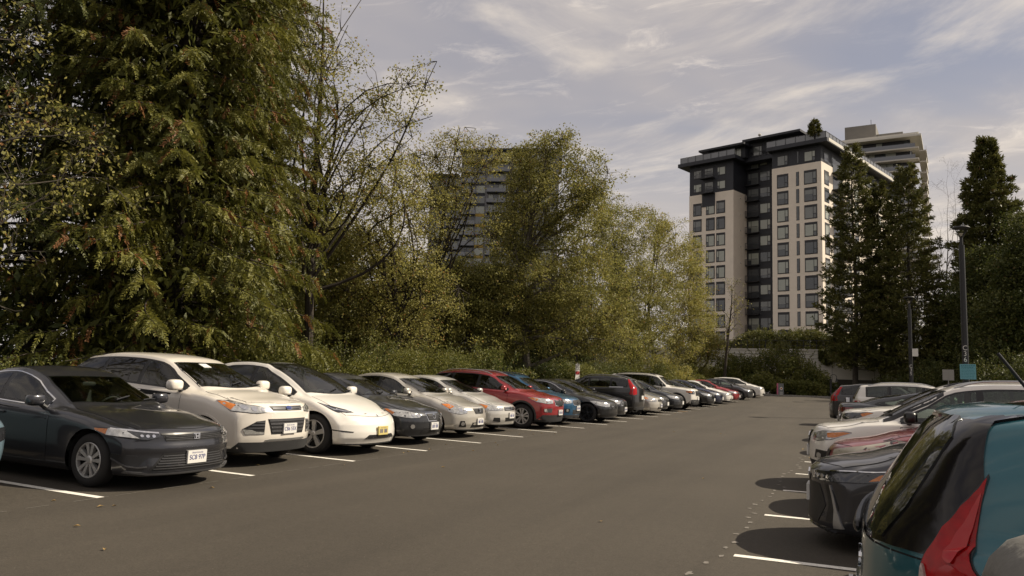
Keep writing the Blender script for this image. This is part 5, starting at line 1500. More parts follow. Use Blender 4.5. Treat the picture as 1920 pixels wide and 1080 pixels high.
    def plate(c, z, txt=None, front=True, yel=False, y0=0.0, out=.016, tiltz=0.0, head='British Columbia'):
        s = 1 if front else -1
        h = c.bvh.ray_cast(Vector((s * 6, y0, z)), Vector((-s, 0, 0))); h2 = c.bvh.ray_cast(Vector((s * 6, y0 + .14, z)), Vector((-s, 0, 0)))
        x = max(h[0].x * s, (h2[0].x if h2[0] else h[0].x) * s) * s
        b = MB(); b.box(x + s * .002 if s > 0 else x - .002 - out, y0 - .152, z - .078, x + out if s > 0 else x - .002, y0 + .152, z + .078)
        o = b.build('number_plate', M_PLATEY if yel else M_PLATE, c.root)
        xf = x + s * (out + .003)
        rows = []
        if head: rows.append((head, .026, .052, M_INK2 if yel else M_INK))
        if txt == 'illegible':      # worn characters too small to read in the photograph
            b = MB(); rr = random.Random(int(abs(c.root.location.y) * 10))
            for i in range(7):
                if i == 3: continue
                yy = y0 - .105 + i * .035; w_ = rr.uniform(.007, .011); b.box(xf, yy - w_, z - .04, xf + .001, yy + w_, z + .028)
            b.build('lettering', M_INK, o)
        elif txt: rows.append((txt, .074, -.008, M_INK))
        for t_, sz, dz, mm in rows:
            me = text_mesh(t_, sz, spacing=1.0)
            wd = max(v.co.x for v in me.vertices) - min(v.co.x for v in me.vertices); lim = .27 if sz > .05 else .2
            k = min(1.0, lim / max(wd, 1e-4)); 
            me.transform(Matrix(((0, 0, s, xf), (s * k, 0, 0, y0), (0, 1.15, 0, z + dz), (0, 0, 0, 1))))
            me.materials.clear(); me.materials.append(mm); link('lettering', me, o)
        return o
    def lamp(c, poly, m=None, amber=None, cells=(), name='headlight', mode='front', cellm=None, rim=None, off=.006, cut=None):
        """headlight lens with its amber corner and reflector cells as sub-parts"""
        if rim: c.panel('lamp_surround', c.grow_lamp(poly, rim), mode, M_TRIM, off - .002, c.root, mirror=True)
        ls = c.panel(name, poly, mode, m or M_LAMP, off, c.root, mirror=True, grid=.05)
        if amber: c.panel('indicator', amber, mode, M_AMBER, off + .003, ls, mirror=True, grid=.05)
        for (y, z, r_) in cells:
            if isinstance(y, tuple): y, dd_ = y
            n = 12; p = [(y + r_ * math.cos(2 * math.pi * i / n), z + r_ * .9 * math.sin(2 * math.pi * i / n)) for i in range(n)]
            c.panel('reflector', p, mode, cellm or M_REFL, off + .003, ls, mirror=True, grid=.05)
        return ls
    def grow_lamp(c, poly, e):
        zc = sum(p[-1] for p in poly) / len(poly); out = []
        for p in poly:
            out.append((*p[:-1], p[-1] + (e if p[-1] > zc else -e)))
        return out
    def bars(c, y1, zs, h, m, mode='front', parent=None, y0=None, off=.014, name='grille_bar'):
        for z in zs:
            a = y1(z) if callable(y1) else y1
            c.panel(name, [(-a if y0 is None else y0, z - h / 2), (a, z - h / 2), (a, z + h / 2), (-a if y0 is None else y0, z + h / 2)], mode, m, off, parent or c.root, mirror=y0 is not None, grid=.08)
    def oval(c, y, z, ry, rz_, m, name='badge', mode='front', off=.02, parent=None, n=18):
        return c.panel(name, [(y + ry * math.cos(2 * math.pi * i / n), z + rz_ * math.sin(2 * math.pi * i / n)) for i in range(n)], mode, m, off, parent or c.root, grid=.05)
    def roof_rails(c, m=None, y=None, a=None, b_=None):
        d0, d1 = c.S['cab'][1], c.S['cab'][2]; a = a or d0 + .1; b_ = b_ or d1; y = y or c.S.get('yroof', c.W * .335) - .06
        for sg in (1, -1):
            pts = []
            for i in range(11):
                d = a + (b_ - a) * i / 10; h = c._ray((c.L / 2 - d, sg * y, 4), (0, 0, -1)); u = i / 10
                pts.append(h[0] + Vector((0, 0, .045 * min(1, 6 * u, 6 * (1 - u)) + .004)))
            b = MB(); b.tube(pts, .016, 7); b.build('roof_rail', m or M_GREYM, c.root, smooth=True)
# ------------------------------------------------------------------ the vehicles
def sedan(L=4.6, W=1.8, H=1.44, wb=2.7, fo=.88, Rr=.32, nz=.70, cd=1.25, cz=.95, wd=2.12, rd=3.3, dd=4.05, dz=1.08, paint=None, **k):
    hm = (nz + .04 + cz) / 2 + .025; e = cd + .1
    top = [(0, nz - .05), (.025, nz - .005), (.10, nz + .03), (.5, nz + (cz - nz) * .46), (cd * .75, nz + (cz - nz) * .80), (cd, cz), (e, cz + .045)]
    for t in (.25, .5, .75): top.append((e + (wd - e) * t, cz + .045 + (H - .10 - cz - .045) * t + .018 * math.sin(t * 3.14)))
    pk = (wd + rd) / 2 - .05
    top += [(wd, H - .10), (wd + .16, H - .045), (pk, H), (rd - .25, H - .02), (rd, H - .07)]
    for t in (.35, .7): top.append((rd + (dd - rd) * t, H - .07 + (dz + .01 - H + .07) * t + .03 * math.sin(t * 3.14)))
    top += [(dd, dz), (L - .2, dz - .015), (L - .05, dz - .035), (L, dz - .08)]
    sh = [(0, nz - .11), (.15, nz - .05), (.5, nz + (cz - nz) * .35 - .02), (cd, cz - .07), (wd + .4, cz - .015), (dd, dz - .075), (L, dz - .12)]
    S = dict(L=L, W=W, H=H, wb=wb, fo=fo, R=Rr, top=top, sh=sh, cab=(cd, wd, rd, dd), boot=True, paint=paint, yroof=W * .33, prof=[(0, .12), (.22, .05), (.34, .0), (.5, .0), (nz - .1, .03), (nz, .09), (nz + .1, .16)],
             prof_r=[(0, .14), (.3, .02), (.55, 0), (.85, .03), (1.05, .06)], plan=.34)
    S.update(k); return S

def suv(L=4.5, W=1.85, H=1.66, wb=2.68, fo=.90, Rr=.355, nz=.92, cd=1.08, cz=1.10, wd=1.98, rd=4.0, tz=1.18, rs=.42, paint=None, **k):
    e = cd + .1
    top = [(0, nz - .06), (.025, nz - .005), (.10, nz + .035), (.45, nz + (cz - nz) * .48), (cd * .75, nz + (cz - nz) * .82), (cd, cz), (e, cz + .05)]
    for t in (.25, .5, .75): top.append((e + (wd - e) * t, cz + .05 + (H - .11 - cz - .05) * t + .02 * math.sin(t * 3.14)))
    top += [(wd, H - .11), (wd + .16, H - .055), (wd + .7, H - .005), (wd + 1.1, H), (rd - .3, H - .025), (rd, H - .06), (L - .05, H - .10), (L, H - .14)]
    sh = [(0, nz - .14), (.15, nz - .06), (.5, nz + (cz - nz) * .35 - .03), (cd, cz - .075), (wd + .5, cz - .005), (rd, cz + .06), (L, cz + .06)]
    S = dict(L=L, W=W, H=H, wb=wb, fo=fo, R=Rr, clr=.21, top=top, sh=sh, cab=(cd, wd, rd, L), paint=paint, yroof=W * .325, black_below=.10,
             prof=[(0, .14), (.28, .05), (.45, .0), (.65, .0), (nz - .12, .02), (nz, .08), (nz + .1, .15)],
             prof_r=[(0, .16), (.35, .03), (.55, 0), (.85, .02), (tz - .1, .05), (tz, .08), (H - .18, rs), (H, rs + .06)], plan=.32, plan_r=.22, tail_blend=1.25)
    S.update(k); return S

TILT = 0.02
CARS = []
def keep(c): CARS.append(c); return c
def left_pos(slot, nose, L):
    y = LY0 + (slot + .5) * ST; x = nose - L / 2
    return (x, y, gz(x, y))
def put_left(name, label, cat, S, slot, nose, step=.06, back=False, yaw=0.0, dy=0.0):
    p = left_pos(slot, nose, S['L']); p = (p[0], p[1] + dy, p[2])
    return keep(Car(name, label, cat, S, p, (math.pi if back else 0) + yaw, 'cars parked nose to tail along the left row' if False else 'cars parked along the left row', -TILT if back else TILT, step))
def put_right(name, label, cat, S, y, tip, step=.06, back=False, yaw=0.0):
    x = tip + S['L'] / 2
    return keep(Car(name, label, cat, S, (x, y, gz(x, y)), (0 if back else math.pi) + yaw, 'cars parked along the right row', 0.0, step))

P_CHAR = paint('charcoal_paint', (0.032, 0.033, 0.040), .5)
P_WHITE = paint('warm_white_paint', (0.76, 0.71, 0.63), 0.0)
P_WHITE2 = paint('white_paint', (0.77, 0.74, 0.68), 0.0)
P_DGREY = paint('slate_paint', (0.035, 0.037, 0.042), .55)
P_SILV = paint('beige_silver_paint', (0.56, 0.53, 0.47), .4)
P_SILV2 = paint('silver_paint', (0.62, 0.60, 0.555), .4)
P_RED = paint('red_paint', (0.30, 0.018, 0.022), .25)
P_BLUE = paint('blue_paint', (0.02, 0.10, 0.20), .4)
P_LBLUE = paint('pale_blue_paint', (0.17, 0.25, 0.30), .3)
P_BLACK = paint('black_paint', (0.008, 0.008, 0.009), .1)
P_NAVY = paint('navy_paint', (0.012, 0.016, 0.045), .3)
P_GREY = paint('mid_grey_paint', (0.07, 0.07, 0.075), .5)
P_TEAL = paint('teal_paint', (0.010, 0.105, 0.135), .45)
P_CRIM = paint('dusty_crimson_paint', (0.22, 0.028, 0.035), .3)

def civic_like():
    S = sedan(L=4.67, W=1.80, H=1.415, wb=2.735, fo=.87, Rr=.325, nz=.735, cd=1.36, cz=.945, wd=2.22, rd=3.2, dd=4.1, dz=1.07, paint=P_CHAR, yroof=.60, clr=.15,
              prof=[(0, .12), (.2, .02), (.28, .0), (.42, .02), (.5, .0), (.58, .03), (.66, .04), (.72, .07), (.8, .14)], plan=.38)
    c = put_left('parked_car', 'charcoal sedan with twisted five-spoke wheels, nearest and leftmost in full view', 'car', S, 0, -7.70, .045)
    c.glasshouse(1.5, 3.85, (2.72,), rear_slope=.08, chrome=True); c.windscreen(lo=.05); c.rear_glass_top(); c.hood(.10)
    c.door(1.62, 2.70); c.door(2.72, 3.62); c.mirrors(d=1.80); c.wheels(5, twin=True)
    # slim lamps sweeping back round the corner
    hl = [(.50, .685), (.50, .640), (.62, .610), ('s', .62, .655), ('s', .78, .700), ('s', .80, .725), ('s', .58, .722), (.68, .705)]
    c.lamp(hl, M_LAMPD, amber=[('s', .60, .660), ('s', .77, .702), ('s', .78, .722), ('s', .60, .718)], cells=[(.56, .652, .018), (.62, .652, .018), (.67, .655, .016)], rim=.008)
    c.panel('lamp_blade', [(.50, .694), (.70, .716), ('s', .58, .732), ('s', .58, .716), (.70, .698), (.50, .678)], 'front', M_REFL, .010, c.root, mirror=True, grid=.05)
    c.panel('lamp_blade', [(.70, .625), ('s', .60, .655), ('s', .60, .725), (.735, .71), (.755, .70), (.725, .645)], 'front', M_LAMP, .0105, c.root, mirror=True, grid=.05)
    c.panel('vent_blade', [(.62, .300), (.70, .29), (.80, .31), ('s', .50, .39), ('s', .50, .375), (.80, .295), (.70, .275), (.62, .285)], 'front', M_GREYM, .012, c.root, mirror=True, grid=.05)
    c.panel('bumper_blade', [(-.66, .232), (-.60, .215), (.60, .215), (.66, .232), (.80, .245), (.80, .23), (.62, .20), (-.62, .20), (-.80, .23), (-.80, .245)], 'front', M_GREYM, .024, c.root, grid=.06)
    g = c.panel('grille', [(-.46, .66), (-.42, .585), (.42, .585), (.46, .66)], 'front', M_MESH, .004, c.root)[0]
    c.bars(lambda z: .43, (.607, .628, .648), .007, M_GREYM, parent=g, off=.012)
    c.panel('grille_lip', [(-.48, .682), (-.48, .664), (.48, .664), (.48, .682)], 'front', M_TRIM, .008, c.root)
    lo_ = c.panel('lower_grille', [(-.60, .235), (-.45, .445), (.45, .445), (.60, .235)], 'front', M_MESH, .004, c.root)[0]
    c.bars(lambda z: .60 - (z - .235) * .70 - .03, (.262, .292, .322, .352, .382, .412), .009, M_GREYM, parent=lo_, off=.012)
    for z0, z1 in ((.47, .44),): pass
    c.panel('side_vent', [(.60, .41), (.80, .43), ('s', .50, .44), ('s', .52, .40), (.78, .315), (.70, .30)], 'front', M_TRIM, .004, c.root, mirror=True)
    c.panel('splitter', [(-.72, .215), (-.62, .195), (.62, .195), (.72, .215), (.66, .232), (-.66, .232)], 'front', P_CHAR, .02, c.root)
    # badge: an upright letter in a rounded frame
    b0 = c.panel('badge', [(-.055, .668), (-.045, .600), (.045, .600), (.055, .668)], 'front', M_CHROME, .016, c.root, grid=.04)[0]
    c.panel('badge_field', [(-.046, .661), (-.038, .607), (.038, .607), (.046, .661)], 'front', M_TRIM, .019, b0, grid=.04)
    for s in (-1, 1): c.panel('badge_stroke', [(s * .034, .660), (s * .018, .660), (s * .013, .608), (s * .028, .608)], 'front', M_CHROME, .023, b0, grid=.04)
    c.panel('badge_stroke', [(-.02, .640), (-.02, .626), (.02, .626), (.02, .640)], 'front', M_CHROME, .023, b0, grid=.04)
    c.plate(.385, 'SC8 97P', out=.03)
    c.sill(.10, P_CHAR)
    # white paper folded on the dash
    # papers and seats are hidden by the reflections
    return c

def escape_like():
    S = suv(privacy=True, L=4.52, W=1.84, H=1.665, wb=2.69, fo=.91, Rr=.35, nz=.955, cd=1.06, cz=1.13, wd=2.0, rd=4.0, paint=P_WHITE, plan=.36, yroof=.60, clr=.20)
    c = put_left('parked_car', 'cream-white crossover with split grille, second car of the left row', 'car', S, 1, -8.28, .05)
    c.glasshouse(1.18, 4.15, (2.45, 3.35), rear_slope=-.08); c.windscreen(); c.hood(.13); c.door(1.42, 2.43); c.door(2.46, 3.38); c.mirrors(z=None, size=1.15); c.wheels(5, twin=True)
    c.arch_trim(.03, P_WHITE); c.sill(.14)
    hl = [(.40, .905), (.40, .845), (.60, .825), ('s', .42, .850), ('s', .72, .985), ('s', .60, .985), (.72, .955), (.55, .92)]
    c.lamp(hl, M_LAMP, amber=[('s', .43, .862), ('s', .70, .98), ('s', .60, .98), ('s', .42, .935)], cells=[(.50, .875, .032), (.62, .885, .040), (.72, .90, .034)], rim=.010)
    g = c.panel('grille', [(-.37, .925), (-.33, .855), (.33, .855), (.37, .925)], 'front', M_MESH, .004, c.root)[0]
    c.bars(.34, (.89,), .022, M_GREYM, parent=g, off=.014)
    ov = c.oval(0, .89, .072, .030, M_CHROME, parent=c.root, off=.02)[0]; c.oval(0, .89, .062, .024, M_BLUEOVAL, 'badge_field', parent=ov, off=.024)
    me = text_mesh('Ford', .05); h = c.bvh.ray_cast(Vector((6, 0, .89)), Vector((-1, 0, 0)))
    me.transform(Matrix(((0, 0, 1, h[0].x + .032), (.75, 0.15, 0, 0), (0, .75, 0, .89), (0, 0, 0, 1)))); me.materials.clear(); me.materials.append(M_CHROME); link('badge_lettering', me, ov)
    lg = c.panel('lower_grille', [(-.36, .50), (-.43, .735), (.43, .735), (.36, .50)], 'front', M_MESH, .004, c.root)[0]
    c.bars(lambda z: .36 + (z - .5) * .29 - .015, (.55, .605, .66, .71), .030, M_GREYM, parent=lg, off=.014)
    sv = c.panel('side_vent', [(.48, .50), (.47, .715), (.60, .700), (.78, .585), (.74, .50)], 'front', M_MESH, .004, c.root, mirror=True)
    for z0, z1, a, b_ in ((.585, .610, .48, .72), (.632, .657, .48, .68), (.678, .70, .48, .61)): c.panel('vent_bar', [(a, z0), (b_, z0), (b_ - .03, z1), (a, z1)], 'front', M_GREYM, .012, sv, mirror=True, grid=.08)
    c.panel('fog_lamp', [(.49, .505), (.74, .505), (.775, .58), (.66, .572), (.60, .545), (.49, .54)], 'front', M_LAMP, .010, c.root, mirror=True)
    c.panel('bumper_lip', [(-.45, .415), (-.40, .40), (.40, .40), (.45, .415), (.38, .43), (-.38, .43)], 'front', M_SILV_TRIM, .012, c.root)
    c.panel('lower_bumper', [('s', .55, .22), ('s', .55, .36), (.70, .385), (-.70, .385), ('s', .55, .36, -1), ('s', .55, .22, -1), (-.7, .24), (.7, .24)] if False else [(-.80, .235), (-.80, .385), (.80, .385), (.80, .235)], 'front', M_PLASTIC, .008, c.root)
    c.plate(.585, 'CB6 55X', out=.03)
    dq = c.S['cab'][1] - .26
    c.panel('parking_permit', [(dq, -.16), (dq + .14, -.16), (dq + .14, .0), (dq, .0)], 'top', M_PLATE, .009, c.root)
    return c
M_SILV_TRIM = mat('silver_trim', (0.45, 0.45, 0.45), .3, .8)

def tesla_like():
    S = suv(L=4.75, W=1.92, H=1.615, wb=2.89, fo=.87, Rr=.36, paint=P_WHITE2, plan=.40, yroof=.59, clr=.17,
            top=[(0, .66), (.025, .71), (.1, .765), (.3, .84), (.6, .925), (.95, 1.005), (1.1, 1.045), (1.2, 1.10), (1.5, 1.275), (1.8, 1.425), (2.1, 1.535), (2.4, 1.595), (2.75, 1.615), (3.2, 1.59), (3.7, 1.51), (4.2, 1.37), (4.55, 1.22), (4.7, 1.15), (4.75, 1.08)],
            sh=[(0, .58), (.2, .72), (.5, .84), (.9, .93), (1.3, .985), (2.5, 1.045), (4.0, 1.09), (4.75, 1.02)], cab=(1.06, 2.35, 3.2, 4.55), boot=True,
            prof=[(0, .14), (.22, .06), (.32, .0), (.42, .0), (.55, .03), (.68, .10), (.8, .2)], prof_r=[(0, .14), (.4, 0), (.8, .04), (1.1, .1)], black_below=.06)
    c = put_left('parked_car', 'smooth grille-less white electric crossover with black glass roof', 'car', S, 2, -8.12, .05)
    c.glasshouse(1.16, 4.2, (2.5, 3.5), rear_slope=-.05); c.windscreen(inset=.07, hi=.0); c.hood(.12, inset=.05); c.door(1.35, 2.5, False); c.door(2.52, 3.5, False); c.mirrors(size=1.1); c.wheels(5, rimr=.70)
    dc, d0, d1, dd = S['cab']; e = [(d, c.yr(d) - .035) for d in np.linspace(d0 + .02, 3.9, 10)]
    c.panel('glass_roof', e + [(a, -b) for a, b in e[::-1]], 'top', M_GLASS, .004, c.root)
    c.lamp([(.31, .50), (.36, .64), (.46, .75), (.62, .82), (.86, .865), (.84, .83), (.62, .72), (.44, .56)], M_LAMPD, mode='top', name='headlight')
    c.panel('lamp_blade', [(.345, .52), (.41, .65), (.56, .765), (.80, .845), (.80, .835), (.57, .745), (.43, .63), (.37, .52)], 'top', M_REFL, .010, c.root, mirror=True, grid=.05)
    c.panel('side_slit', [(.66, .435), (.82, .455), ('s', .5, .47), ('s', .5, .455), (.80, .43), (.68, .42)], 'front', M_TRIM, .005, c.root, mirror=True)
    c.panel('lower_intake', [(-.46, .305), (-.36, .375), (.36, .375), (.46, .305)], 'front', M_MESH, .005, c.root)
    c.oval(0, .70, .02, .02, M_CHROME, off=.01)
    c.plate(.445, 'illegible', yel=True, out=.035)
    return c

def front_kit(c, lamp, lampm, grille, glass_p=(), amber=None, cells=(), bars=(), frame=None, lower=None, fog=None, badge=None, plate=None, ptxt=None, frame_m=None, spokes=5, rim=None, twin=False, dA=None, dB=None, rear_slope=0, hood=True, doors=(), chrome=False, bar_m=None, rimr=.66, plate_out=.03, mirror_m=None, low_m=None):
    dc, d0, d1, dd = c.S['cab']
    c.glasshouse(dA or dc + .12, dB or (dd - .25 if c.S.get('boot') else c.L - .38), glass_p, rear_slope=rear_slope, chrome=chrome); c.windscreen()
    if hood: c.hood(.11)
    if c.S.get('boot'): c.rear_glass_top()
    for a, b in doors: c.door(a, b)
    c.mirrors(mirror_m); c.wheels(spokes, rim, rimr, twin=twin)
    c.lamp(lamp, lampm, amber, cells, rim=.006)
    if frame: c.panel('grille_surround', frame, 'front', frame_m or M_CHROME, .004, c.root)
    if grille:
        g = c.panel('grille', grille, 'front', M_MESH, .010, c.root)[0]
        for (y, z) in bars: c.bars(y, (z,), .012, bar_m or M_GREYM, parent=g, off=.018)
    if lower:
        for p in lower: c.panel('lower_grille', p, 'front', low_m or M_MESH, .005, c.root)
    if fog:
        f = c.panel('fog_recess', fog, 'front', M_TRIM, .005, c.root, mirror=True); y = sum(p[0] for p in fog) / len(fog); z = sum(p[1] for p in fog) / len(fog)
        for k, sg in enumerate((1, -1)): c.oval(sg * y, z, .045, .045, M_REFL, 'fog_lamp', parent=f[k], off=.010, n=12)
    if badge: 
        o = c.oval(0, badge[0], badge[1], badge[2], M_CHROME, off=.022)
        if o: c.oval(0, badge[0], badge[1] * .72, badge[2] * .68, M_MESH, 'badge_field', parent=o[0], off=.025)
    if plate: c.plate(plate, ptxt, out=plate_out, head='British Columbia' if ptxt else None)

def rest_of_left():
    # dark grey sports sedan
    S = sedan(L=4.58, W=1.80, H=1.425, wb=2.73, fo=.80, Rr=.325, nz=.72, cd=1.28, cz=.95, wd=2.16, rd=3.15, dd=4.0, paint=P_DGREY, plan=.40)
    c = put_left('parked_car', 'dark slate sedan with bright swept headlamps beside the white electric crossover', 'car', S, 3, -8.40, .06)
    front_kit(c, [(.40, .645), (.46, .585), (.64, .575), ('s', .48, .61), ('s', .74, .745), ('s', .62, .745), (.66, .715)], M_LAMP, [(-.24, .66), (-.19, .52), (.19, .52), (.24, .66)], (2.62,), amber=[('s', .52, .635), ('s', .73, .74), ('s', .66, .742), ('s', .50, .68)],
              cells=[(.50, .625, .030), (.60, .635, .030)], frame=[(-.27, .675), (-.215, .505), (.215, .505), (.27, .675)], lower=[[(-.42, .25), (-.36, .37), (.36, .37), (.42, .25)]], fog=[(.56, .36), (.66, .36), (.68, .44), (.58, .44)], badge=(.60, .062, .048), plate=.405, ptxt='illegible', twin=True, doors=((1.55, 2.6),), bars=[(.2, .56), (.21, .59), (.22, .62)])
    # beige silver sedan
    S = sedan(L=4.54, W=1.76, H=1.465, wb=2.6, fo=.89, Rr=.315, nz=.76, cd=1.12, cz=1.0, wd=2.05, rd=3.25, dd=3.95, dz=1.12, paint=P_SILV, plan=.38)
    c = put_left('parked_car', 'beige silver sedan with black V-shaped grille, fifth car of the left row', 'car', S, 4, -8.50, .06)
    front_kit(c, [(.42, .70), (.50, .60), (.66, .575), ('s', .42, .62), ('s', .66, .80), ('s', .50, .80), (.62, .765)], M_LAMP, [(-.27, .705), (-.19, .585), (.19, .585), (.27, .705)], (2.5,), amber=[('s', .42, .69), ('s', .65, .795), ('s', .52, .795), ('s', .36, .745)],
              cells=[(.54, .65, .040), (.64, .68, .042)], lower=[[(-.36, .26), (-.32, .38), (.32, .38), (.36, .26)]], fog=[(.50, .28), (.68, .28), (.66, .42), (.56, .42)], badge=(.665, .055, .042), plate=.40, ptxt='illegible', spokes=7, doors=((1.42, 2.48), (2.5, 3.4)), mirror_m=P_SILV)
    # silver sedan, chrome-barred grille
    S = sedan(L=4.5, W=1.755, H=1.435, wb=2.67, fo=.90, Rr=.315, nz=.73, cd=1.05, cz=.99, wd=2.0, rd=3.2, dd=3.95, dz=1.1, paint=P_SILV2, plan=.38)
    c = put_left('parked_car', 'silver sedan with chrome-barred grille just before the red crossover', 'car', S, 5, -8.74, .07)
    front_kit(c, [(.36, .66), (.40, .60), (.60, .585), ('s', .42, .60), ('s', .66, .735), ('s', .56, .74), (.62, .715)], M_LAMP, [(-.34, .675), (-.33, .585), (.33, .585), (.34, .675)], (2.45,), amber=[('s', .40, .62), ('s', .65, .73), ('s', .56, .735), ('s', .38, .70)],
              cells=[(.50, .64, .036)], lower=[[(-.30, .30), (-.32, .40), (.32, .40), (.30, .30)], [(.48, .28), (.70, .30), (.68, .40), (.52, .40)], [(-.48, .28), (-.70, .30), (-.68, .40), (-.52, .40)]], badge=(.64, .05, .042), plate=.455, ptxt='illegible', spokes=6, bars=[(.32, .61), (.32, .65)], bar_m=M_CHROME, doors=((1.35, 2.43),))
    # red crossover
    S = suv(privacy=True, L=4.44, W=1.855, H=1.63, wb=2.64, fo=.88, Rr=.36, nz=.92, cd=1.02, cz=1.10, wd=1.95, rd=3.9, paint=P_RED, plan=.34, clr=.2)
    c = put_left('parked_car', 'red crossover with chrome-framed mesh grille and silver wheels', 'car', S, 6, -8.22, .06)
    front_kit(c, [(.40, .86), (.44, .77), (.62, .755), ('s', .42, .80), ('s', .70, .915), ('s', .56, .92), (.66, .90)], M_LAMP, [(-.32, .87), (-.29, .72), (-.12, .70), (.12, .70), (.29, .72), (.32, .87), (.16, .83), (-.16, .83)], (2.4, 3.3), amber=[('s', .42, .82), ('s', .68, .905), ('s', .56, .915), ('s', .40, .88)],
              cells=[(.52, .81, .036), (.62, .82, .036)], frame=[(-.355, .89), (-.32, .70), (-.13, .675), (.13, .675), (.32, .70), (.355, .89), (.17, .855), (-.17, .855)], lower=[[(-.78, .22), (-.80, .43), (.80, .43), (.78, .22)]], badge=(.845, .06, .04), plate=.50, ptxt='illegible', twin=True, doors=((1.35, 2.4), (2.42, 3.3)), low_m=M_PLASTIC)
    f = c.panel('fog_recess', [(.50, .50), (.76, .52), (.78, .61), (.48, .63)], 'front', M_GREYM, .006, c.root, mirror=True); c.panel('fog_lamp', [(.66, .51), (.765, .525), (.78, .61), (.70, .615)], 'front', M_REFL, .012, f, mirror=True)
    c.arch_trim(.05); c.sill(.15); c.roof_rails(M_SILV_TRIM)
    # blue hatch crossover
    S = suv(L=4.46, W=1.80, H=1.59, wb=2.66, fo=.9, Rr=.345, nz=.86, cd=1.05, cz=1.04, wd=1.95, rd=3.9, paint=P_BLUE, plan=.36)
    c = put_left('parked_car', 'bright blue crossover whose nose shows between the red crossover and the black sedan', 'car', S, 7, -8.50, .07)
    front_kit(c, [(.40, .80), (.44, .72), (.64, .70), ('s', .42, .74), ('s', .64, .85), ('s', .52, .855), (.64, .83)], M_LAMP, [(-.30, .80), (-.36, .74), (-.28, .66), (.28, .66), (.36, .74), (.30, .80)], (2.4, 3.3), cells=[(.52, .76, .03), (.60, .76, .03)], frame=[(-.32, .82), (-.39, .74), (-.30, .64), (.30, .64), (.39, .74), (.32, .82)],
              lower=[[(-.34, .36), (-.38, .50), (.38, .50), (.34, .36)], [(-.8, .2), (-.8, .33), (.8, .33), (.8, .2)]], fog=[(.54, .42), (.70, .42), (.72, .54), (.52, .54)], badge=(.735, .05, .03), plate=.55, ptxt='illegible', low_m=M_PLASTIC)
    c.arch_trim(.05); c.roof_rails()
    # black sedan with black wheels
    S = sedan(L=4.70, W=1.81, H=1.44, wb=2.84, fo=.79, Rr=.335, nz=.74, cd=1.22, cz=.97, wd=2.15, rd=3.2, dd=4.1, paint=P_BLACK, plan=.40)
    c = put_left('parked_car', 'glossy black sedan on black five-spoke wheels', 'car', S, 8, -7.92, .06)
    front_kit(c, [(.42, .66), (.46, .58), (.62, .565), ('s', .46, .62), ('s', .70, .755), ('s', .56, .755), (.64, .73)], M_LAMP, [(-.36, .685), (-.40, .60), (-.30, .50), (.30, .50), (.40, .60), (.36, .685)], (2.6,), cells=[(.54, .64, .034), (.62, .65, .034)], bars=[(.36, .59)], bar_m=M_CHROME, badge=(.59, .075, .07),
              lower=[[(-.40, .26), (-.36, .38), (.36, .38), (.40, .26)], [(.50, .28), (.78, .31), (.76, .40), (.52, .39)], [(-.50, .28), (-.78, .31), (-.76, .40), (-.52, .39)]], rim=M_ALLOYD, chrome=True, doors=((1.52, 2.58),), rimr=.72)
    # dark sedan mostly hidden
    S = sedan(L=4.85, W=1.85, H=1.45, wb=2.9, fo=.85, Rr=.335, nz=.76, cd=1.22, cz=.98, wd=2.15, rd=3.3, dd=4.2, paint=P_BLACK, plan=.38)
    c = put_left('parked_car', 'dark sedan with bright chrome grille mostly hidden by the glossy black sedan', 'car', S, 9, -8.25, .08)
    front_kit(c, [(.42, .69), (.46, .60), (.64, .59), ('s', .44, .64), ('s', .66, .765), ('s', .54, .77), (.64, .75)], M_LAMP, [(-.34, .70), (-.36, .56), (.36, .56), (.34, .70)], (2.6,), cells=[(.54, .67, .034)], frame=[(-.37, .72), (-.39, .54), (.39, .54), (.37, .72)], bars=[(.34, .60), (.34, .65)], bar_m=M_CHROME, badge=(.63, .07, .06), plate=.40, ptxt='illegible')
    # black wagon backed in
    S = suv(privacy=True, L=4.53, W=1.82, H=1.66, wb=2.62, fo=.9, Rr=.35, nz=.95, cd=1.1, cz=1.12, wd=2.0, rd=3.95, paint=P_BLACK, rs=.36)
    c = put_left('parked_car', 'black wagon backed in with tall red tail lamps, in the middle of the left row', 'car', S, 10.15, -8.3, .07, back=True)
    rear_kit(c, [(.56, 1.18), (.60, .93), (.78, .90), ('s', 4.18, .93), ('s', 4.22, 1.13), ('s', 4.1, 1.33), ('s', 4.02, 1.52), (.66, 1.53), (.62, 1.35)], M_RED, win=[(-.50, 1.16), (-.46, 1.50), (.46, 1.50), (.50, 1.16)], plate=.80, pill=(2.4, 3.35))
    c.panel('window_chrome', [(1.9, 1.12), (3.9, 1.185), (3.9, 1.205), (1.9, 1.14)], 'side', M_CHROME, .010, c.root); c.roof_rails(M_SILV_TRIM)
    # beige sedan
    S = sedan(L=4.8, W=1.82, H=1.46, wb=2.77, fo=.95, Rr=.325, nz=.76, cd=1.2, cz=1.0, wd=2.15, rd=3.35, dd=4.2, dz=1.12, paint=P_SILV, plan=.40)
    c = put_left('parked_car', 'champagne sedan parked right after the black wagon', 'car', S, 11, -8.0, .08)
    front_kit(c, [(.40, .70), (.48, .61), (.66, .60), ('s', .44, .64), ('s', .66, .785), ('s', .52, .79), (.64, .76)], M_LAMP, [(-.36, .70), (-.32, .61), (.32, .61), (.36, .70)], (2.6,), amber=[('s', .44, .68), ('s', .64, .78), ('s', .54, .785), ('s', .40, .74)], cells=[(.54, .66, .034)], lower=[[(-.40, .28), (-.36, .38), (.36, .38), (.40, .28)]], badge=(.66, .05, .04), plate=.44, ptxt='illegible')
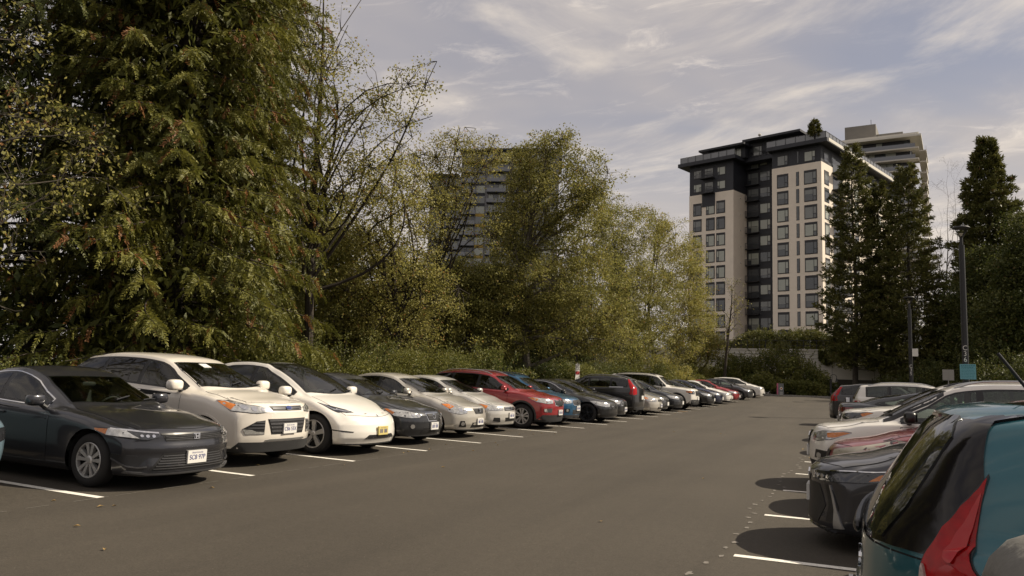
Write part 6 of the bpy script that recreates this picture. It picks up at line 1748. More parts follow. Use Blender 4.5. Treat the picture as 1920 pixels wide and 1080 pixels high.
    # two dark cars before the off-roader
    S = sedan(L=4.5, W=1.78, H=1.45, wb=2.65, fo=.9, Rr=.32, nz=.74, cd=1.15, cz=.98, wd=2.08, rd=3.2, dd=3.95, dz=1.1, paint=P_GREY, plan=.38)
    c = put_left('parked_car', 'grey sedan squeezed behind the champagne sedan', 'car', S, 12, -8.25, .09)
    front_kit(c, [(.42, .68), (.46, .60), (.64, .59), ('s', .44, .62), ('s', .64, .76), (.64, .74)], M_LAMP, [(-.36, .69), (-.34, .60), (.34, .60), (.36, .69)], (2.5,), lower=[[(-.40, .28), (-.36, .38), (.36, .38), (.40, .28)]], plate=.44)
    S = sedan(L=4.4, W=1.78, H=1.47, wb=2.65, fo=.88, Rr=.32, nz=.76, cd=1.08, cz=1.0, wd=2.0, rd=3.2, dd=3.9, dz=1.12, paint=P_DGREY, plan=.36)
    c = put_left('parked_car', 'dark grey hatchback tucked against the white off-roader', 'car', S, 13, -8.05, .09)
    front_kit(c, [(.42, .70), (.46, .61), (.64, .60), ('s', .44, .64), ('s', .64, .78), (.64, .76)], M_LAMP, [(-.36, .70), (-.34, .58), (.34, .58), (.36, .70)], (2.5,), lower=[[(-.44, .26), (-.40, .38), (.40, .38), (.44, .26)]], plate=.44)
    # boxy white off-roader
    S = suv(privacy=True, L=4.82, W=1.92, H=1.80, wb=2.79, fo=.93, Rr=.39, nz=1.08, cd=1.3, cz=1.19, wd=1.98, rd=4.3, paint=P_WHITE2, plan=.26, rs=.22, clr=.28, yroof=.68)
    c = put_left('parked_car', 'boxy white off-roader with black wheel arches, tallest of the far left row', 'car', S, 14, -7.75, .08)
    front_kit(c, [(.56, .99), (.56, .84), (.74, .83), ('s', .30, .85), ('s', .48, .98), (.76, 1.0)], M_LAMPD, [(-.46, 1.0), (-.42, .76), (.42, .76), (.46, 1.0)], (2.4, 3.4), amber=[('s', .18, .90), ('s', .44, .91), ('s', .46, .975), ('s', .18, .98)], cells=[(.66, .91, .04)], lower=[[(-.8, .3), (-.82, .56), (.82, .56), (.8, .3)]], badge=(.90, .07, .05), plate=.62, twin=True, low_m=M_PLASTIC, mirror_m=M_TRIM)
    c.roof_rails(M_TRIM); c.arch_trim(.05); c.sill(.16)
    # far end of the row
    far = [('parked_car', 'near-black sedan right beside the white off-roader', sedan(L=4.85, W=1.84, H=1.46, wb=2.77, fo=.95, nz=.77, cd=1.15, cz=1.0, wd=2.1, rd=3.3, dd=4.2, dz=1.12, paint=P_BLACK), 16, -7.72),
           ('parked_car', 'navy blue sedan near the far end of the left row', sedan(L=4.7, W=1.82, H=1.47, wb=2.7, fo=.93, nz=.77, cd=1.1, cz=1.0, wd=2.05, rd=3.3, dd=4.1, dz=1.12, paint=P_NAVY), 17.2, -7.70),
           ('parked_car', 'low white sedan glimpsed between the navy sedan and the red car', sedan(L=4.5, W=1.78, H=1.42, wb=2.65, fo=.9, nz=.72, cd=1.15, cz=.96, wd=2.05, rd=3.1, dd=3.9, dz=1.06, paint=P_WHITE2), 18.4, -7.55),
           ('parked_car', 'small red car near the far end of the left row', sedan(L=4.3, W=1.76, H=1.45, wb=2.6, fo=.85, nz=.74, cd=1.05, cz=.97, wd=1.95, rd=3.1, dd=3.8, dz=1.1, paint=P_RED), 19.8, -7.55),
           ('parked_car', 'slate grey hatchback one before the last white hatchback', sedan(L=4.4, W=1.8, H=1.5, wb=2.65, fo=.88, nz=.78, cd=1.0, cz=1.02, wd=1.95, rd=3.3, dd=4.0, dz=1.15, paint=P_GREY), 22, -7.3),
           ('parked_car', 'white hatchback, last car at the far end of the left row', suv(L=4.45, W=1.77, H=1.55, wb=2.7, fo=.95, Rr=.32, nz=.86, cd=.95, cz=1.06, wd=1.9, rd=3.9, paint=P_WHITE2, clr=.16, black_below=.04), 24.2, -7.05)]
    for n_, lab, S, slot, nose in far:
        c = put_left(n_, lab, 'car', S, slot, nose, .10); nz = S['top'][1][1]
        front_kit(c, [(.40, nz - .05), (.46, nz - .14), (.64, nz - .15), ('s', .44, nz - .10), ('s', .66, nz + .03), (.64, nz)], M_LAMP, [(-.36, nz - .04), (-.33, nz - .14), (.33, nz - .14), (.36, nz - .04)], (2.5,), lower=[[(-.44, .26), (-.40, .38), (.40, .38), (.44, .26)]], plate=.44, hood=False)
    # pale blue car cut by the left edge
    S = suv(L=4.4, W=1.8, H=1.58, wb=2.6, fo=.88, Rr=.34, nz=.88, cd=1.05, cz=1.05, wd=1.95, rd=3.9, paint=P_LBLUE, plan=.36)
    c = put_left('parked_car', 'pale blue car whose nose is cut off by the left edge', 'car', S, -1, -8.75, .07)
    front_kit(c, [(.50, .70), (.50, .58), (.70, .57), ('s', .40, .60), ('s', .60, .72), (.66, .72)], M_LAMPD, [(-.55, .78), (-.50, .50), (.50, .50), (.55, .78)], (2.4, 3.3), lower=[[(-.7, .26), (-.72, .42), (.72, .42), (.7, .26)]])

def rear_kit(c, lamp, lampm, win, plate=None, pill=(), dA=None, dB=None, rim=None, style=5, twin=True, handle=True, cells=(), ptxt=None):
    dc, d0, d1, dd = c.S['cab']
    c.glasshouse(dA or dc + .12, dB or (dd - .25 if c.S.get('boot') else c.L - .48), pill); c.windscreen(); c.mirrors(); c.wheels(style, rim, twin=twin)
    if win:
        t = c.panel('rear_window_seal', c.grow_poly(win, .02), 'rear', M_TRIM, .004, c.root)[0]; c.panel('rear_window', win, 'rear', M_GLASS, .007, t)
        b = MB(); pts = []
        for k in range(5): h = c.cyl(False, .03 - .07 * k, win[0][1] + .03 + .012 * k); pts.append(h[0] + h[1] * .02)
        b.tube(pts, .011, 5); b.build('wiper', M_TRIM, c.root)
    else: c.rear_glass_top()
    c.panel('tail_lamp', lamp, 'rear', lampm, .008, c.root, mirror=True)
    if plate: c.plate(plate, ptxt, front=False, head=None)
    c.panel('rear_bumper_lip', [(-.7, .26), (-.7, .42), (.7, .42), (.7, .26)], 'rear', M_PLASTIC, .006, c.root)
def prius_like():
    S = sedan(L=4.64, W=1.76, H=1.47, wb=2.70, fo=.97, Rr=.32, nz=.77, cd=1.05, cz=1.0, wd=2.1, rd=3.2, dd=4.4, dz=1.12, paint=P_CHAR, plan=.46, clr=.14,
              prof=[(0, .16), (.16, .06), (.24, .0), (.36, .02), (.5, .03), (.62, .02), (.70, .03), (.78, .09), (.86, .18)])
    c = put_right('parked_car', 'dark grey car nose-out with amber-tipped slim headlamps beside the teal car', 'car', S, 8.62, -.50, .045)
    c.glasshouse(1.2, 4.1, (2.5, 3.4)); c.windscreen(); c.hood(.10); c.mirrors(M_TRIM); c.wheels(5); c.door(1.4, 2.5)
    c.lamp([(.34, .700), (.36, .635), (.60, .625), ('s', .62, .665), ('s', .98, .775), ('s', .96, .795), ('s', .60, .745), (.62, .715)], M_LAMPD, amber=[('s', .56, .672), ('s', .72, .700), ('s', .95, .776), ('s', .93, .786), ('s', .72, .746), ('s', .66, .735)],
           cells=[(.42, .668, .020), (.49, .667, .020), (.56, .666, .020), (.63, .668, .018)], rim=.006)
    c.panel('lamp_blade', [(.62, .728), ('s', .60, .756), ('s', .96, .803), ('s', .96, .795), ('s', .60, .748), (.62, .718)], 'front', M_CHROME, .011, c.root, mirror=True, grid=.05)
    g = c.panel('lower_grille', [(-.50, .22), (-.60, .40), (-.52, .595), (.52, .595), (.60, .40), (.50, .22)], 'front', M_MESH, .005, c.root)[0]
    c.panel('grille', [(-.30, .655), (-.26, .60), (.26, .60), (.30, .655)], 'front', M_MESH, .006, c.root)
    c.panel('side_vent', [(.62, .25), (.70, .27), (.74, .40), (.66, .60), (.60, .60), (.64, .42)], 'front', M_TRIM, .005, c.root, mirror=True)
    c.panel('chrome_fang', [(.70, .22), (.78, .23), (.735, .36), (.665, .60), (.655, .60), (.70, .38)], 'front', M_SILV_TRIM, .013, c.root, mirror=True, grid=.05)
    c.panel('splitter', [(-.62, .165), (.62, .165), (.70, .185), (.60, .195), (-.60, .195), (-.70, .185)], 'front', P_CHAR, .02, c.root)
    c.oval(0, .65, .05, .04, M_CHROME, off=.015)
    b = c.plate(.46, None, out=.03, head=None)

def crimson_car():
    S = sedan(L=4.45, W=1.77, H=1.46, wb=2.62, fo=.90, Rr=.32, nz=.80, cd=1.05, cz=1.02, wd=2.0, rd=3.2, dd=4.0, dz=1.12, paint=P_CRIM, plan=.42)
    c = put_right('parked_car', 'dusty crimson hatchback nose-out behind the dark grey car', 'car', S, 11.05, -.42, .06)
    front_kit(c, [(.44, .74), (.48, .64), (.64, .63), ('s', .44, .68), ('s', .92, .90), ('s', .80, .905), (.66, .80)], mat('hazy_headlamp', (.42, .38, .30), .3, .2, .5, var=.2, vscale=8), [(-.36, .72), (-.33, .62), (.33, .62), (.36, .72)], (2.5,), lower=[[(-.44, .26), (-.40, .38), (.40, .38), (.44, .26)]], plate=.44)

def kicks_like():
    S = suv(L=4.30, W=1.76, H=1.65, wb=2.62, fo=.86, Rr=.335, nz=.90, cd=.98, cz=1.06, wd=1.90, rd=3.8, paint=P_WHITE2, plan=.34, clr=.20, yroof=.60)
    c = put_right('parked_car', 'white small crossover with black pillars, nose-out behind the crimson hatchback', 'car', S, 13.45, -.75, .05)
    c.glasshouse(1.06, 3.9, (2.3, 3.2), lo=.02, hi=.05); c.windscreen(); c.hood(.12); c.door(1.28, 2.3); c.door(2.32, 3.2); c.mirrors(M_TRIM, size=1.15); c.wheels(5, twin=True); c.arch_trim(.05); c.sill(.15)
    # gloss black front pillars
    for sg in (1,):
        e = [(d, c.yr(d) + .018) for d in np.linspace(1.06, 1.86, 9)]; i_ = [(d, c.yr(d) - .05) for d in np.linspace(1.06, 1.86, 9)]
        c.panel('front_pillar', e + i_[::-1], 'top', M_TRIM, .005, c.root, mirror=True)
    c.lamp([(.48, .80), (.50, .72), (.64, .70), ('s', .34, .735), ('s', .64, .845), ('s', .52, .855), (.66, .845)], M_LAMP, amber=[('s', .30, .76), ('s', .40, .765), ('s', .62, .843), ('s', .52, .85), ('s', .30, .82)], cells=[(.58, .765, .035)], rim=.008)
    c.panel('grille_surround', [(-.40, .84), (-.24, .56), (.24, .56), (.40, .84)], 'front', M_CHROME, .004, c.root); c.panel('grille', [(-.34, .84), (-.20, .60), (.20, .60), (.34, .84)], 'front', M_MESH, .01, c.root)
    c.panel('fog_recess', [(.56, .44), (.80, .46), ('s', .34, .50), ('s', .36, .56), (.60, .57)], 'front', M_TRIM, .006, c.root, mirror=True); c.oval(.68, .48, .05, .045, M_LAMP, 'fog_lamp', off=.012); c.oval(-.68, .48, .05, .045, M_LAMP, 'fog_lamp', off=.012)
    c.panel('lower_bumper', [(-.8, .23), (-.82, .40), (.82, .40), (.8, .23)], 'front', M_PLASTIC, .008, c.root); c.oval(0, .74, .06, .06, M_CHROME, off=.02); c.plate(.52, None, out=.03, head=None); c.roof_rails(M_SILV_TRIM)

def rest_of_right():
    S = suv(L=4.6, W=1.86, H=1.69, wb=2.69, fo=.92, Rr=.36, nz=.98, cd=1.12, cz=1.13, wd=2.02, rd=4.0, paint=P_WHITE2, plan=.34)
    c = put_right('parked_car', 'white crossover with angular headlamps, nose-out behind the black-pillared one', 'car', S, 19.9, -.45, .06)
    front_kit(c, [(.46, .92), (.50, .83), (.66, .81), ('s', .38, .85), ('s', .72, .975), ('s', .60, .985), (.66, .95)], M_LAMPD, [(-.40, .92), (-.36, .80), (.36, .80), (.40, .92)], (2.4, 3.35), amber=[('s', .50, .885), ('s', .71, .97), ('s', .60, .98), ('s', .46, .94)], cells=[(.58, .87, .03)], lower=[[(-.50, .44), (-.40, .68), (.40, .68), (.50, .44)], [(-.8, .22), (-.82, .40), (.82, .40), (.8, .22)]], badge=(.86, .06, .04), plate=.58, low_m=M_PLASTIC, mirror_m=M_TRIM)
    c.arch_trim(.06); c.roof_rails(M_TRIM)
    S = sedan(L=4.9, W=1.9, H=1.45, wb=2.9, fo=.9, Rr=.34, nz=.74, cd=1.2, cz=.97, wd=2.2, rd=3.2, dd=4.35, dz=1.12, paint=P_DGREY)
    c = put_right('parked_car', 'dark fastback backed in with a long red tail lamp on the right row', 'car', S, 24.6, -.60, .07, back=True)
    rear_kit(c, [(.35, .96), (.40, .86), (.70, .84), ('s', 4.62, .86), ('s', 4.45, .97), (.70, .97)], M_REDD, None, .62, (2.6,))
    S = suv(L=4.6, W=1.82, H=1.70, wb=2.66, fo=.85, Rr=.36, nz=1.0, cd=1.1, cz=1.13, wd=1.98, rd=4.05, paint=P_WHITE2, rs=.26)
    c = put_right('parked_car', 'white wagon backed in with a silver-covered spare wheel on its tailgate', 'car', S, 29.6, -.28, .07, back=True)
    rear_kit(c, [(.62, 1.08), (.62, .93), (.80, .92), ('s', 4.30, .95), ('s', 4.30, 1.08)], M_RED, [(-.56, 1.14), (-.52, 1.50), (.52, 1.50), (.56, 1.14)], None, (2.4, 3.4)); c.roof_rails(M_SILV_TRIM)
    spare(c, .82, .34)
    S = suv(L=4.55, W=1.85, H=1.67, wb=2.66, fo=.9, Rr=.35, nz=.97, cd=1.1, cz=1.13, wd=2.0, rd=3.95, paint=P_BLACK, rs=.38)
    c = put_right('parked_car', 'black crossover backed in, farthest of the right row', 'car', S, 33.6, -1.12, .07, back=True)
    rear_kit(c, [(.56, 1.14), (.60, .96), (.78, .95), ('s', 4.20, .98), ('s', 4.24, 1.12), ('s', 4.12, 1.33), ('s', 4.04, 1.50), (.68, 1.51), (.64, 1.33)], M_RED, [(-.52, 1.16), (-.48, 1.50), (.48, 1.50), (.52, 1.16)], .80, (2.4, 3.4))
    S = sedan(L=4.6, W=1.8, H=1.46, wb=2.7, fo=.9, Rr=.32, nz=.76, cd=1.1, cz=.98, wd=2.05, rd=3.2, dd=4.0, dz=1.1, paint=P_CRIM)
    c = put_right('parked_car', 'rose-red sedan roof showing past the black-pillared white crossover', 'car', dict(S, H=1.56, top=[(d, z * 1.075) for d, z in S['top']], sh=[(d, z * 1.05) for d, z in S['sh']]), 16.1, .95, .09)
    front_kit(c, [(.40, .75), (.46, .66), (.64, .65), ('s', .44, .70), ('s', .66, .83), (.64, .80)], M_LAMP, [(-.36, .76), (-.33, .66), (.33, .66), (.36, .76)], (2.5,), hood=False)

def spare(c, z, r):
    """spare wheel under a hard cover, bolted to the tailgate"""
    h = c.bvh.ray_cast(Vector((-6, 0, z)), Vector((1, 0, 0))); x = h[0].x
    fr = lambda a, b, t: (x - .03 - t, a, z + b)
    b = MB(); b.lathe([(r, 0), (r, .15), (r - .02, .18), (r - .05, .19)], 32, fr); o = b.build('spare_wheel', M_TYRE, c.root, smooth=True)
    b = MB(); b.lathe([(r + .006, .03), (r + .006, .14)], 32, fr); b.build('cover_band', M_SILV_TRIM, o, smooth=True)
    b = MB(); b.lathe([(r - .045, .19), (r - .08, .20), (.001, .205)], 32, fr); b.build('cover_face', M_SILV_TRIM, o, smooth=True)

def teal_hatch():
    """nearest car: rear three-quarter of a small tall hatchback"""
    S = suv(L=4.06, W=1.70, H=1.525, wb=2.53, fo=.80, Rr=.30, nz=.86, cd=.80, cz=1.04, wd=1.75, rd=3.55, paint=P_TEAL, clr=.16, black_below=.03, yroof=.60,
            prof_r=[(0, .10), (.25, .03), (.45, .0), (.60, .0), (.68, .03), (.80, .05), (.92, .055), (.98, .07), (1.10, .13), (1.42, .34), (1.55, .41)], plan_r=.38, tail_blend=1.0, roof_crown=.06)
    S['sh'] = [(0, .72), (.3, .84), (.8, .95), (2.0, 1.0), (3.3, 1.03), (4.06, 1.02)]
    c = put_right('parked_car', 'teal hatchback seen from behind with a huge red tail lamp, nearest at the right', 'car', S, TEAL_Y, TEAL_X, .045, back=True)
    c.glasshouse(.95, 2.80, (1.95,)); c.windscreen(); c.mirrors(); c.wheels(6)
    win = [(-.60, .96), (-.63, 1.10), (-.56, 1.40), (-.40, 1.445), (.40, 1.445), (.56, 1.40), (.63, 1.10), (.60, .96), (.30, .925), (-.30, .925)]
    bl = [('c', -39.2, .985), ('c', -45.6, 1.215), (-.655, 1.40), (-.40, 1.462), (.40, 1.462), (.655, 1.40), ('c', 45.6, 1.215), ('c', 39.2, .985), (.30, .965), (-.30, .965)]
    t = c.panel('tailgate_glass_surround', bl, 'rear', mat('gloss_black', (.010, .009, .010), .10, spec=.35), .010, c.root, grid=.05)[0]
    c.panel('rear_window', [(-.44, .99), (-.50, 1.10), (-.49, 1.34), (-.36, 1.405), (.36, 1.405), (.49, 1.34), (.50, 1.10), (.44, .99), (.28, .985), (-.28, .985)], 'rear', M_GLASS, .015, t, grid=.05)
    # tail lamps: tall blade on the pillar, broad foot on the quarter
    def smooth(p, n=4):
        out = []
        for i_ in range(len(p)):
            p0, p1, p2, p3 = p[i_ - 1], p[i_], p[(i_ + 1) % len(p)], p[(i_ + 2) % len(p)]
            for k in range(n):
                t_ = k / n; q = tuple(.5 * (2 * p1[a] + (p2[a] - p0[a]) * t_ + (2 * p0[a] - 5 * p1[a] + 4 * p2[a] - p3[a]) * t_ * t_ + (3 * p1[a] - p0[a] - 3 * p2[a] + p3[a]) * t_ ** 3) for a in (0, 1)); out.append(('c', 39.0 + (q[0] - 38) * .5, q[1]))
        return out
    lo = [(51.4, 1.225), (50.2, 1.20), (46.6, 1.12), (42.4, 1.035), (38.6, .97), (38.1, .90), (38, .72), (42, .66), (62, .68), (70, .74), (70, .90), (64, .925), (58.5, .955), (55.0, .995), (53.0, 1.05), (52.2, 1.13)]
    cx_, cz_ = 50.0, .92
    c.panel('lamp_gasket', smooth([(cx_ + (a - cx_) * 1.07, cz_ + (z - cz_) * 1.05) for a, z in lo]), 'rear', M_TRIM, .013, c.root, mirror=True, grid=.05)
    ls = c.panel('tail_lamp', smooth(lo), 'rear', M_RED, .018, c.root, mirror=True, grid=.05)
    c.panel('reversing_lens', smooth([(38.7, .70), (38.8, .945), (41, .925), (42.8, .87), (43.2, .78), (42.4, .69)]), 'rear', mat('clear_ribbed_lens', (.55, .42, .38), .2, 0, .3, var=.5, vscale=40), .027, ls, mirror=True, grid=.05)
    c.panel('lamp_inner_lens', smooth([(51.3, 1.185), (49.8, 1.12), (47.4, 1.01), (48.2, .985), (51.2, .99), (51.5, 1.08)]), 'rear', mat('bright_red_lens', (.46, .010, .012), .14, 0, .15), .025, ls, mirror=True, grid=.05)
    c.panel('lamp_foot_lens', smooth([(46, .955), (50, .975), (54.2, .96), (58.5, .925), (66, .885), (66.5, .82), (58, .84), (51, .87), (46.3, .91)]), 'rear', mat('rose_red_lens', (.40, .014, .018), .14, 0, .15), .025, ls, mirror=True, grid=.05)
    c.panel('lamp_lower_lens', smooth([(45, .69), (56, .69), (56, .755), (45, .755)]), 'rear', M_REDD, .025, ls, mirror=True, grid=.05)
    # spoiler
    b = MB(); pr = [(-.60, 0), (.60, 0)]
    xs = np.linspace(-.545, .545, 19); vs = []; fs = []
    for y in xs:
        q = abs(y) / .545; xr = -c.L / 2 + .40 + .13 * q ** 2.5; zt = c.top(c.L - .46) - .012 - .055 * q ** 2.5
        h = c._ray((xr + .26, y, 4), (0, 0, -1)); z0 = h[0].z
        tp = 1 - .8 * q ** 3; zt -= .02 * q ** 4
        vs += [(xr + .26, y, z0 - .004), (xr + .10, y, z0 + .003), (xr - .05 * tp, y, zt - .006), (xr - .075 * tp, y, zt - .006 - .018 * tp), (xr - .065 * tp, y, zt - .006 - .054 * tp), (xr + .06, y, zt - .03 - .055 * tp)]
    n = 6
    for i in range(len(xs) - 1):
        for k in range(n): fs.append((i * n + k, (i + 1) * n + k, (i + 1) * n + (k + 1) % n, i * n + (k + 1) % n))
    fs += [tuple(range(n)), tuple(range(len(vs) - n, len(vs)))[::-1]]
    b.add(vs, fs); sp = b.build('roof_spoiler', P_TEAL, c.root, smooth=True)
    xe = -c.L / 2 + .40 - .068
    b = MB(); b.box(xe - .006, -.13, c.top(c.L - .46) - .068, xe + .01, .13, c.top(c.L - .46) - .046); b.build('brake_light', M_REDD, sp)
    # roof moulding, aerial
    for sg in (1, -1):
        pts = []
        for d in np.linspace(1.8, 3.45, 9): h = c._ray((c.L / 2 - d, sg * .555, 4), (0, 0, -1)); pts.append(h[0] + Vector((0, 0, .002)))
        b = MB(); b.tube(pts, .010, 6); b.build('roof_moulding', M_TRIM, c.root)
    h = c._ray((-c.L / 2 + .66, 0, 4), (0, 0, -1)); p = h[0]
    b = MB(); b.lathe([(.03, 0), (.028, .012), (.012, .03), (.001, .032)], 12, lambda x, y, z: (p.x + x, p.y + y, p.z + z)); an = b.build('aerial', M_TRIM, c.root, smooth=True)
    b = MB(); b.tube([p + Vector((0, 0, .02)), p + Vector((-.02, 0, .05)), p + Vector((-.115, 0, .19))], [.009, .0065, .006], 8); b.build('aerial_rod', M_TRIM, an)
    # rear wiper with its pod
    b = MB(); pts = []
    for k in range(7): h = c.cyl(False, -.10 + .085 * k, .965 + .010 * k); pts.append(h[0] + h[1] * .03)
    b.tube(pts, [.016, .015, .014, .012, .011, .010, .009], 6); b.ellipsoid(tuple(pts[0]), (.016, .05, .026), 10, 8); b.build('wiper', M_TRIM, c.root, smooth=True)
    # tailgate shut line, handle bar, plate recess, badge strokes
    tg = [(-.67, .66), (-.67, .965), (-.30, .955), (.30, .955), (.67, .965), (.67, .66), (.56, .48), (-.56, .48)]
    sm = c.panel('tailgate_seam', c.grow_poly(tg, .006), 'rear', M_BLACK, .0015, c.root)[0]
    c.panel('tailgate', tg, 'rear', P_TEAL, .004, sm, grid=.05)
    c.panel('tailgate_bar', [(-.36, .775), (-.36, .745), (.36, .745), (.36, .775)], 'rear', M_CHROME, .014, sm, grid=.06)
    c.panel('plate_recess', [(-.28, .735), (-.26, .57), (.26, .57), (.28, .735)], 'rear', M_PLASTIC, .006, sm, grid=.06)
    c.plate(.65, None, front=False, head=None)
    bd = c.oval(0, .84, .055, .045, M_CHROME, mode='rear', off=.012)
    c.panel('rear_bumper', [(-.78, .22), (-.80, .44), (.80, .44), (.78, .22)], 'rear', P_TEAL, .018, c.root)
    # fuel flap ring on the quarter, door and handle
    c.door(1.98, 2.95); c.door(.95, 1.95)
    return c
TEAL_Y, TEAL_X = 3.50, -.055

def grey_offroader():
    """only the spare wheel reaches into the corner of the picture"""
    S = suv(L=4.2, W=1.80, H=1.78, wb=2.45, fo=.8, Rr=.37, nz=1.0, cd=1.1, cz=1.15, wd=1.85, rd=3.95, paint=P_GREY, rs=.12, clr=.24, yroof=.66)
    c = put_right('parked_car', 'grey off-roader at the bottom right corner showing only its dusty spare wheel', 'car', S, GO_Y, GO_X, .08, back=True)
    rear_kit(c, [(.66, 1.0), (.66, .80), (.82, .80), (.82, 1.0)], M_RED, [(-.5, 1.2), (-.48, 1.6), (.48, 1.6), (.5, 1.2)], None, (2.2, 3.2))
    h = c.bvh.ray_cast(Vector((-6, 0, .95)), Vector((1, 0, 0))); x = h[0].x; z = .92; r = .37
    M_DUST = mat('dusty_grey_rubber', (.16, .155, .14), .85, var=.2, vscale=8, bump=.2, bscale=40); M_DUSTR = mat('dusty_grey_rim', (.24, .235, .21), .55, .2, var=.15, vscale=6)
    fr = lambda a, b, t: (x - .05 - t, a, z + b)
    b = MB(); b.lathe([(r - .11, .02), (r - .02, .01), (r, .04), (r + .004, .10), (r, .17), (r - .02, .215), (r - .045, .238), (r - .075, .25), (r - .11, .245), (r - .125, .22)], 48, fr); o = b.build('spare_wheel', M_DUST, c.root, smooth=True)
    b = MB(); b.lathe([(r - .125, .235), (r - .135, .245), (r - .15, .235), (r - .16, .17), (.10, .15), (.09, .19), (.001, .195)], 40, fr)
    for k in range(6):
        t = 2 * math.pi * k / 6; ct, st = math.cos(t), math.sin(t); q = []
        for rr, w in ((.08, .035), (r - .155, .045)):
            for tt in (.15, .215):
                for s in (-1, 1): q.append(fr(rr * ct - s * w * st, rr * st + s * w * ct, tt))
        b.add(q, [(0, 1, 5, 4), (2, 6, 7, 3), (0, 4, 6, 2), (1, 3, 7, 5)])
    b.build('rim', M_DUSTR, o)
GO_Y, GO_X = 1.45, .45

civic_like(); escape_like(); tesla_like(); rest_of_left()
teal_hatch(); prius_like(); crimson_car(); kicks_like(); rest_of_right(); grey_offroader()
for c_ in CARS: c_.finish(M_SEATL if c_.mats in (P_WHITE, P_SILV, P_WHITE2) else None)
# ------------------------------------------------------------------ lamps, signs, small furniture
M_POST = mat('lamp_post_black', (0.018, 0.018, 0.020), 0.5)
M_WHITE = mat('sign_white', (0.75, 0.73, 0.68), 0.5)
M_SIGNR = mat('sign_red', (0.50, 0.05, 0.05), 0.5)
M_TEALS = mat('notice_blue', (0.16, 0.42, 0.50), 0.5)
M_PINK = mat('sign_pink', (0.50, 0.12, 0.20), 0.5)
M_SGREY = mat('sign_grey', (0.16, 0.165, 0.17), 0.5)
M_GALV = mat('galvanised', (0.32, 0.31, 0.29), 0.6, .3)

def face_frame(n):  # text plane facing horizontal direction n
    n = Vector((n[0], n[1], 0)).normalized(); return Vector((-n.y, n.x, 0)), n
def put_text(txt, size, p, n, mm, parent, base, vertical=False, name='lettering', sx=1.0):
    r, nn = face_frame(n); me = text_mesh(txt, size)
    p = Vector(p) - Vector(base)
    M = Matrix(((r.x * sx, 0, nn.x, p.x), (r.y * sx, 0, nn.y, p.y), (0, 1, 0, p.z), (0, 0, 0, 1)))
    me.transform(M); me.materials.clear(); me.materials.append(mm); return link(name, me, parent)

def lamp_post(px, Y, ytop, txt, label, ztxt, w=.13):
    p = at(px, 727, Y=Y); x = p[0]; g = gz(x, Y); top = at(px, ytop, Y=Y)[2] - g
    t = empty('street_lamp', (x, Y, g), 0, label, 'lamp post', 'black lamp posts of the lot'); 
    n = Vector((-x, -Y, 0)).normalized(); a = math.atan2(n.y, n.x)
    def rot(x_, y_, z_): return (x_ * math.cos(a) - y_ * math.sin(a), x_ * math.sin(a) + y_ * math.cos(a), z_)
    b = MB(); q = w * .92
    for z0, z1, r0, r1 in ((0, .25, w * 1.5, w * 1.5), (.25, top - .95, w, w * .85), (top - .95, top - .55, w * .5, w * .45)):
        k = 12; b.tube([(0, 0, z0), (0, 0, z1)], [r0, r1], k)
    b.build('post', M_POST, t, smooth=True)
    b = MB()
    for k in range(4):
        c_, s_ = math.cos(k * 1.57 + .6), math.sin(k * 1.57 + .6); b.tube([(c_ * .06, s_ * .06, top - .56), (c_ * .36, s_ * .36, top - .10)], .022, 6)
    b.build('lamp_arm', M_POST, t)
    b = MB(); b.lathe([(.001, top), (.36, top - .03), (.40, top - .07), (.40, top - .11), (.001, top - .10)], 28); b.build('lamp_head', M_POST, t, smooth=True)
    b = MB(); b.lathe([(.05, top - .50), (.13, top - .36), (.001, top - .355)], 16); b.build('lens', mat('lamp_lens', (.62, .58, .50), .25), t, smooth=True)
    r = w * 1.02
    for i, ch in enumerate(txt):
        put_text(ch, .33, Vector((x, Y, g + ztxt - i * .28)) + n * r, n, M_WHITE, t, (x, Y, g), sx=.9)
    return x, Y, g, n, t
x, Y, g, n, t36 = lamp_post(1812, 43.2, 424, 'C36', 'tall black lamp post numbered C36 above a blue notice', at(1812, 653, Y=43.2)[2] - gz(4.7, 43.2), .15)
def notice():
    c = at(1815, 697, Y=42.8); w, h = .33, .36; p = Vector(c); nn = Vector((-c[0], -c[1], 0)).normalized(); r = Vector((-nn.y, nn.x, 0))
    t = empty('notice_board', (p.x, p.y, p.z), 0, 'blue parking notice fixed to the lamp post numbered C36', 'sign')
    def fr(a, b_, d): v = r * a + nn * d; return (v.x, v.y, b_)
    b = MB(); b.box(-w, -.01, -h, w, .01, h, lambda X, Yy, Z: fr(X, Z, Yy)); b.build('panel', M_TEALS, t)
    b = MB(); rr = random.Random(4)
    for i in range(9):
        z = h - .07 - i * .073; x0 = -w + .05
        while x0 < w - .1:
            l = rr.uniform(.04, .12); b.box(x0, .0125, z - (.018 if i < 2 else .009), min(x0 + l, w - .04), .014, z + (.018 if i < 2 else .009), lambda X, Yy, Z: fr(X, Z, Yy)); x0 += l + .025
    b.build('lettering', M_POST if False else mat('notice_ink', (.04, .17, .22), .6), t)
notice()
x5, Y5, g5, n5, t35 = lamp_post(1709, 66, 556, 'C35', 'farther black lamp post numbered C35 with a small white box', at(1709, 687, Y=66)[2] - gz(6, 66), .15)
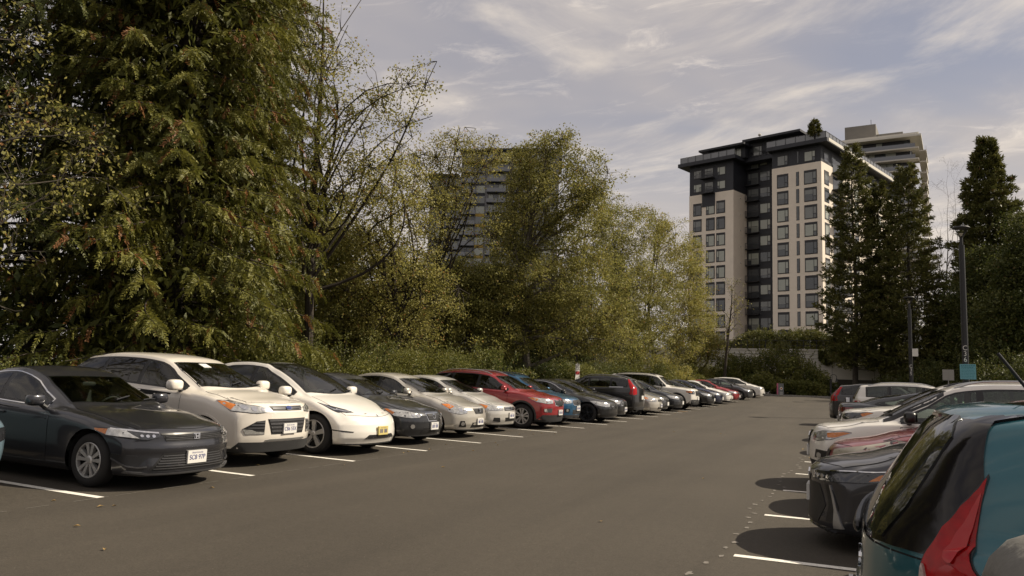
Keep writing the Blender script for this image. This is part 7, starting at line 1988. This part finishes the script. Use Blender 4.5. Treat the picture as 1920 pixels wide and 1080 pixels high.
def box35():
    c = at(1716, 661, Y=65.7); t = empty('sign_box', tuple(c), 0, 'small white box sign on the farther lamp post', 'sign')
    nn = Vector((-c[0], -c[1], 0)).normalized(); r = Vector((-nn.y, nn.x, 0))
    def fr(a, d, z): v = r * a + nn * d; return (v.x, v.y, z)
    b = MB(); b.box(-.20, -.12, -.29, .20, .12, .29, fr); b.build('panel', M_WHITE, t)
    b = MB(); b.box(-.21, -.125, -.30, .21, -.12, .30, fr); b.build('back_frame', M_POST, t)
    c = at(1712, 737, Y=65.7); t = empty('meter_cabinet', (c[0], c[1], gz(c[0], c[1])), 0, 'pale grey cabinet at the foot of the farther lamp post', 'cabinet')
    b = MB(); b.box(-.32, -.2, 0, .18, .2, at(1706, 722, Y=65.7)[2] - gz(c[0], c[1])); b.build('cabinet_body', M_GALV, t); b = MB(); b.box(-.29, -.21, .15, .15, -.2, 1.0); b.build('cabinet_door', M_GALV, t)
box35()
def post_sign(name, px, py, Y, w, h, label, faces, post_top, nvec=None, cat='sign', grp=None):
    c = at(px, py, Y=Y); g_ = gz(c[0], Y); t = empty(name, (c[0], Y, g_), 0, label, cat, grp)
    nn = Vector(nvec or (-c[0], -Y, 0)).normalized(); r = Vector((-nn.y, nn.x, 0)); zc = c[2] - g_
    def fr(a, d, z): v = r * a + nn * d; return (v.x, v.y, z)
    b = MB(); b.box(-.03, -.05, 0, .03, -.012, post_top - g_ if post_top else zc + h, fr); b.build('post', M_GALV, t)
    for nm, (a0, z0, a1, z1), mm, d in faces:
        b = MB(); b.box(a0 * w, d - .01, zc + z0 * h, a1 * w, d, zc + z1 * h, fr); b.build(nm, mm, t)
    return t, zc
# white and red sign behind the black cars, seen edge-on
Ysg = at(1083, 690, X=-13.6)[1]
z0 = at(1083, 705, X=-13.6)[2]; z1 = at(1083, 686, X=-13.6)[2]; zt = at(1081, 680, X=-13.6)[2]
hh = (z1 - z0) / 2 + .15
post_sign('parking_sign', 1083, 697, Ysg, .15, hh, 'white sign with a red band on a thin post behind the black cars',
          [('panel', (-1, -1, 1, 1), M_WHITE, 0.0), ('red_band', (-.9, -.35, .9, .05), M_SIGNR, .006), ('lettering', (-.7, .3, .7, .36), M_SGREY, .005), ('lettering', (-.7, .5, .5, .56), M_SGREY, .005), ('lettering', (-.7, .68, .6, .74), M_SGREY, .005)], zt, (0.95, -.55, 0))
# grey and pink pylon sign at the lot end
def pylon():
    Yp = 73.0; c = at(1463, 742, Y=Yp); g_ = gz(c[0], Yp); t = empty('pylon_sign', (c[0], Yp, g_), 0, 'low grey sign with a pink edge and a pale round emblem at the lot end', 'sign')
    nn = Vector((-c[0], -Yp, 0)).normalized(); r = Vector((-nn.y, nn.x, 0)); h = at(1463, 719, Y=Yp)[2] - g_
    def fr(a, d, z): v = r * a + nn * d; return (v.x, v.y, z)
    b = MB(); b.box(-.16, -.08, 0, .30, .08, h, fr); b.build('panel', M_SGREY, t)
    b = MB(); b.box(-.29, -.085, 0, -.163, .085, h + .02, fr); b.build('pink_edge', M_PINK, t)
    b = MB(); b.cur = 0
    k = 20; b.add([fr(.09 + .13 * math.cos(2 * math.pi * i / k), .084, h * .60 + .13 * math.sin(2 * math.pi * i / k)) for i in range(k)], [tuple(range(k))]); o = b.build('emblem', M_WHITE, t)
    b = MB(); b.add([fr(.09 + .075 * math.cos(2 * math.pi * i / k), .088, h * .60 + .075 * math.sin(2 * math.pi * i / k)) for i in range(k)], [tuple(range(k))]); b.build('emblem_centre', mat('emblem_orange', (.45, .16, .06), .5), o)
    b = MB()
    for i in range(3): b.box(-.05, .081, h * .12 + i * .09, .22, .084, h * .12 + i * .09 + .03, fr)
    b.build('lettering', M_WHITE, t)
pylon()
def crook():
    Yc = 73.5; c = at(1558, 742, Y=Yc); g_ = gz(c[0], Yc); t = empty('crook_lamp', (c[0], Yc, g_), 0, 'small black shepherd crook lamp at the kerb before the concrete wall', 'lamp post')
    h = at(1558, 697, Y=Yc)[2] - g_
    b = MB(); b.tube([(0, 0, 0), (0, 0, h * .72)], .09, 8); pts = [(0, 0, h * .72)] + [(.24 - .24 * math.cos(a), 0, h * .80 + .22 * math.sin(a) * 1.0) for a in np.linspace(0, math.pi, 10)] + [(.48, 0, h * .74)]
    b.tube(pts, .025, 6); b.build('post', M_POST, t)
    b = MB(); b.lathe([(.03, h * .76), (.07, h * .70), (.12, h * .62), (.001, h * .62)], 14, lambda x, y, z: (x + .48, y, z)); b.build('lamp_shade', M_POST, t, smooth=True)
crook()
post_sign('double_sign', 1778, 703, 60, .34, .36, 'pair of grey sign backs on one post between the two lamp posts', [('panel', (-1, -1, -.04, 1), M_GALV, 0.0), ('panel', (.04, -1, 1, 1), M_GALV, 0.0)], None)
